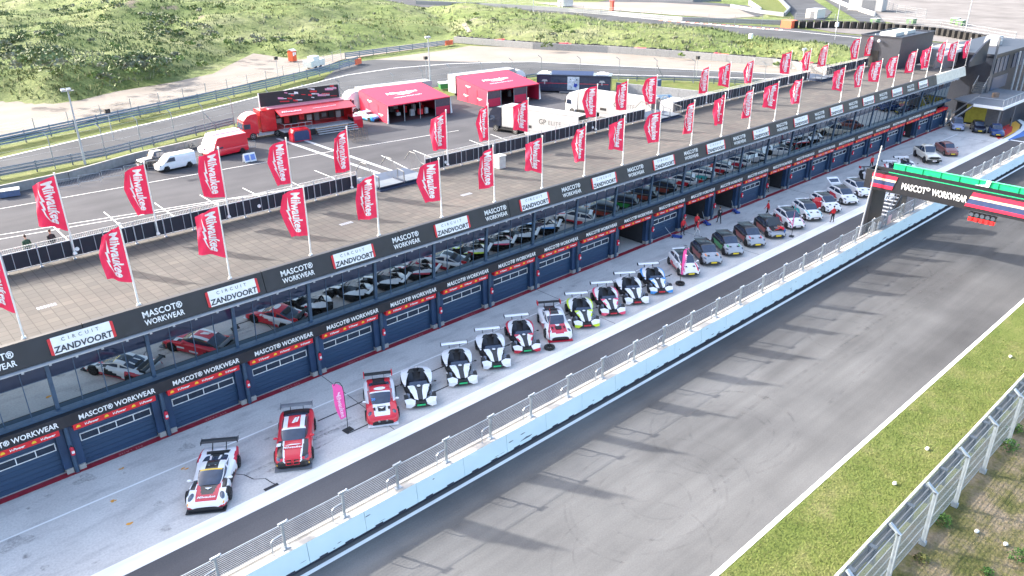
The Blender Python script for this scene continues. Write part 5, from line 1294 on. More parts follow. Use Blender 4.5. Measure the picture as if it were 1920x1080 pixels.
for i, (x, w_, m_, l) in enumerate([(73.9, .9, mat('notice_pink', (.75, .45, .45), .6), 'pale pink and white notice board on the pit wall fence by the gantry'), (71.9, .7, LGREY, 'small pale grey box on the pit wall just left of the gantry')]):
    b = MB(); b.bb(x, x+w_, 27.55, 27.6, 1.4, 2.2 if i == 0 else 2.0); b.bb(x+.1, x+w_-.1, 27.53, 27.55, 1.5, 1.7); b.cyl((x+.1, 27.58, 1.37), (x+.1, 27.58, 2.2), .03); b.build
    tag(b.build('notice_board' if i == 0 else 'equipment_box', m_), l, 'sign' if i == 0 else 'box')
for i in range(3):
    b = MB(); x = 71.5+i*.35; b.cyl((x, 27.9, 0), (x, 27.9, 2.2-i*.2), .09, n=8); b.ell((x, 27.9, 2.2-i*.2), (.1, .1, .08)); tag(b.build('grey_pipe', LGREY), 'upright grey pipe by the slanted gantry mast, %s of three from the left' % names[i], 'pipe', 'upright pipes beside the gantry leg')

# ================================================================ feather flags
PKF = mat('pink_cloth', (.85, .10, .38), .7, var=.06); PKL = mat('pink_lettering', (.85, .55, .72), .7)
def feather(x, y, rz, lean, label, m, tyre=True, wd=.75, h=3.6):
    t = empty('feather_flag', (x, y, 0), radians(rz), label, 'flag', 'feather flags standing among the cars')
    pts = [(0, 0, .05), (.02, 0, .9), (.0, 0, h*.72), (-.06, 0, h*.86), (-.22, 0, h*.95), (-.45, 0, h*.985), (-.7, 0, h*.93)]
    b = MB(); b.tube(pts, .022, 6); b.build('pole', MATT, t)
    b = MB(); n = 14; L = []; R = []
    for i in range(n+1):
        v = i/n; z = .95+(h-.95)*v; xr = 0 if v < .7 else -.7*((v-.7)/.3)**2.2
        xl = -wd*(.55+.45*sin(v*2.2)) if v < .92 else -wd; yy = .06*sin(v*6); R.append((xr-.02, 0, min(z, h*.98))); L.append((min(xl, xr-.02), yy, min(z, h*.94)))
    for i in range(n): b.face(R[i], R[i+1], L[i+1], L[i]); 
    b.f = list(b.f); o = b.build('banner', m, t, False, False)
    e = put_text('Milwaukee', .42, frame((-.33, -.03, h*.55), (.12, 0, -1), (1, 0, .1)), PKL if m is PKF else WHITE, o, bold=.02, shear=.2); e.matrix_parent_inverse = Matrix()
    if tyre:
        b = MB(); N = 16; R0, r0 = .30, .11; vs = [( (R0+r0*cos(v*pi/4))*cos(2*pi*i/N), (R0+r0*cos(v*pi/4))*sin(2*pi*i/N), .11+r0*sin(v*pi/4)) for i in range(N) for v in range(8)]
        b.add(vs, [(i*8+v, i*8+(v+1) % 8, ((i+1) % N)*8+(v+1) % 8, ((i+1) % N)*8+v) for i in range(N) for v in range(8)]); b.build('tyre_foot', TYRE, t, True)
    else: b = MB(); b.bb(-.28, .28, -.22, .22, 0, .05); b.build('foot_plate', MATT, t)
feather(18.85, 35.35, 5, 0, 'bright pink feather flag on a square foot between the red coupes', PKF, False)
feather(34.8, 34.2, 40, 0, 'crimson feather flag standing in a tyre beside the white race coupe', mat('crimson_cloth', (.7, .015, .06), .7), True, .55)
feather(50.7, 34.5, 75, 0, 'narrow pink feather flag standing in a tyre before the first hatchback', PKF, True, .4)
feather(67.9, 33.9, 20, 0, 'bright pink feather flag in front of a white hatchback, farthest of the feather flags', PKF, False, .5)

# ================================================================ people
SKIN = mat('skin', (.55, .32, .22), .6); HAIR = mat('hair', (.05, .03, .02), .8); JR = mat('jacket_red', (.62, .02, .03), .7); JK = mat('clothes_black', (.015, .015, .02), .8); TW = mat('trousers_white', (.6, .6, .6), .8); TB = mat('jeans_blue', (.05, .12, .32), .8); SH = mat('shoes', (.02, .02, .02), .6)
def person(x, y, rz, label, top=JR, legs=JK, stride=.25, lean=0., arm=(.1, -.1), s=1.0, shorts=False, z=0., bent=False):
    t = empty('person', (x, y, z), radians(rz), label, 'person')
    hip = Vector((0, 0, .93)); ch = Vector((.45 if bent else .0+lean*.3, 0, 1.12 if bent else 1.38)); nk = ch+Vector((.12 if bent else .01, 0, .10 if bent else .13)); hd = nk+Vector((.12 if bent else .02, 0, .06 if bent else .17))
    P = [hip, hip+(ch-hip)*.5, ch, nk, hd, hd+(Vector((.09, 0, -.02)) if bent else Vector((0, 0, .09)))]; R = [.15, .135, .155, .055, .085, .07]; E = [(0, 1), (1, 2), (2, 3), (3, 4), (4, 5)]; part = [1, 0, 0, 2, 2, 2]
    for s_ in (-1, 1):
        st_ = stride*s_; k = len(P); P += [Vector((0, .09*s_, .88)), Vector((st_*.45+.04, .10*s_, .50)), Vector((st_, .10*s_, .09)), Vector((st_+.17, .12*s_, .05))]; R += [.095, .068, .045, .038]; E += [(0, k), (k, k+1), (k+1, k+2), (k+2, k+3)]; part += [1, 1, 1, 3]
        k = len(P); a = arm[0 if s_ < 0 else 1]; sh = ch+Vector((0, .19*s_, .02)); el = sh+Vector((.28 if bent else a*.5, .06*s_, -.15 if bent else -.27)); wr_ = el+Vector((.2 if bent else a+.08, 0, -.08 if bent else -.24)); P += [sh, el, wr_]; R += [.062, .045, .032]; E += [(2, k), (k, k+1), (k+1, k+2)]; part += [0, 0, 0]
        # hand: palm, four fingers of unequal length and a thumb
        d = (wr_-el).normalized(); side = Vector((d.z, 0, -d.x)); k2 = len(P); pm = wr_+d*.07; P.append(pm); R.append(.028); E.append((k+2, k2)); part.append(2)
        for fi in range(4):
            o = side*(.03-.02*fi); f1 = pm+o+d*.035; f2 = f1+d*(.035+.012*(fi in (1, 2)))+Vector((0, -.012*s_, 0)); P += [f1, f2]; R += [.009, .007]; q = len(P); E += [(k2, q-2), (q-2, q-1)]; part += [2, 2]
        th = pm+side*.045-d*.02; P += [th, th+d*.03+side*.01]; R += [.01, .008]; q = len(P); E += [(k2, q-2), (q-2, q-1)]; part += [2, 2]
    me = bpy.data.meshes.new('body'); me.from_pydata(P, E, []); o = bpy.data.objects.new('body', me); COL.objects.link(o)
    md = o.modifiers.new('s', 'SKIN')
    for i, v in enumerate(me.skin_vertices[0].data): v.radius = (R[i]*.9 if part[i] != 0 or i > 2 else R[i]*.72, R[i]*(1.15 if i in (0, 1, 2) else .9)); v.use_root = (i == 0)
    o.modifiers.new('u', 'SUBSURF').levels = 1; bpy.context.view_layer.update()
    m2 = bpy.data.meshes.new_from_object(o.evaluated_get(bpy.context.evaluated_depsgraph_get())); bpy.data.objects.remove(o)
    mm = [top, legs, SKIN, SH]
    for q in mm: m2.materials.append(q)
    for p in m2.polygons:
        c = p.center; bi, bd = 0, 9
        for i in range(len(P)):
            dd = (P[i]-c).length-R[i]
            if dd < bd: bd, bi = dd, i
        k = part[bi]
        if k == 1 and c.z > .98 and not bent: k = 0
        if k == 1 and shorts and c.z < .45 and c.z > .12: k = 2
        p.material_index = k; p.use_smooth = True
    bo = bpy.data.objects.new('body', m2); COL.objects.link(bo); bo.parent = t
    b = MB(); b.ell((hd.x-.015, 0, hd.z+.05), (.095, .082, .1), n=10, k=6); b.v = [v for v in b.v]; b.f = [f for f in b.f if sum(b.v[i][2] for i in f)/4 > hd.z+.02 or sum(b.v[i][0] for i in f)/4 < hd.x-.03]; b.mi = [0]*len(b.f); b.build('hair', HAIR, t, True, False)
    b = MB(); b.ell((hd.x+.095, 0, hd.z+.02), (.018, .012, .02), n=6, k=4)
    for s_ in (-1, 1): b.ell((hd.x+.0, s_*.085, hd.z+.02), (.018, .01, .028), n=6, k=4)
    b.build('nose_and_ears', SKIN, t, True)
    b = MB()
    for s_ in (-1, 1): b.ell((hd.x+.082, s_*.032, hd.z+.04), (.008, .012, .008), n=6, k=4)
    b.box((hd.x+.084, 0, hd.z-.03), (.006, .04, .008)); b.build('eyes_and_mouth', JK, t)
    t.scale = (s, s, s); return t
person(60.6, 41.5, 250, 'left of the two people in red jackets and black trousers at the open garage', JR, JK, .1, arm=(.05, .2))
person(61.2, 40.2, 290, 'person in a red jacket and white trousers walking out of the open garage', JR, TW, .3)
person(62.6, 41.3, 230, 'right of the two people in red jackets and black trousers at the open garage', JR, JK, .12, arm=(.2, .05))
t = person(66.0, 40.9, 60, 'person in black walking away towards the open garages, white mark on the back', JK, JK, .22)
b = MB(); b.box((-.125, 0, 1.36), (.01, .16, .04)); b.box((-.125, 0, 1.27), (.01, .04, .16)); b.build('back_print', WHITE, t)
person(71.3, 38.6, 140, 'person in a red jacket and dark shorts walking along the white line', JR, JK, .25, shorts=True)
person(74.5, 33.1, 65, 'person in a red jacket on the white strip with an arm raised to the ear', JR, JK, .08, arm=(.05, .1))
person(66.9, 34.15, 130, 'person in a red jacket and blue jeans bending into the open bonnet', JR, TB, .05, bent=True)
person(96.5, 39.2, 240, 'person in a red jacket standing alone before the far garages', JR, JK, .15)
person(79.0, 43.2, 250, 'person in black standing in an open garage doorway', JK, JK, .06)
person(95.0, 34.8, 60, 'person in a red jacket beside the open sports car behind the gantry', JR, JK, .05)
person(91.6, 29.6, 60, 'person in red seen just above the green gantry rail', JR, JK, .05)
person(118.2, 42.9, 240, 'person with pale trousers in the far open garage doorway', JK, TW, .05)
person(8.2, 54.1, 100, 'person in dark green leaning behind the terrace fence, left of two', mat('jacket_green', (.03, .07, .04), .8), JK, .05, z=8.35)
person(9.6, 54.1, 100, 'person in dark clothes behind the terrace fence, right of two, half hidden by a flag', JK, JK, .05, z=8.35)
PL_ = MB(); PL_.bb(6.5, 11, 53.2, 54.8, 8.2, 8.35); tag(PL_.build('walkway_landing', GREY), 'small grey walkway landing behind the terrace fence under the two people', 'walkway')
# jacks by the garages
def jack(x, y, rz, label):
    t = empty('trolley_jack', (x, y, 0), radians(rz), label, 'jack', 'blue trolley jacks by the open garages'); BJ = mat('jack_blue', (.03, .08, .35), .5)
    b = MB(); b.bb(-.5, .5, -.22, -.14, .06, .16); b.bb(-.5, .5, .14, .22, .06, .16); b.bb(-.5, -.3, -.22, .22, .06, .2); b.slab([(-.3, -.1, .2), (.45, -.1, .28), (.45, .1, .28), (-.3, .1, .2)], .05); b.build('frame', BJ, t)
    b = MB(); b.tube([(.5, 0, .15), (1.2, 0, .95)], .02, 6); b.build('handle', STEEL, t)
    for sx in (-.4, .4): b = MB(); b.cyl((sx, -.26, .07), (sx, .26, .07), .07, n=10); b.build('wheel', MATT, t)
jack(59.6, 41.4, 120, 'blue trolley jack left of the group in red jackets'); jack(64.9, 41.6, 60, 'blue trolley jack beside the person in black'); jack(70.2, 41.6, 60, 'blue trolley jack right of the second open garage')

# ================================================================ trucks and tents
def tractor(parent, x, col, W=1.25, Hc=3.7, white_top=False):
    """cab whose front is at x, looking to +x"""
    PC = PAINT[col]; b = MB(); L = 2.3
    prof = [(0, .45), (0, 1.3), (-.08, 2.2), (-.25, 2.9), (-.8, Hc-.25), (-1.5, Hc), (-L, Hc), (-L, .9), (-1.9, .9), (-1.9, .45)]
    vs = [(x+px, s*W*(1 if pz < 2.9 else .96), pz) for s in (-1, 1) for px, pz in prof]; n = len(prof)
    b.add(vs, [tuple(range(n)), tuple(range(n, 2*n))[::-1]]+[(i, (i+1) % n, n+(i+1) % n, n+i) for i in range(n)]); c = b.build('cab', PC, parent)
    q = MB(); q.slab([(x+.02, -W*.93, 1.62), (x+.02, W*.93, 1.62), (x-.14, W*.9, 2.5), (x-.14, -W*.9, 2.5)], .02); q.v = [(a+.015, b_, c_) for a, b_, c_ in q.v]; q.build('windscreen', GLASSD, c)
    for s in (-1, 1): q = MB(); q.slab([(x-.2, s*(W+.012), 1.65), (x-1.15, s*(W+.012), 1.65), (x-1.15, s*(W+.012), 2.35), (x-.32, s*(W+.012), 2.35)], .02); q.build('side_window', GLASSD, c)
    q = MB(); 
    for i in range(5): q.bb(x-.02, x+.03, -W*.8, W*.8, .62+i*.17, .7+i*.17)
    q.build('grille', LGREY if col != 'navy' else MATT, c)
    for s in (-1, 1): q = MB(); q.box((x+.0, s*W*.8, .62), (.08, .35, .2)); q.build('headlight', LAMP, c); q = MB(); q.box((x-.15, s*(W+.22), 2.1), (.1, .2, .6)); q.build('mirror', MATT, c)
    q = MB(); q.bb(x-6.3, x-2.0, -.5, .5, .65, .95); q.bb(x-4.6, x-2.2, -1.15, -.6, .45, .95); q.bb(x-4.6, x-2.2, .6, 1.15, .45, .95); q.build('chassis', MATT if col != 'red' else LGREY, parent)
    wheels(parent, (x-1.35, x-5.0), W, .5, RIML, .32)
def trailer(parent, x0, x1, m, W=1.27, z0=.9, z1=4.0, axles=(), skirt=None):
    b = MB(); b.bb(x0, x1, -W, W, z0, z1); 
    if skirt: b.bb(skirt[0], skirt[1], -W-.003, W+.003, .35, z0)
    o = b.build('trailer_box', m, parent)
    q = MB(); 
    for s in (-1, 1): q.bb(x0, x1, s*W-.02, s*W+.02, z1, z1+.05)
    q.build('roof_edge', m, o)
    if axles: wheels(parent, axles, W, .48, RIML, .34)
    return o
TRW = mat('trailer_white', (.36, .36, .365), .45, var=.04, scale=.5)
# two long white trucks
for (x, y, rz, col, lab) in ((77.9, 87.5, 100, 'navy', 'long white trailer truck with dark blue cab and open rear beside the terrace'), (95.0, 87.9, 98, 'white', 'long all white trailer truck parked behind the one with the dark blue cab')):
    t = empty('trailer_truck', (x, y, 0), radians(rz), lab, 'truck', 'white trailer trucks in the paddock'); tractor(t, 1.4, col)
    W = 1.27; b = MB(); x0, x1 = -14.6, -1.1
    b.bb(x0, x1, W-.04, W, .9, 4.0); b.bb(x0, x1, -W, -W+.04, .9, 4.0); b.bb(x0, x1, -W, W, 3.94, 4.0); b.bb(x1-.05, x1, -W, W, .9, 4.0); b.bb(x0, x1, -W, W, .9, 1.0); b.bb(x0+.3, -5.3, -W-.004, -W+.03, .35, .9); b.bb(x0+.3, -5.3, W-.03, W+.004, .35, .9); b.bb(x0+2.2, x0+2.26, -W, W, 1.0, 3.94)
    o = b.build('trailer_box', TRW, t); wheels(t, (-11.6, -12.9), W+.02, .46, RIML, .32)
    b = MB(); b.bb(x0-2.2, x0, -W+.1, W-.1, .82, .9); b.bb(x0-.06, x0, -W, -W+.12, .9, 4.0); b.bb(x0-.06, x0, W-.12, W, .9, 4.0); b.build('tail_lift', GREY, t)
    for s in (-1, 1):
        put_text('GP', 1.05, frame((-9.3*1-.6*s*0+(-.75 if s > 0 else .75)*-1, s*(W+.012), 2.55), (-s, 0, 0), (0, 0, 1)), mat('logo_grey', (.01, .01, .01), .5), t, bold=.0)
        put_text('ELITE', .85, frame((-9.3+(-1.35 if s > 0 else 1.35), s*(W+.012), 2.55), (-s, 0, 0), (0, 0, 1)), mat('logo_pale', (.13, .13, .135), .5), t, spacing=1.15)
        b = MB(); b.bb(-6.6, -5.4, s*(W+.005)-.01, s*(W+.005)+.01, 1.35, 1.75); b.build('locker_door', MATT, t)
    if col == 'navy':
        c = empty('yellow_car', (0, 0, 0)); 
        q = gt4(lambda x_, y_, z_, s_: 'yellow', 'yellow'); bpy.data.objects.remove(c); q.name = 'race_car'
        loc = Matrix.Rotation(radians(rz), 3, 'Z') @ Vector((x0+1.0, 0, 0)); q.location = (x+loc.x, y+loc.y, 1.02+.9); q.rotation_euler = (0, 0, radians(rz)); q.scale = (.55, .8, .9); tag(q, 'yellow race car loaded in the open rear of the white trailer', 'race car')
        sh = MB(); sh.bb(x0+.06, x0+2.15, -W+.05, W-.05, 1.84, 1.9); sh.build('upper_deck', GREY, t)
# red show truck
A0, A1 = Vector((46.6, 109.3, 0)), Vector((63.6, 107.3, 0)); ang = atan2(A0.y-A1.y, A0.x-A1.x)
t = empty('show_truck', (A0+A1)/2, ang, 'red show truck with raised roof screens and an open display side', 'truck')
tractor(t, 8.6, 'red'); W = 1.27; RT = mat('truck_red', (.6, .012, .02), .35, coat=.4)
b = MB(); b.bb(-8.6, 5.9, -W, -W+.08, .9, 4.0); b.bb(-8.6, 5.9, -W, W, 3.9, 4.0); b.bb(-8.6, 5.9, -W, W, .9, 1.05); b.bb(5.8, 5.9, -W, W, .9, 4.0); b.bb(-8.6, -8.5, -W, W, .9, 4.0); b.bb(3.6, 5.9, W-.08, W, .9, 4.0); b.build('trailer_box', RT, t)
# local +y is the open side towards the pit building
b = MB(); b.slab([(-8.2, W, 3.95), (3.6, W, 3.95), (3.6, W+2.3, 3.35), (-8.2, W+2.3, 3.35)], .1); b.build('awning_flap', RT, t)
b = MB(); b.bb(-8.2, 3.6, -W+.1, -W+.14, 1.1, 3.8); b.build('inner_wall', mat('display_dark', (.06, .02, .02), .5), t)
for i in range(9): b = MB(); xx = -7.5+i*1.2; b.bb(xx, xx+.75, -W+.2, -W+.45, 1.1+(i % 3)*.2, 2.1+(i % 2)*.5); b.bb(xx+.1, xx+.6, -W+.18, -W+.5, 2.4, 2.7); b.build('display_stand', random.choice([GREY, REDS, MATT, LGREY]), t)
b = MB(); b.bb(-8.0, 3.4, W, W+2.2, .9, 1.02); 
for i in range(3): b.bb(-8.0, -1.5, W+2.2+i*.35, W+2.55+i*.35, .6-i*.25, .7-i*.25)
b.build('stage', LGREY, t); b = MB(); b.bb(-1.4, 3.4, W+.1, W+2.18, .05, .9); b.build('stage_skirt', MATT, t)
b = MB()
for yy in (W+2.1,): 
    b.tube([(-1.0, yy, 2.0), (3.2, yy, 2.0), (3.2, W+.2, 2.0)], .03, 6); b.tube([(-1.0, yy, 1.5), (3.2, yy, 1.5), (3.2, W+.2, 1.5)], .02, 6)
    for xx in (-1, 0, 1.1, 2.2, 3.2): b.tube([(xx, yy, 1.0), (xx, yy, 2.0)], .03, 6)
b.build('guard_rail', STEEL, t)
SCM = mat('screen_frame', (.02, .02, .025), .4)
b = MB(); b.bb(-7.6, 4.9, -1.15, -1.0, 4.1, 6.1); sc_ = b.build('roof_screen', SCM, t)
rr = random.Random(9); b = MB(); 
for i in range(26):
    xx = rr.uniform(-7.3, 1.6); zz = rr.uniform(4.2, 5.8); ww = rr.uniform(.4, 1.6); hh = rr.uniform(.08, .3); b.slab([(xx, -.985, zz), (xx+ww, -.985, zz+.12), (xx+ww, -.985, min(6.05, zz+hh+.12)), (xx, -.985, zz+hh)], .01, rr.randrange(3))
b.build('screen_picture', [REDS, mat('screen_pink', (.75, .3, .45), .4), WHITE], sc_)
b = MB(); b.bb(4.9, 5.0, -1.2, -.9, 4.0, 6.1); b.bb(-7.7, -7.6, -1.2, -.9, 4.0, 6.1); b.build('screen_end', LGREY, t)
b = MB(); b.bb(-7.4, 4.4, -.8, 1.1, 4.02, 4.12); b.build('roof_panel', mat('roof_pink', (.55, .2, .25), .5), t)
put_text('Milwaukee', .7, frame((1.6, W+1.3, 3.72), (-1, 0, 0), (0, -1, .26)), WHITE, t, bold=.02, shear=.25)
put_text('nothing but HEAVY DUTY', .34, frame((-3.6, W+1.3, 3.72), (-1, 0, 0), (0, -1, .26)), WHITE, t, bold=.02, shear=.1)
# kiosk boxes in front of it
for (x, y, rz, lab, roof_) in ((52.6, 103.0, -6, 'red topped dark display counter before the red show truck', 1), (63.3, 105.2, 80, 'red and black inflatable display arch at the rear of the red show truck', 0)):
    t = empty('display_unit', (x, y, 0), radians(rz), lab, 'display'); b = MB(); pr = [(-1.4, 0), (-1.4, 1.3), (-1.1, 1.75), (1.1, 1.75), (1.4, 1.3), (1.4, 0)]; n = 6
    vs = [(px, s*.7, pz) for s in (-1, 1) for px, pz in pr]; b.add(vs, [tuple(range(n)), tuple(range(n, 2*n))[::-1]]+[(i, (i+1) % n, n+(i+1) % n, n+i) for i in range(n)]); b.build('body', PAINT['red'], t)
    for s in (-1, 1): b = MB(); b.slab([(-1.15, s*.71, .12), (1.15, s*.71, .12), (1.15, s*.71, 1.2), (.95, s*.71, 1.5), (-.95, s*.71, 1.5), (-1.15, s*.71, 1.2)], .02); b.build('side_panel', SNV if roof_ else MATT, t)
def emblem_on(parent, o, xd, yd, size, m=WHITE, sub=None):
    xd = Vector(xd).normalized(); yd = Vector(yd); yd = (yd-xd*yd.dot(xd)).normalized(); zd = xd.cross(yd); o = Vector(o)
    put_text('Milwaukee', size, frame(o+yd*size*.12+zd*.015, xd, yd), m, parent, bold=.022, shear=.25)
    b = MB(); k = size*.95; b.slab([o+xd*x*k+yd*(y*k*1.3-.52*size)+zd*.02 for x, y in BOLT], .01); b.build('bolt', m, parent, fix=False)
    if sub: put_text(sub, size*.36, frame(o-yd*size*1.45+zd*.015, xd, yd), m, parent, bold=.022, shear=.15)
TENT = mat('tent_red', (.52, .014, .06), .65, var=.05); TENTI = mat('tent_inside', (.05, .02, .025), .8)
def tent(o, rz, w, d, zf, zb, label, awn):
    """front edge centre o, depth d going to local +y (towards the truck)"""
    t = empty('awning_tent', o, rz, label, 'tent', 'pink red awning tents beside white trucks')
    b = MB(); b.slab([(-w/2, 0, zf), (w/2, 0, zf), (w/2, d, zb), (-w/2, d, zb)], .05); b.build('roof', TENT, t)
    for s in (-1, 1):
        b = MB(); xx = s*w/2; b.face((xx, 0, 0), (xx, d, 0), (xx, d, zb), (xx, 0, zf)); b.face((xx-.03*s, 0, 0), (xx-.03*s, d, 0), (xx-.03*s, d, zb), (xx-.03*s, 0, zf)); b.build('side_wall', TENT, t, fix=False)
        b = MB(); 
        for yy in (d*.33, d*.66): b.slab([(xx+.03*s, yy, 0), (xx+.03*s, yy+.05, 0), (xx+.03*s, yy+.05, zf*.9), (xx+.03*s, yy, zf*.9)], .02)
        b.build('seam', PAINT['crimson'], t)
    b = MB(); n = 4
    for i in range(n+1): xx = -w/2+w*i/n; b.cyl((xx, .02, 0), (xx, .02, zf), .05, n=6)
    b.build('pole', LGREY, t)
    for s in ((-1, 1) if awn else (-1, 1)): b = MB(); xx = s*w/2; b.slab([(xx, -.05, zf-.2), (xx+s*.28, -.08, .1), (xx, -.05, .05)], .06); b.build('tied_curtain', WHITE, t)
    b = MB(); b.bb(-w/2, w/2, -.03, .03, zf-.16, zf+.02); b.build('valance', TENT, t)
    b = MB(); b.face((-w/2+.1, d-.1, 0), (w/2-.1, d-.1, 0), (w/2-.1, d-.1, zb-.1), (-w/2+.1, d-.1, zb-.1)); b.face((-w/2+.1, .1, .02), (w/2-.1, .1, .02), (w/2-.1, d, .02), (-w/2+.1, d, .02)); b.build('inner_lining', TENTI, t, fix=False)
    for i in ((0, 2) if awn else (3,)):
        xx = -w/2+w*i/n; b = MB(); b.slab([(xx+.12, .03, .05), (xx+w/n-.12, .03, .05), (xx+w/n-.12, .03, zf*.5), (xx+.12, .03, zf*.5)], .03, 0); b.slab([(xx+.12, .03, zf*.5), (xx+w/n-.12, .03, zf*.5), (xx+w/n-.12, .03, zf-.2), (xx+.12, .03, zf-.2)], .03, 1); b.build('front_panel', [TENT, mat('tent_window', (.09, .07, .09), .2)], t)
    emblem_on(t, (-w*.02, d*.55, zf+(zb-zf)*.55+.02), (1, 0, 0), (0, d, zb-zf), w*.115, sub='nothing but HEAVY DUTY')
    for yy, zz in ((d*.62, zb*.62), (d*.25, zb*.2), (d*.7, zb*.22)): emblem_on(t, (-w/2-.02, yy, zz+.3), (0, -1, 0), (0, 0, 1), .34)
    for _ in range(14 if not awn else 6):
        b = MB(); xx, yy = random.uniform(-w/2+1, w/2-1), random.uniform(.8, d-1); b.box((xx, yy, random.uniform(.5, 1.0)), (random.uniform(.3, 1.0), random.uniform(.3, .6), random.uniform(.5, 1.1))); b.build('counter', random.choice([REDS, MATT, GREY, LGREY]), t)
    return t
tent(Vector((73.9, 102.6, 0)), radians(-3), 11.9, 8.9, 2.8, 4.05, 'pink red awning tent with a wide open dark front, nearer of the two', False)
tent(Vector((93.0, 101.0, 0)), radians(-5), 11.4, 9.3, 2.8, 4.05, 'pink red awning tent farther right with half closed front panels', True)
for (x, y, rz, lab, cab) in ((75.2, 113.0, 172, 'white truck standing behind the nearer pink red tent, cab to the left', 1), (96.2, 112.0, -7, 'white truck standing behind the farther pink red tent', 2)):
    t = empty('trailer_truck', (x, y, 0), radians(rz), lab, 'truck', 'white trucks behind the tents'); tractor(t, 8.3, 'white'); trailer(t, -7.6, 5.7, TRW, axles=(-4.6, -5.9))
# hospitality bus
t = empty('hospitality_bus', (108.9, 101.5, 0), atan2(94.7-105.4, 112.2-104.4), 'long dark blue glass sided hospitality bus with a framed picture on its side', 'bus')
BB = mat('bus_blue', (.02, .03, .06), .3, coat=.4); b = MB(); L, W = 6.9, 1.6; b.bb(-L, L, -W, W, .25, 3.1); b.bb(-L-.1, L+.1, -W-.1, W+.1, 3.1, 3.22); b.build('body', BB, t)
for i in range(7): b = MB(); xx = -L+.5+i*1.9; b.bb(xx, xx+1.75, -W-.02, -W, .8, 2.75) if i != 3 else b.bb(xx, xx+.3, -W-.02, -W, .8, 2.75); b.build('window', GLASSD, t)
b = MB(); b.bb(-L+.4, L-.4, -W-.03, -W-.015, 1.65, 1.72); b.build('red_stripe', REDS, t)
b = MB(); b.slab([(-4.2, -1.3, 3.25), (3.6, -1.3, 3.25), (3.6, .1, 3.75), (-4.2, .1, 3.75)], .08); b.build('roof_awning', mat('awning_navy', (.02, .04, .10), .5), t)
b = MB(); b.bb(-6.6, -4.6, -.9, 1.2, 3.22, 3.35); b.bb(4.1, 6.3, -.9, 1.2, 3.22, 3.35); b.bb(-6.2, -5.2, -.4, .6, 3.35, 3.6); b.bb(4.6, 5.6, -.4, .6, 3.35, 3.6); b.build('roof_unit', WHITE, t)
for s, xx in ((1, -5.4), (1, 5.3)): b = MB(); b.slab([(xx-.6, -W-.05, 2.0), (xx+.6, -W-.05, 2.0), (xx+.35, -W-.05, 2.35), (xx-.35, -W-.05, 2.35)], .02); b.bb(xx-.1, xx+.1, -W-.05, -W-.03, 1.5, 2.0); b.build('white_mark', LGREY, t)
b = MB(); b.bb(-1.1, 1.1, -W-.12, -W-.04, .55, 2.95); po = b.build('picture_panel', mat('picture_pale', (.45, .52, .6), .5, var=.3, scale=2), t)
b = MB(); rr = random.Random(4)
for i in range(16): xx, zz = rr.uniform(-.8, .6), rr.uniform(.7, 2.6); b.slab([(xx, -W-.13, zz), (xx+rr.uniform(.1, .5), -W-.13, zz+rr.uniform(-.1, .1)), (xx+rr.uniform(.1, .4), -W-.13, zz+rr.uniform(.1, .3))], .01, rr.randrange(4))
b.slab([(.05, -W-.135, 1.2), (.45, -W-.135, 1.0), (.8, -W-.135, 1.4), (.7, -W-.135, 1.75), (.15, -W-.135, 1.7)], .012, 0); b.build('picture_shapes', [mat('pic_blue', (.02, .05, .35), .5), WHITE, MATT, mat('pic_sky', (.2, .35, .5), .5)], po)
b = MB(); b.bb(-2.5, 2.5, -W-1.0, -W-.05, .1, .25); b.build('step', GREY, t)
# white camper
t = empty('camper_van', (104.5, 75.2, 0), radians(10), 'rounded white camper van behind the middle terrace steps', 'camper van')
b = MB(); pr = [(-3, .4), (-3, 2.5), (-2.6, 2.75), (1.2, 2.75), (2.2, 2.3), (2.9, 1.2), (3.0, .4)]; n = len(pr); vs = [(px, s*1.1, pz) for s in (-1, 1) for px, pz in pr]; b.add(vs, [tuple(range(n)), tuple(range(n, 2*n))[::-1]]+[(i, (i+1) % n, n+(i+1) % n, n+i) for i in range(n)]); b.build('body', PAINT['white'], t)
b = MB(); b.slab([(2.22, -.95, 2.27), (2.22, .95, 2.27), (2.82, .95, 1.35), (2.82, -.95, 1.35)], .02); b.v = [(x+.03, y, z+.02) for x, y, z in b.v]; b.build('windscreen', GLASSD, t)
for s in (-1, 1): b = MB(); b.bb(-2.2, 1.6, s*1.11-.01, s*1.11+.01, 1.5, 2.15); b.build('side_window', GLASSD, t)
wheels(t, (1.9, -1.9), 1.12, .35, RIML)
# barriers, boards and small paddock things
def barrier(x, y, rz, lab, L=2.3):
    t = empty('crowd_barrier', (x, y, 0), radians(rz), lab, 'barrier', 'steel crowd barriers in the paddock'); b = MB(); b.tube([(-L/2, 0, 0), (-L/2, 0, 1.1), (L/2, 0, 1.1), (L/2, 0, 0)], .025, 6); b.tube([(-L/2, 0, .25), (L/2, 0, .25)], .02, 5); b.build('frame', STEEL, t)
    b = MB(); 
    for i in range(13): b.tube([(-L/2+L*(i+1)/14, 0, .25), (-L/2+L*(i+1)/14, 0, 1.1)], .01, 4)
    b.build('bars', STEEL, t)
w_ = 'first second third fourth fifth sixth seventh eighth ninth tenth'.split()
for i in range(9): p = at(128+i*42, 352-i*9.0); barrier(p.x, p.y, -14, 'low steel crowd barrier in the row before the vans, %s from the left' % w_[i])
for i, (px, py) in enumerate(((1305, 183), (1325, 195), (1345, 186))): p = at(px, py); barrier(p.x, p.y, -60+30*i, 'steel crowd barrier on the empty far paddock, %s of three' % w_[i])
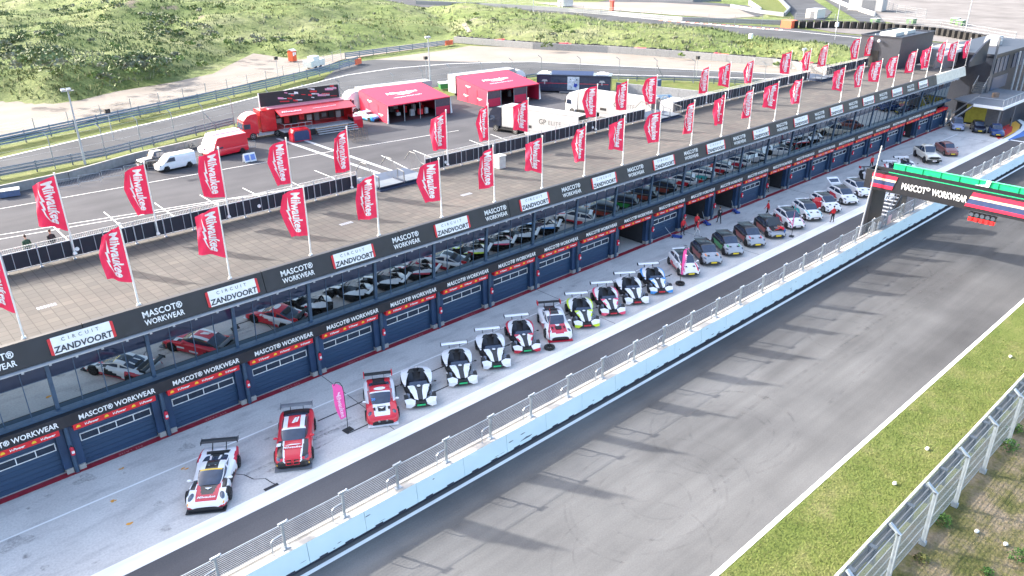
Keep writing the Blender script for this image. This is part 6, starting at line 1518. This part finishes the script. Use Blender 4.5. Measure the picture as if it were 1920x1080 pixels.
for i, (px, py) in enumerate(((463, 304), (474, 302))):
    p = at(px, py); t = empty('folding_sign', (p.x, p.y, 0), radians(185), 'blue and white folding board beside the red van, %s one' % ('left', 'right')[i], 'sign', 'folding boards beside the red van')
    for s in (-1, 1): b = MB(); b.slab([(-.42, s*.32, .05), (.42, s*.32, .05), (.42, s*.02, 1.15), (-.42, s*.02, 1.15)], .03, 0); b.slab([(-.3, s*.30, .25), (.3, s*.30, .25), (.3, s*.1, .95), (-.3, s*.1, .95)], .06, 1); b.build('board', [WHITE, mat('board_blue', (.15, .25, .6), .5)], t)
p = at(677, 266); b = MB()
rr = random.Random(2)
for i in range(7):
    for j in range(2): b.tube([(p.x-1.2+i*.4, p.y+j, 0), (p.x-1.2+i*.4+rr.uniform(-.2, .2), p.y+j, 1.9)], .03, 4)
for zz in (.5, 1.1, 1.6): b.tube([(p.x-1.2, p.y, zz), (p.x+1.2, p.y, zz+.05)], .03, 4); b.tube([(p.x-1.2, p.y+1, zz), (p.x+1.2, p.y+1, zz)], .03, 4); b.tube([(p.x-1.2, p.y, zz), (p.x-1.2, p.y+1, zz)], .03, 4)
tag(b.build('tube_rack', mat('rack_brown', (.09, .07, .06), .6)), 'dark open tube rack standing alone on the paddock', 'rack')
p = at(1245, 196); t = empty('direction_board', (p.x, p.y, 0), radians(-35), 'pale blue arrow shaped board beside the white camper van', 'sign'); b = MB(); b.slab([(-1.4, 0, .9), (1.1, 0, .9), (1.4, 0, 1.3), (1.1, 0, 1.7), (-1.4, 0, 1.7)], .05); b.build('board', mat('board_pale', (.5, .65, .75), .5), t)
b = MB(); b.cyl((.75, -.04, 1.3), (.75, -.06, 1.3), .25, n=16); b.build('round_mark', mat('mark_blue', (.05, .25, .6), .5), t); b = MB(); [b.cyl((x, .04, 0), (x, .04, .95), .04) for x in (-1.1, 1.0)]; b.build('leg', STEEL, t)
for i, (px, py) in enumerate(((832, 168), (848, 166))):
    p = at(px, py); t = empty('waste_container', (p.x, p.y, 0), radians(-20), 'green waste container with pale lid, %s one behind the tents' % ('left', 'right')[i], 'container', 'green waste containers'); b = MB(); pr = [(-.55, .25), (-.7, 1.2), (.7, 1.2), (.55, .25)]; vs = [(px_*1.3, s*.7, pz) for s in (-1, 1) for px_, pz in pr]; b.add(vs, [(0, 1, 2, 3), (4, 7, 6, 5), (0, 4, 5, 1), (1, 5, 6, 2), (2, 6, 7, 3), (3, 7, 4, 0)]); b.build('body', mat('container_green', (.02, .16, .04), .6), t)
    b = MB(); b.slab([(-.95, -.75, 1.25), (.95, -.75, 1.25), (.95, .75, 1.45), (-.95, .75, 1.45)], .08); b.build('lid', LGREY, t)
p = at(1232, 163); b = MB(); b.bb(p.x-.6, p.x+.6, p.y-.5, p.y+.5, 0, 1.3); b.bb(p.x-.65, p.x+.65, p.y-.55, p.y+.55, 1.3, 1.4); tag(b.build('waste_bin', mat('bin_blue', (.08, .12, .22), .6)), 'blue grey bin against the far paddock wall', 'bin')
p = at(20, 368); t = empty('blue_crate', (p.x, p.y, 0), radians(-10), 'blue grey crate by the paddock wall at the left edge', 'crate'); b = MB(); b.bb(-1, 1, -.6, .6, .1, .75); b.build('body', mat('bin_blue', (.08, .12, .22), .6), t); b = MB(); b.bb(-1.05, 1.05, -.65, .65, .75, .85); b.build('lid', LGREY, t)
# bicycle
p = at(358, 283); t = empty('bicycle', (p.x, p.y, 0), radians(25), 'black bicycle leaning by the paddock wall', 'bicycle')
for xx in (-.55, .55):
    b = MB(); N = 18; pts = [(xx+.34*cos(2*pi*i/N), 0, .34+.34*sin(2*pi*i/N)) for i in range(N+1)]; b.tube(pts, .025, 5); [b.tube([(xx, 0, .34), pts[i*3]], .006, 3) for i in range(6)]; b.build('wheel', MATT, t)
b = MB(); b.tube([(-.55, 0, .34), (-.1, 0, .32), (.4, 0, .8), (-.2, 0, .85), (-.1, 0, .32)], .03, 6); b.tube([(-.2, 0, .85), (-.55, 0, .34)], .02, 6); b.tube([(.4, 0, .8), (.55, 0, .34)], .025, 6); b.tube([(.4, 0, .8), (.36, 0, 1.0), (.42, -.25, 1.02)], .02, 6); b.tube([(.36, 0, 1.0), (.42, .25, 1.02)], .02, 6); b.build('frame', MATT, t)
b = MB(); b.ell((-.22, 0, .95), (.14, .06, .04)); b.build('saddle', MATT, t)
# ================================================================ walls, guard rails and fences of the back track
def path_pts(px, z=0., step=None):
    P = [at(*q) for q in px]
    if not step: return P
    out = [P[0]]
    for a, c in zip(P, P[1:]):
        n = max(1, round((c-a).length/step)); out += [a+(c-a)*i/n for i in range(1, n+1)]
    return out
def guardrail(px, label, rails=3, m=None, endm=None, h0=.35, dz=.38, posts=True, z=0.):
    m = m or mat('rail_blue_grey', (.20, .26, .33), .45, .3, var=.15); P = path_pts(px, step=4.0); o0 = P[len(P)//2]
    t = empty('guard_rail', o0, 0, label, 'guard rail')
    b = MB()
    for a, c in zip(P, P[1:]):
        d = (c-a).normalized(); nn = Vector((d.y, -d.x, 0))
        for k in range(rails):
            z0 = h0+k*dz+z; pr = [(0, 0), (.05, .05), (0, .10), (0, .18), (.05, .23), (0, .28)]
            for (u0, v0), (u1, v1) in zip(pr, pr[1:]): b.face(*[q+nn*u-o0+Vector((0, 0, z0+v)) for q, u, v in ((a, u0, v0), (c, u0, v0), (c, u1, v1), (a, u1, v1))])
    b.build('rail', m, t, fix=False)
    b = MB()
    for a in P[::1]: b.bb(a.x-o0.x-.07, a.x-o0.x+.07, a.y-o0.y+.0, a.y-o0.y+.16, 0, h0+rails*dz+z)
    b.build('rail_post', DSTEEL, t)
    if endm:
        a, c = P[-2], P[-1]; d = (c-a).normalized(); b = MB(); e = c-o0; b.box((e.x, e.y, .7), (2.6, .3, 1.2), rz=atan2(d.y, d.x)); b.build('rail_end', endm, t)
    return t
OR = mat('rail_end_orange', (.75, .14, .06), .5)
guardrail([(-100, 303), (0, 278), (300, 212), (500, 168), (600, 142), (672, 121)], 'blue grey triple guard rail along the outer side of the back track, orange end', 4, endm=OR)
guardrail([(648, 110), (750, 97), (842, 85)], 'blue grey guard rail behind the run-off, orange end, below the dunes', 3, endm=OR)
guardrail([(-100, 357), (0, 336), (200, 297), (330, 264), (440, 237)], 'grey guard rail between the van row and the back track', 3, m=mat('rail_grey', (.2, .23, .28), .5, .3))
guardrail([(850, 166), (1015, 146), (1160, 151), (1300, 155), (1500, 164), (1640, 172)], 'grey guard rail behind the blue hospitality bus', 2, m=mat('rail_grey', (.2, .23, .28), .5, .3))
def concrete_wall(px, label, h=1.1, th=.35, m=None, seg=4.0, name='concrete_wall', extra=None):
    P = path_pts(px, step=seg); o0 = P[len(P)//2]; t = empty(name, o0, 0, label, 'wall'); b = MB()
    for a, c in zip(P, P[1:]):
        d = (c-a); L = d.length; m_ = (a+c)/2-o0; b.box((m_.x, m_.y, h/2), (L-.04, th, h), rz=atan2(d.y, d.x))
    b.build('wall_block', m or CONC, t); return t, P, o0
concrete_wall([(-100, 392), (0, 366), (130, 338), (255, 302), (345, 281), (420, 263)], 'low pale concrete wall along the left paddock edge', 1.1)
concrete_wall([(1155, 172), (1240, 181), (1340, 192), (1500, 201), (1600, 206)], 'pale concrete wall with small white logos across the far paddock', 1.7, m=mat('concrete_pale', (.25, .26, .27), .8))
for i, (px, py) in enumerate(((1291, 184), (1389, 193), (1447, 196))):
    p = at(px, py); b = MB(); b.slab([(p.x-.55, p.y-.3, 1.0), (p.x-.35, p.y-.45, 1.45), (p.x, p.y-.55, 1.25), (p.x+.2, p.y-.75, 1.45), (p.x+.4, p.y-.9, 1.0)], .03); tag(b.build('wall_logo', WHITE), 'small white winged logo on the far paddock wall, %s from the left' % w_[i], 'sign', 'small logos on the far paddock wall')
t_, P_, o0_ = concrete_wall([(852, 80), (1000, 92), (1140, 99), (1280, 109), (1450, 124), (1540, 137), (1610, 150)], 'curved barrier of big grey concrete blocks behind the gravel trap', 1.6, .5, m=mat('block_grey', (.24, .245, .25), .8), seg=3.4, name='block_barrier')
# tyre stacks behind the blocks
t = empty('tyre_barrier', o0_, 0, 'long row of dark tyre stacks with red sections behind the concrete blocks', 'tyre barrier'); b = MB(); q = MB(); rr = random.Random(8)
for i, (a, c) in enumerate(zip(P_, P_[1:])):
    d = (c-a).normalized(); nn = Vector((-d.y, d.x, 0))
    if nn.dot(a) < 0: nn = -nn
    red = i % 6 in (4,)
    for k in range(4):
        m_ = a+(c-a)*(k+.5)/4+nn*1.0-o0_
        (q if red else b).cyl((m_.x, m_.y, 0), (m_.x, m_.y, 1.55+rr.uniform(0, .3)), .45, n=8)
b.build('tyre_stack', TYRE, t); q.build('red_cover', mat('cover_red', (.65, .06, .1), .6), t)
# black tyre wall of the upper track
P2_ = path_pts([(1490, 52), (1560, 52), (1640, 55), (1760, 66), (1880, 86), (1960, 105)], step=2.2); o0 = P2_[len(P2_)//2]; t = empty('tyre_barrier', o0, 0, 'long black tyre wall with orange end along the upper track', 'tyre barrier'); b = MB()
for a in P2_: b.cyl((a.x-o0.x, a.y-o0.y, 0), (a.x-o0.x, a.y-o0.y, 2.0), 1.0, n=8)
b.build('tyre_stack', TYRE, t); b = MB(); e = P2_[0]-o0; b.box((e.x-1, e.y+1.5, 1.1), (3.5, 3.5, 2.2)); b.build('orange_end', OR, t)
BR = mat('barrier_dark_grey', (.15, .17, .19), .6)
concrete_wall([(1000, 34), (1280, 66), (1400, 82), (1500, 97), (1580, 110), (1640, 121), (1700, 135)], 'grey barrier along the lower side of the upper track', 1.2, .5, m=BR, seg=6)
concrete_wall([(780, 8), (900, 12), (1000, 18), (1140, 28), (1280, 40), (1480, 47)], 'long grey barrier along the upper side of the upper track', 1.4, .6, m=BR, seg=6)
concrete_wall([(1060, 0), (1180, -1), (1300, 4), (1352, 2)], 'far grey barrier at the top of the picture', 1.4, .6, m=BR, seg=8)
concrete_wall([(1370, 14), (1430, 26), (1470, 31), (1480, 20), (1455, -6)], 'curved grey barrier between the far tracks', 1.3, .6, m=BR, seg=6)
concrete_wall([(1405, 8), (1425, 22)], 'short white barrier beside the far tracks', 1.4, .8, m=mat('barrier_white', (.65, .64, .66), .6), seg=4)
concrete_wall([(1545, -6), (1590, 14), (1640, 30)], 'pale barrier on the right of the far straight', 1.3, .6, m=mat('barrier_pale', (.5, .5, .5), .6), seg=6)
# catch fences
NET = net_mat('catch_net', (.40, .43, .46), .0, .42, .045)
def catch_fence(px, label, h=3.2, step=5.0, bentx=.5, m=None, r=.06, wires=5, brace=(), top=True):
    P = path_pts(px, step=step); o0 = P[len(P)//2]; t = empty('catch_fence', o0, 0, label, 'fence'); m = m or mat('fence_post_grey', (.22, .25, .28), .5, .3)
    for i, a in enumerate(P):
        b = MB(); x, y = a.x-o0.x, a.y-o0.y; b.cyl((x, y, 0), (x, y, h), r, n=6)
        if bentx: b.cyl((x, y, h), (x-bentx*.4, y+bentx, h+.5), r, n=6)
        if i in brace: b.cyl((x, y, h*.8), (x+2.2, y-.6, .1), r, n=6)
        b.build('fence_post', m, t)
    b = MB()
    for k in range(wires):
        z = .35+(h-.4)*k/(wires-1)
        for a, c in zip(P, P[1:]): b.tube([(a.x-o0.x, a.y-o0.y, z), ((a.x+c.x)/2-o0.x, (a.y+c.y)/2-o0.y, z-.05), (c.x-o0.x, c.y-o0.y, z)], .011, 3)
    b.build('fence_wire', STEEL, t); return t
catch_fence([(-60, 275), (0, 262), (130, 236), (300, 198), (500, 153), (590, 128), (640, 110)], 'wire fence with dark posts between the sand path and the outer guard rail', 2.2, 5.2, 0, brace=(18, 22))
catch_fence([(-40, 345), (0, 337), (200, 298), (330, 266), (440, 238), (640, 200)], 'tall catch fence with bent post tops behind the vans', 4.2, 6.5, .7, brace=(6, 10))
catch_fence([(640, 200), (740, 186), (845, 168), (1015, 148), (1160, 152), (1300, 156), (1500, 166), (1600, 171)], 'tall catch fence with bent post tops behind the tents and the blue bus', 4.2, 7.5, .7, brace=(9, 15))
catch_fence([(830, 6), (1000, 17), (1280, 42), (1480, 50)], 'thin catch fence along the upper track', 3., 9, 0)
catch_fence([(1490, 45), (1640, 50), (1760, 60), (1900, 86)], 'catch fence behind the black tyre wall', 3.4, 11, .0)
catch_fence([(1600, -10), (1680, 25), (1735, 35)], 'pale wire fence beside the wide far apron', 3., 7, 0)
# light masts
def mast(px, py, h, label, lean=0):
    p = at(px, py); t = empty('light_mast', (p.x, p.y, 0), 0, label, 'light mast', 'light masts'); b = MB(); b.cyl((0, 0, 0), (0, 0, h), .16, .09, n=8); b.build('mast', LGREY, t)
    b = MB(); b.bb(-.7, .7, -.06, .06, h-.1, h); b.build('crossbar', STEEL, t)
    for s in (-.55, .1): b = MB(); b.box((s, -.15, h+.15), (.5, .45, .25), tilt=(.4, 0)); b.build('floodlight', LGREY, t)
mast(160, 308, 9.5, 'grey light mast at the left edge of the paddock'); mast(807, 160, 9.0, 'thin light mast behind the nearer tent'); mast(1000, 30, 9, 'thin pale mast beside the upper track'); mast(1497, 172, 7.5, 'thin mast behind the terrace flags, right of the tall catch fence')
mast(1567, 60, 14, 'tall pale mast by the black tyre wall'); mast(1810, 58, 16, 'tall thin mast at the top right of the apron')
# toilet cabin, cart, container
p = at(549, 115); t = empty('toilet_cabin', (p.x, p.y, 0), radians(20), 'orange red toilet cabin with white roof on the sand path', 'toilet cabin'); b = MB(); b.bb(-.7, .7, -.7, .7, .1, 2.4); b.build('body', mat('cabin_orange', (.7, .1, .03), .5), t); b = MB(); b.slab([(-.8, -.8, 2.45), (.8, -.8, 2.45), (.8, 0, 2.85), (-.8, 0, 2.85)], .05); b.slab([(-.8, 0, 2.85), (.8, 0, 2.85), (.8, .8, 2.45), (-.8, .8, 2.45)], .05); b.build('roof', WHITE, t)
b = MB(); b.bb(-.5, -.05, -.74, -.7, 1.3, 2.1); b.bb(.1, .5, -.74, -.7, 1.5, 2.1); b.build('label_plate', WHITE, t)
p = at(590, 128); t = empty('site_trailer', (p.x, p.y, 0), radians(25), 'low white site trailer on the sand path beside the toilet cabin', 'trailer'); b = MB(); b.bb(-2.6, 2.6, -1.1, 1.1, .5, 1.9); b.bb(-1.2, 1.0, -.8, .8, 1.9, 2.7); b.build('body', mat('site_white', (.62, .63, .6), .6, var=.12), t); wheels(t, (-.9, .9), 1.1, .35, RIMD)
def boxy(px, py, dx, dy, dz, m, label, nm, cat, rz=0, z=0.):
    p = at(px, py); t = empty(nm, (p.x, p.y, z), radians(rz), label, cat); b = MB(); b.bb(-dx/2, dx/2, -dy/2, dy/2, .15, dz); b.build('body', m, t); b = MB(); b.bb(-dx/2-.08, dx/2+.08, -dy/2-.08, dy/2+.08, dz, dz+.1); b.build('roof', LGREY, t)
    b = MB(); b.bb(-dx/2-.03, -dx/2, -dy*.3, dy*.1, .15, dz*.8); b.build('door', GREY, t); return t
boxy(1625, 20, 7, 12, 5, TRW, 'large white box unit on the wide far apron', 'storage_unit', 'container', 10)
boxy(1528, 34, 6, 4, 3, mat('hut_pale', (.55, .53, .5), .6), 'pale cabin between the far tracks', 'site_cabin', 'cabin')
boxy(1060, 12, 6, 3, 2.6, mat('hut_pale', (.55, .53, .5), .6), 'small pale cabin near the upper barrier, left', 'site_cabin', 'cabin')
boxy(686, 8, 4, 3, 2.2, mat('hut_pale', (.55, .53, .5), .6), 'small grey box on the dune top left of the upper track', 'site_cabin', 'cabin', z=5)
for i, (px, py) in enumerate(((1708, 45), (1790, 44), (1800, 48), (1640, 45))): boxy(px, py, 3, 2, 1.6, mat('green_box', (.12, .22, .1), .6), 'green box by the catch fence of the far apron, %s from the left' % ('second', 'third', 'fourth', 'first')[i], 'storage_box', 'box')
p = at(1147, 20); b = MB(); b.bb(p.x-.6, p.x+.6, p.y-.6, p.y+.6, 0, 3.4); b.bb(p.x-.8, p.x+.8, p.y-.8, p.y+.8, 3.4, 3.6); tag(b.build('marshal_post', mat('post_red', (.6, .08, .06), .5)), 'small red marshal post beside the far gravel', 'post')
p = at(1487, 103); b = MB(); b.bb(p.x-1.1, p.x+1.1, p.y-.4, p.y+.4, 0, .9); b.bb(p.x-.8, p.x+.8, p.y-.3, p.y+.3, .9, 1.1); tag(b.build('red_barrel_row', REDS), 'small red block on the grass behind the concrete blocks', 'block')
p = at(1578, 146); b = MB(); b.box((p.x, p.y, .8), (3.4, .4, 1.5), rz=.9); b.box((p.x, p.y, 1.6), (3.5, .5, .08), rz=.9); tag(b.build('orange_panel', OR), 'orange end panel of the block barrier', 'panel')
for i, (px, py) in enumerate(((1404, 100), (1565, 75))):
    p = at(px, py); t = empty('marshal_light', (p.x, p.y, 0), 0, 'white signal box on a post above the ridge, %s one' % ('left', 'right')[i], 'signal'); b = MB(); b.cyl((0, 0, 0), (0, 0, 3.5), .08, n=6); b.build('post', STEEL, t); b = MB(); b.bb(-.5, .5, -.3, .3, 3.5, 4.6); b.build('signal_box', WHITE, t)
for i, (px, py) in enumerate(((213, 262), (522, 148), (1305, 148), (800, 148))):
    p = at(px, py); t = empty('loudspeaker_post', (p.x, p.y, 0), 0, 'thin post with a black box on top, %s along the back track' % ('first', 'second', 'fourth', 'third')[i], 'post', 'posts with black boxes'); b = MB(); b.cyl((0, 0, 0), (0, 0, 4), .06, n=6); b.build('post', STEEL, t); b = MB(); b.bb(-.35, .35, -.25, .25, 3.9, 4.5); b.build('speaker_box', MATT, t)

# ================================================================ grey box, containers and tower at the far end of the building
ANT = mat('anthracite_cladding', (.028, .033, .048), .5, var=.12); ANT2 = mat('anthracite_dark', (.014, .02, .036), .5, var=.15)
t = empty('rooftop_stairhouse', (125, 50, 8.35), 0, 'dark grey windowless rooftop stairhouse with skylights at the end of the terrace', 'building')
b = MB(); b.bb(-3.2, 8.5, -1.5, 4.5, 0, 4.4); b.build('wall', ANT, t); b = MB(); b.bb(-3.3, 8.6, -1.6, -1.4, 4.4, 4.6); b.bb(-3.3, 8.6, 4.4, 4.6, 4.4, 4.6); b.bb(-3.3, -3.1, -1.4, 4.4, 4.4, 4.6); b.bb(8.4, 8.6, -1.4, 4.4, 4.4, 4.6); b.build('roof_edge', ANT2, t)
for i in range(2): b = MB(); b.bb(-1.5+i*4, 1.5+i*4, .2, 2.6, 4.42, 4.9); b.build('skylight', mat('skylight_glass', (.5, .52, .5), .2), t)
b = MB(); b.bb(-3.24, -3.2, 1.5, 3.0, .1, 2.4); b.build('door', MATT, t)
for i, (px, x, y) in enumerate(((0, 121.4, 51.6), (0, 121.4, 51.7))):
    b = MB(); b.ell((x, y, 8.5 if i else 12.2), (.22, .22, .22), n=10, k=6); tag(b.build('globe_lamp', WHITE), ('white globe at the top of the rooftop stairhouse corner', 'white globe at the foot of the rooftop stairhouse')[i], 'lamp')
t = empty('roof_container', (134, 48.5, 7.9), 0, 'pale grey and white container cabins behind the last flags', 'container')
b = MB(); b.bb(-1, 8, -2.5, 1.0, 0, 2.4); 
for i in range(18): b.bb(-1+i*.5, -.85+i*.5, -2.56, -2.5, .1, 2.3)
b.build('body', mat('container_pale', (.26, .27, .28), .6), t); b = MB(); b.bb(-7.5, 1, -3.6, -3.4, 0, 1.9); b.build('screen_wall', GREY, t); b = MB(); b.bb(-5, 3, -3.3, -2.6, 1.9, 2.4); b.build('roof', WHITE, t)
t = empty('control_tower', (146, 43, 0), 0, 'anthracite control tower with blue windows at the far end of the pit building', 'building')
b = MB(); b.bb(-7.5, 16, -2.2, 7, 0, 9.3); b.build('wall', ANT2, t)
b = MB(); b.bb(-7.7, 16.2, -2.5, 7.2, 9.3, 9.65); b.build('cornice', ANT, t)
b = MB(); P = [(-14.5, 8.4), (-14.5, 9.2), (-12.5, 10.4), (-10.0, 11.4), (-8.0, 11.9), (-8.0, 8.4)]
b.slab([(x, -1.0, z) for x, z in P], .25); b.build('curved_screen', ANT, t); b = MB(); b.bb(-8.0, -7.8, -2.6, -2.3, 3.9, 12.2); b.build('mast_fin', GREY, t)
for i in range(2): b = MB(); b.bb(-6.2+i*8, -.6+i*8, -2.24, -2.2, 6.6, 8.9); w0 = b.build('window', mat('blue_glass', (.01, .045, .11), .35, 0), t); q = MB(); [q.bb(-6.2+i*8+k*1.85, -6.12+i*8+k*1.85, -2.3, -2.24, 6.6, 8.9) for k in range(4)]; q.build('window_frame', ANT2, w0)
b = MB(); b.bb(-5.8, 1, -2.25, -2.2, 3.9, 5.9); b.build('glass_front', mat('blue_glass', (.01, .045, .11), .35, 0), t)
for i in range(3): b = MB(); b.bb(3+i*3.4, 5.6+i*3.4, 1+i, 3+i, 9.65, 10.4); b.build('roof_unit', LGREY, t)
for i in range(4): b = MB(); b.cyl((2+i*2.6, -3.0, 0), (2+i*2.6, -3.0, 9.3), .16, n=8); b.build('column', LGREY, t)
# balcony with stairs
t = empty('balcony', (131.8, 38.3, 0), 0, 'raised white edged balcony on posts with stairs down to the pit lane', 'balcony')
b = MB(); b.prism([(-4.2, -3.4), (12, -3.4), (12, 2.4), (1, 4.0), (-2.2, 4.0), (-4.2, .4)], 3.65, 3.85); b.build('deck', GREY, t); b = MB(); b.bb(-4.3, 12.1, -3.52, -3.4, 3.5, 3.9); b.bb(-4.32, -4.2, -3.4, .5, 3.5, 3.9); b.build('white_edge', WHITE, t)
for x in (-3.6, 3, 10): b = MB(); b.cyl((x, -3, 0), (x, -3, 3.65), .12, n=8); b.build('post', GREY, t)
b = MB(); b.tube([(-4.1, .2, 4.9), (-4.1, -3.3, 4.9), (12, -3.3, 4.9)], .03, 5); [b.tube([(-4.1+i*1.8, -3.3, 3.85), (-4.1+i*1.8, -3.3, 4.9)], .025, 5) for i in range(9)]; b.build('guard_rail', STEEL, t)
b = MB(); b.bb(-.1, .1, -.2, 2.6, .3, 3.2); b.build('yellow_poster', mat('poster_yellow', (.35, .33, .05), .5), t); b = MB(); b.bb(.1, .2, -2.4, 1.4, 0, 3.6); b.build('back_wall', GREY, t); b = MB(); b.bb(.2, 12, -2.4, 4.2, 0, 3.6); b.build('room', ANT2, t)
b = MB(); [b.bb(-4.0, -2.9, .5+i*.26, .8+i*.26, 3.55-i*.27, 3.6-i*.27) for i in range(13)]; b.build('tread', DSTEEL, t)
for s in (-4.1, -2.8): b = MB(); b.slab([(s, .4, 3.7), (s, 4.0, .05), (s, 4.0, .3), (s, .4, 3.95)], .05); b.tube([(s, .4, 4.9), (s, 4.0, 1.2), (s, 4.0, 0)], .03, 5); b.build('handrail', LGREY, t)
b = MB(); [b.bb(5+i*.3, 5.3+i*.3, 2.6, 4.0, 3.85, 4.1+i*.25) for i in range(9)]; b.build('upper_steps', DSTEEL, t)
for s in (2.55, 4.05): b = MB(); b.tube([(5, s, 4.9), (8, s, 7.4)], .04, 5); [b.tube([(5+i*.5, s, 4.0+i*.25), (5+i*.5, s, 4.9+i*.42)], .02, 4) for i in range(6)]; b.build('upper_handrail', LGREY, t)
b = MB(); b.cyl((2.5, .5, 3.85), (2.5, .5, 4.5), .5, n=12); tag(b.build('round_table', mat('table_brown', (.16, .12, .1), .6)), 'small round brown table on the white edged balcony', 'table').location = (133, 38.0, 0)
b = MB(); b.slab([(128.7, 42.25, .1), (129.8, 42.25, .1), (129.8, 42.25, 2.3), (128.7, 42.25, 2.3)], .05); tag(b.build('side_door', LGREY), 'pale side door with red marks at the end of the garages', 'door')

# ================================================================ right hand side: guard rail and leaning debris fence
t = empty('guard_rail', (50, 9.5, 0), 0, 'white topped double guard rail along the near grass verge', 'guard rail')
b = MB(); b.bb(-80, 200, -.02, .10, .95, 1.02); b.build('rail_top', WHITE, t)
b = MB()
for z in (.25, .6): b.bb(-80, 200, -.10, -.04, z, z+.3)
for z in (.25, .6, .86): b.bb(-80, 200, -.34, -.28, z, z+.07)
b.build('rail', mat('rail_dark_grey', (.13, .14, .16), .5, .3, var=.15), t)  # one even dark neutral grey for the rails
b = MB()
for k in range(-36, 90): b.bb(k*2.1-.12, k*2.1+.12, -.42, -.02, 0, .98)
o = b.build('rail_post', DSTEEL, t)
NETM = net_mat('debris_net', (.42, .45, .46), .055, .13, .026)
NETD = net_mat('debris_net_top', (.12, .13, .13), .10, .0, .045)
t = empty('debris_fence', (50, 8.05, 0), 0, 'tall galvanised debris fence with bent top along the near verge', 'fence')
ZC = 3.12; x0, x1 = -70, 150
PST = mat('fence_post_pale', (.36, .41, .45), .5, .2)
for k in range(-17, 38):
    x = 34.1+4.02*k-50
    if x < -60: continue
    b = MB(); b.box((x, 0, ZC/2), (.14, .2, ZC)); b.slab([(x-.07, -.07, ZC), (x+.07, -.07, ZC), (x+.07, .42, ZC+.36), (x-.07, .42, ZC+.36)], .12); b.box((x, 0, .12), (.22, .3, .24)); b.build('post', PST, t)
b = MB(); b.face((x0, .13, .3), (x1, .13, .3), (x1, .13, ZC), (x0, .13, ZC), uv=[(0, 0), (x1-x0, 0), (x1-x0, ZC-.3), (0, ZC-.3)]); b.build('mesh_panel', NETM, t, fix=False)
b = MB(); b.face((x0, .13, ZC), (x1, .13, ZC), (x1, .55, ZC+.38), (x0, .55, ZC+.38), uv=[(0, 0), (x1-x0, 0), (x1-x0, .95), (0, .95)]); b.build('top_mesh', NETD, t, fix=False)
b = MB()
for (y, z) in ((.14, .3), (.14, 1.0), (.14, 1.7), (.14, 2.4), (.14, ZC), (.55, ZC+.38)): b.tube([(x0, y, z), (x1, y, z)], .018, 5)
b.build('cable', STEEL, t)
# stones and bushes of the verge
for i, q in enumerate(((1738, 843), (1677, 908), (1831, 998), (1885, 1022), (1894, 670))):
    p = at(*q); b = MB(); b.ell((p.x, p.y, .07), (.15, .11, .09), n=7, k=4); b.v = [(x+random.uniform(-.02, .02), y+random.uniform(-.02, .02), z) for x, y, z in b.v]
    tag(b.build('pale_stone', mat('stone_white', (.7, .7, .66), .7)), ('small white stone on the green verge, upper of the two lower ones', 'small white stone on the green verge, lowest one', 'small white stone on the dry ground behind the debris fence', 'dull pale stone on bare sand at the lower right', 'small white stone on the verge near the right edge')[i], 'stone', 'pale stones on the verge')
VG = [mat('bush_green', (.05, .13, .02), .8, var=.4, scale=.8), mat('bush_olive', (.14, .15, .04), .8, var=.4, scale=.8)]
rr = random.Random(21)
for i, (q, r) in enumerate((((1768, 980), .5), ((1893, 842), .6), ((1915, 1050), .6), ((1728, 1050), .35), ((1902, 808), .5), ((1850, 1075), .3))):
    p = at(*q); t = empty('verge_bush', (p.x, p.y, 0), 0, ['green leafy bush in the shade of the debris fence', 'broad green bush behind the debris fence near the right edge', 'green bush cut by the lower right corner', 'small yellow green bush at the foot of the debris fence', 'dark bush tucked under the debris fence at the right edge', 'low olive weed at the bottom edge'][i], 'bush')
    b = MB(); leafclump(b, (0, 0, 0), r, int(500*r), rr, 0 if i != 3 else 1, .9, .055); b.build('foliage', VG, t, fix=False); b = MB(); [b.cyl((0, 0, 0), (rr.uniform(-r, r)*.6, rr.uniform(-r, r)*.6, r*.7), .012, .005, 4) for _ in range(7)]; b.build('stem', mat('stem_brown', (.1, .07, .04), .8), t)
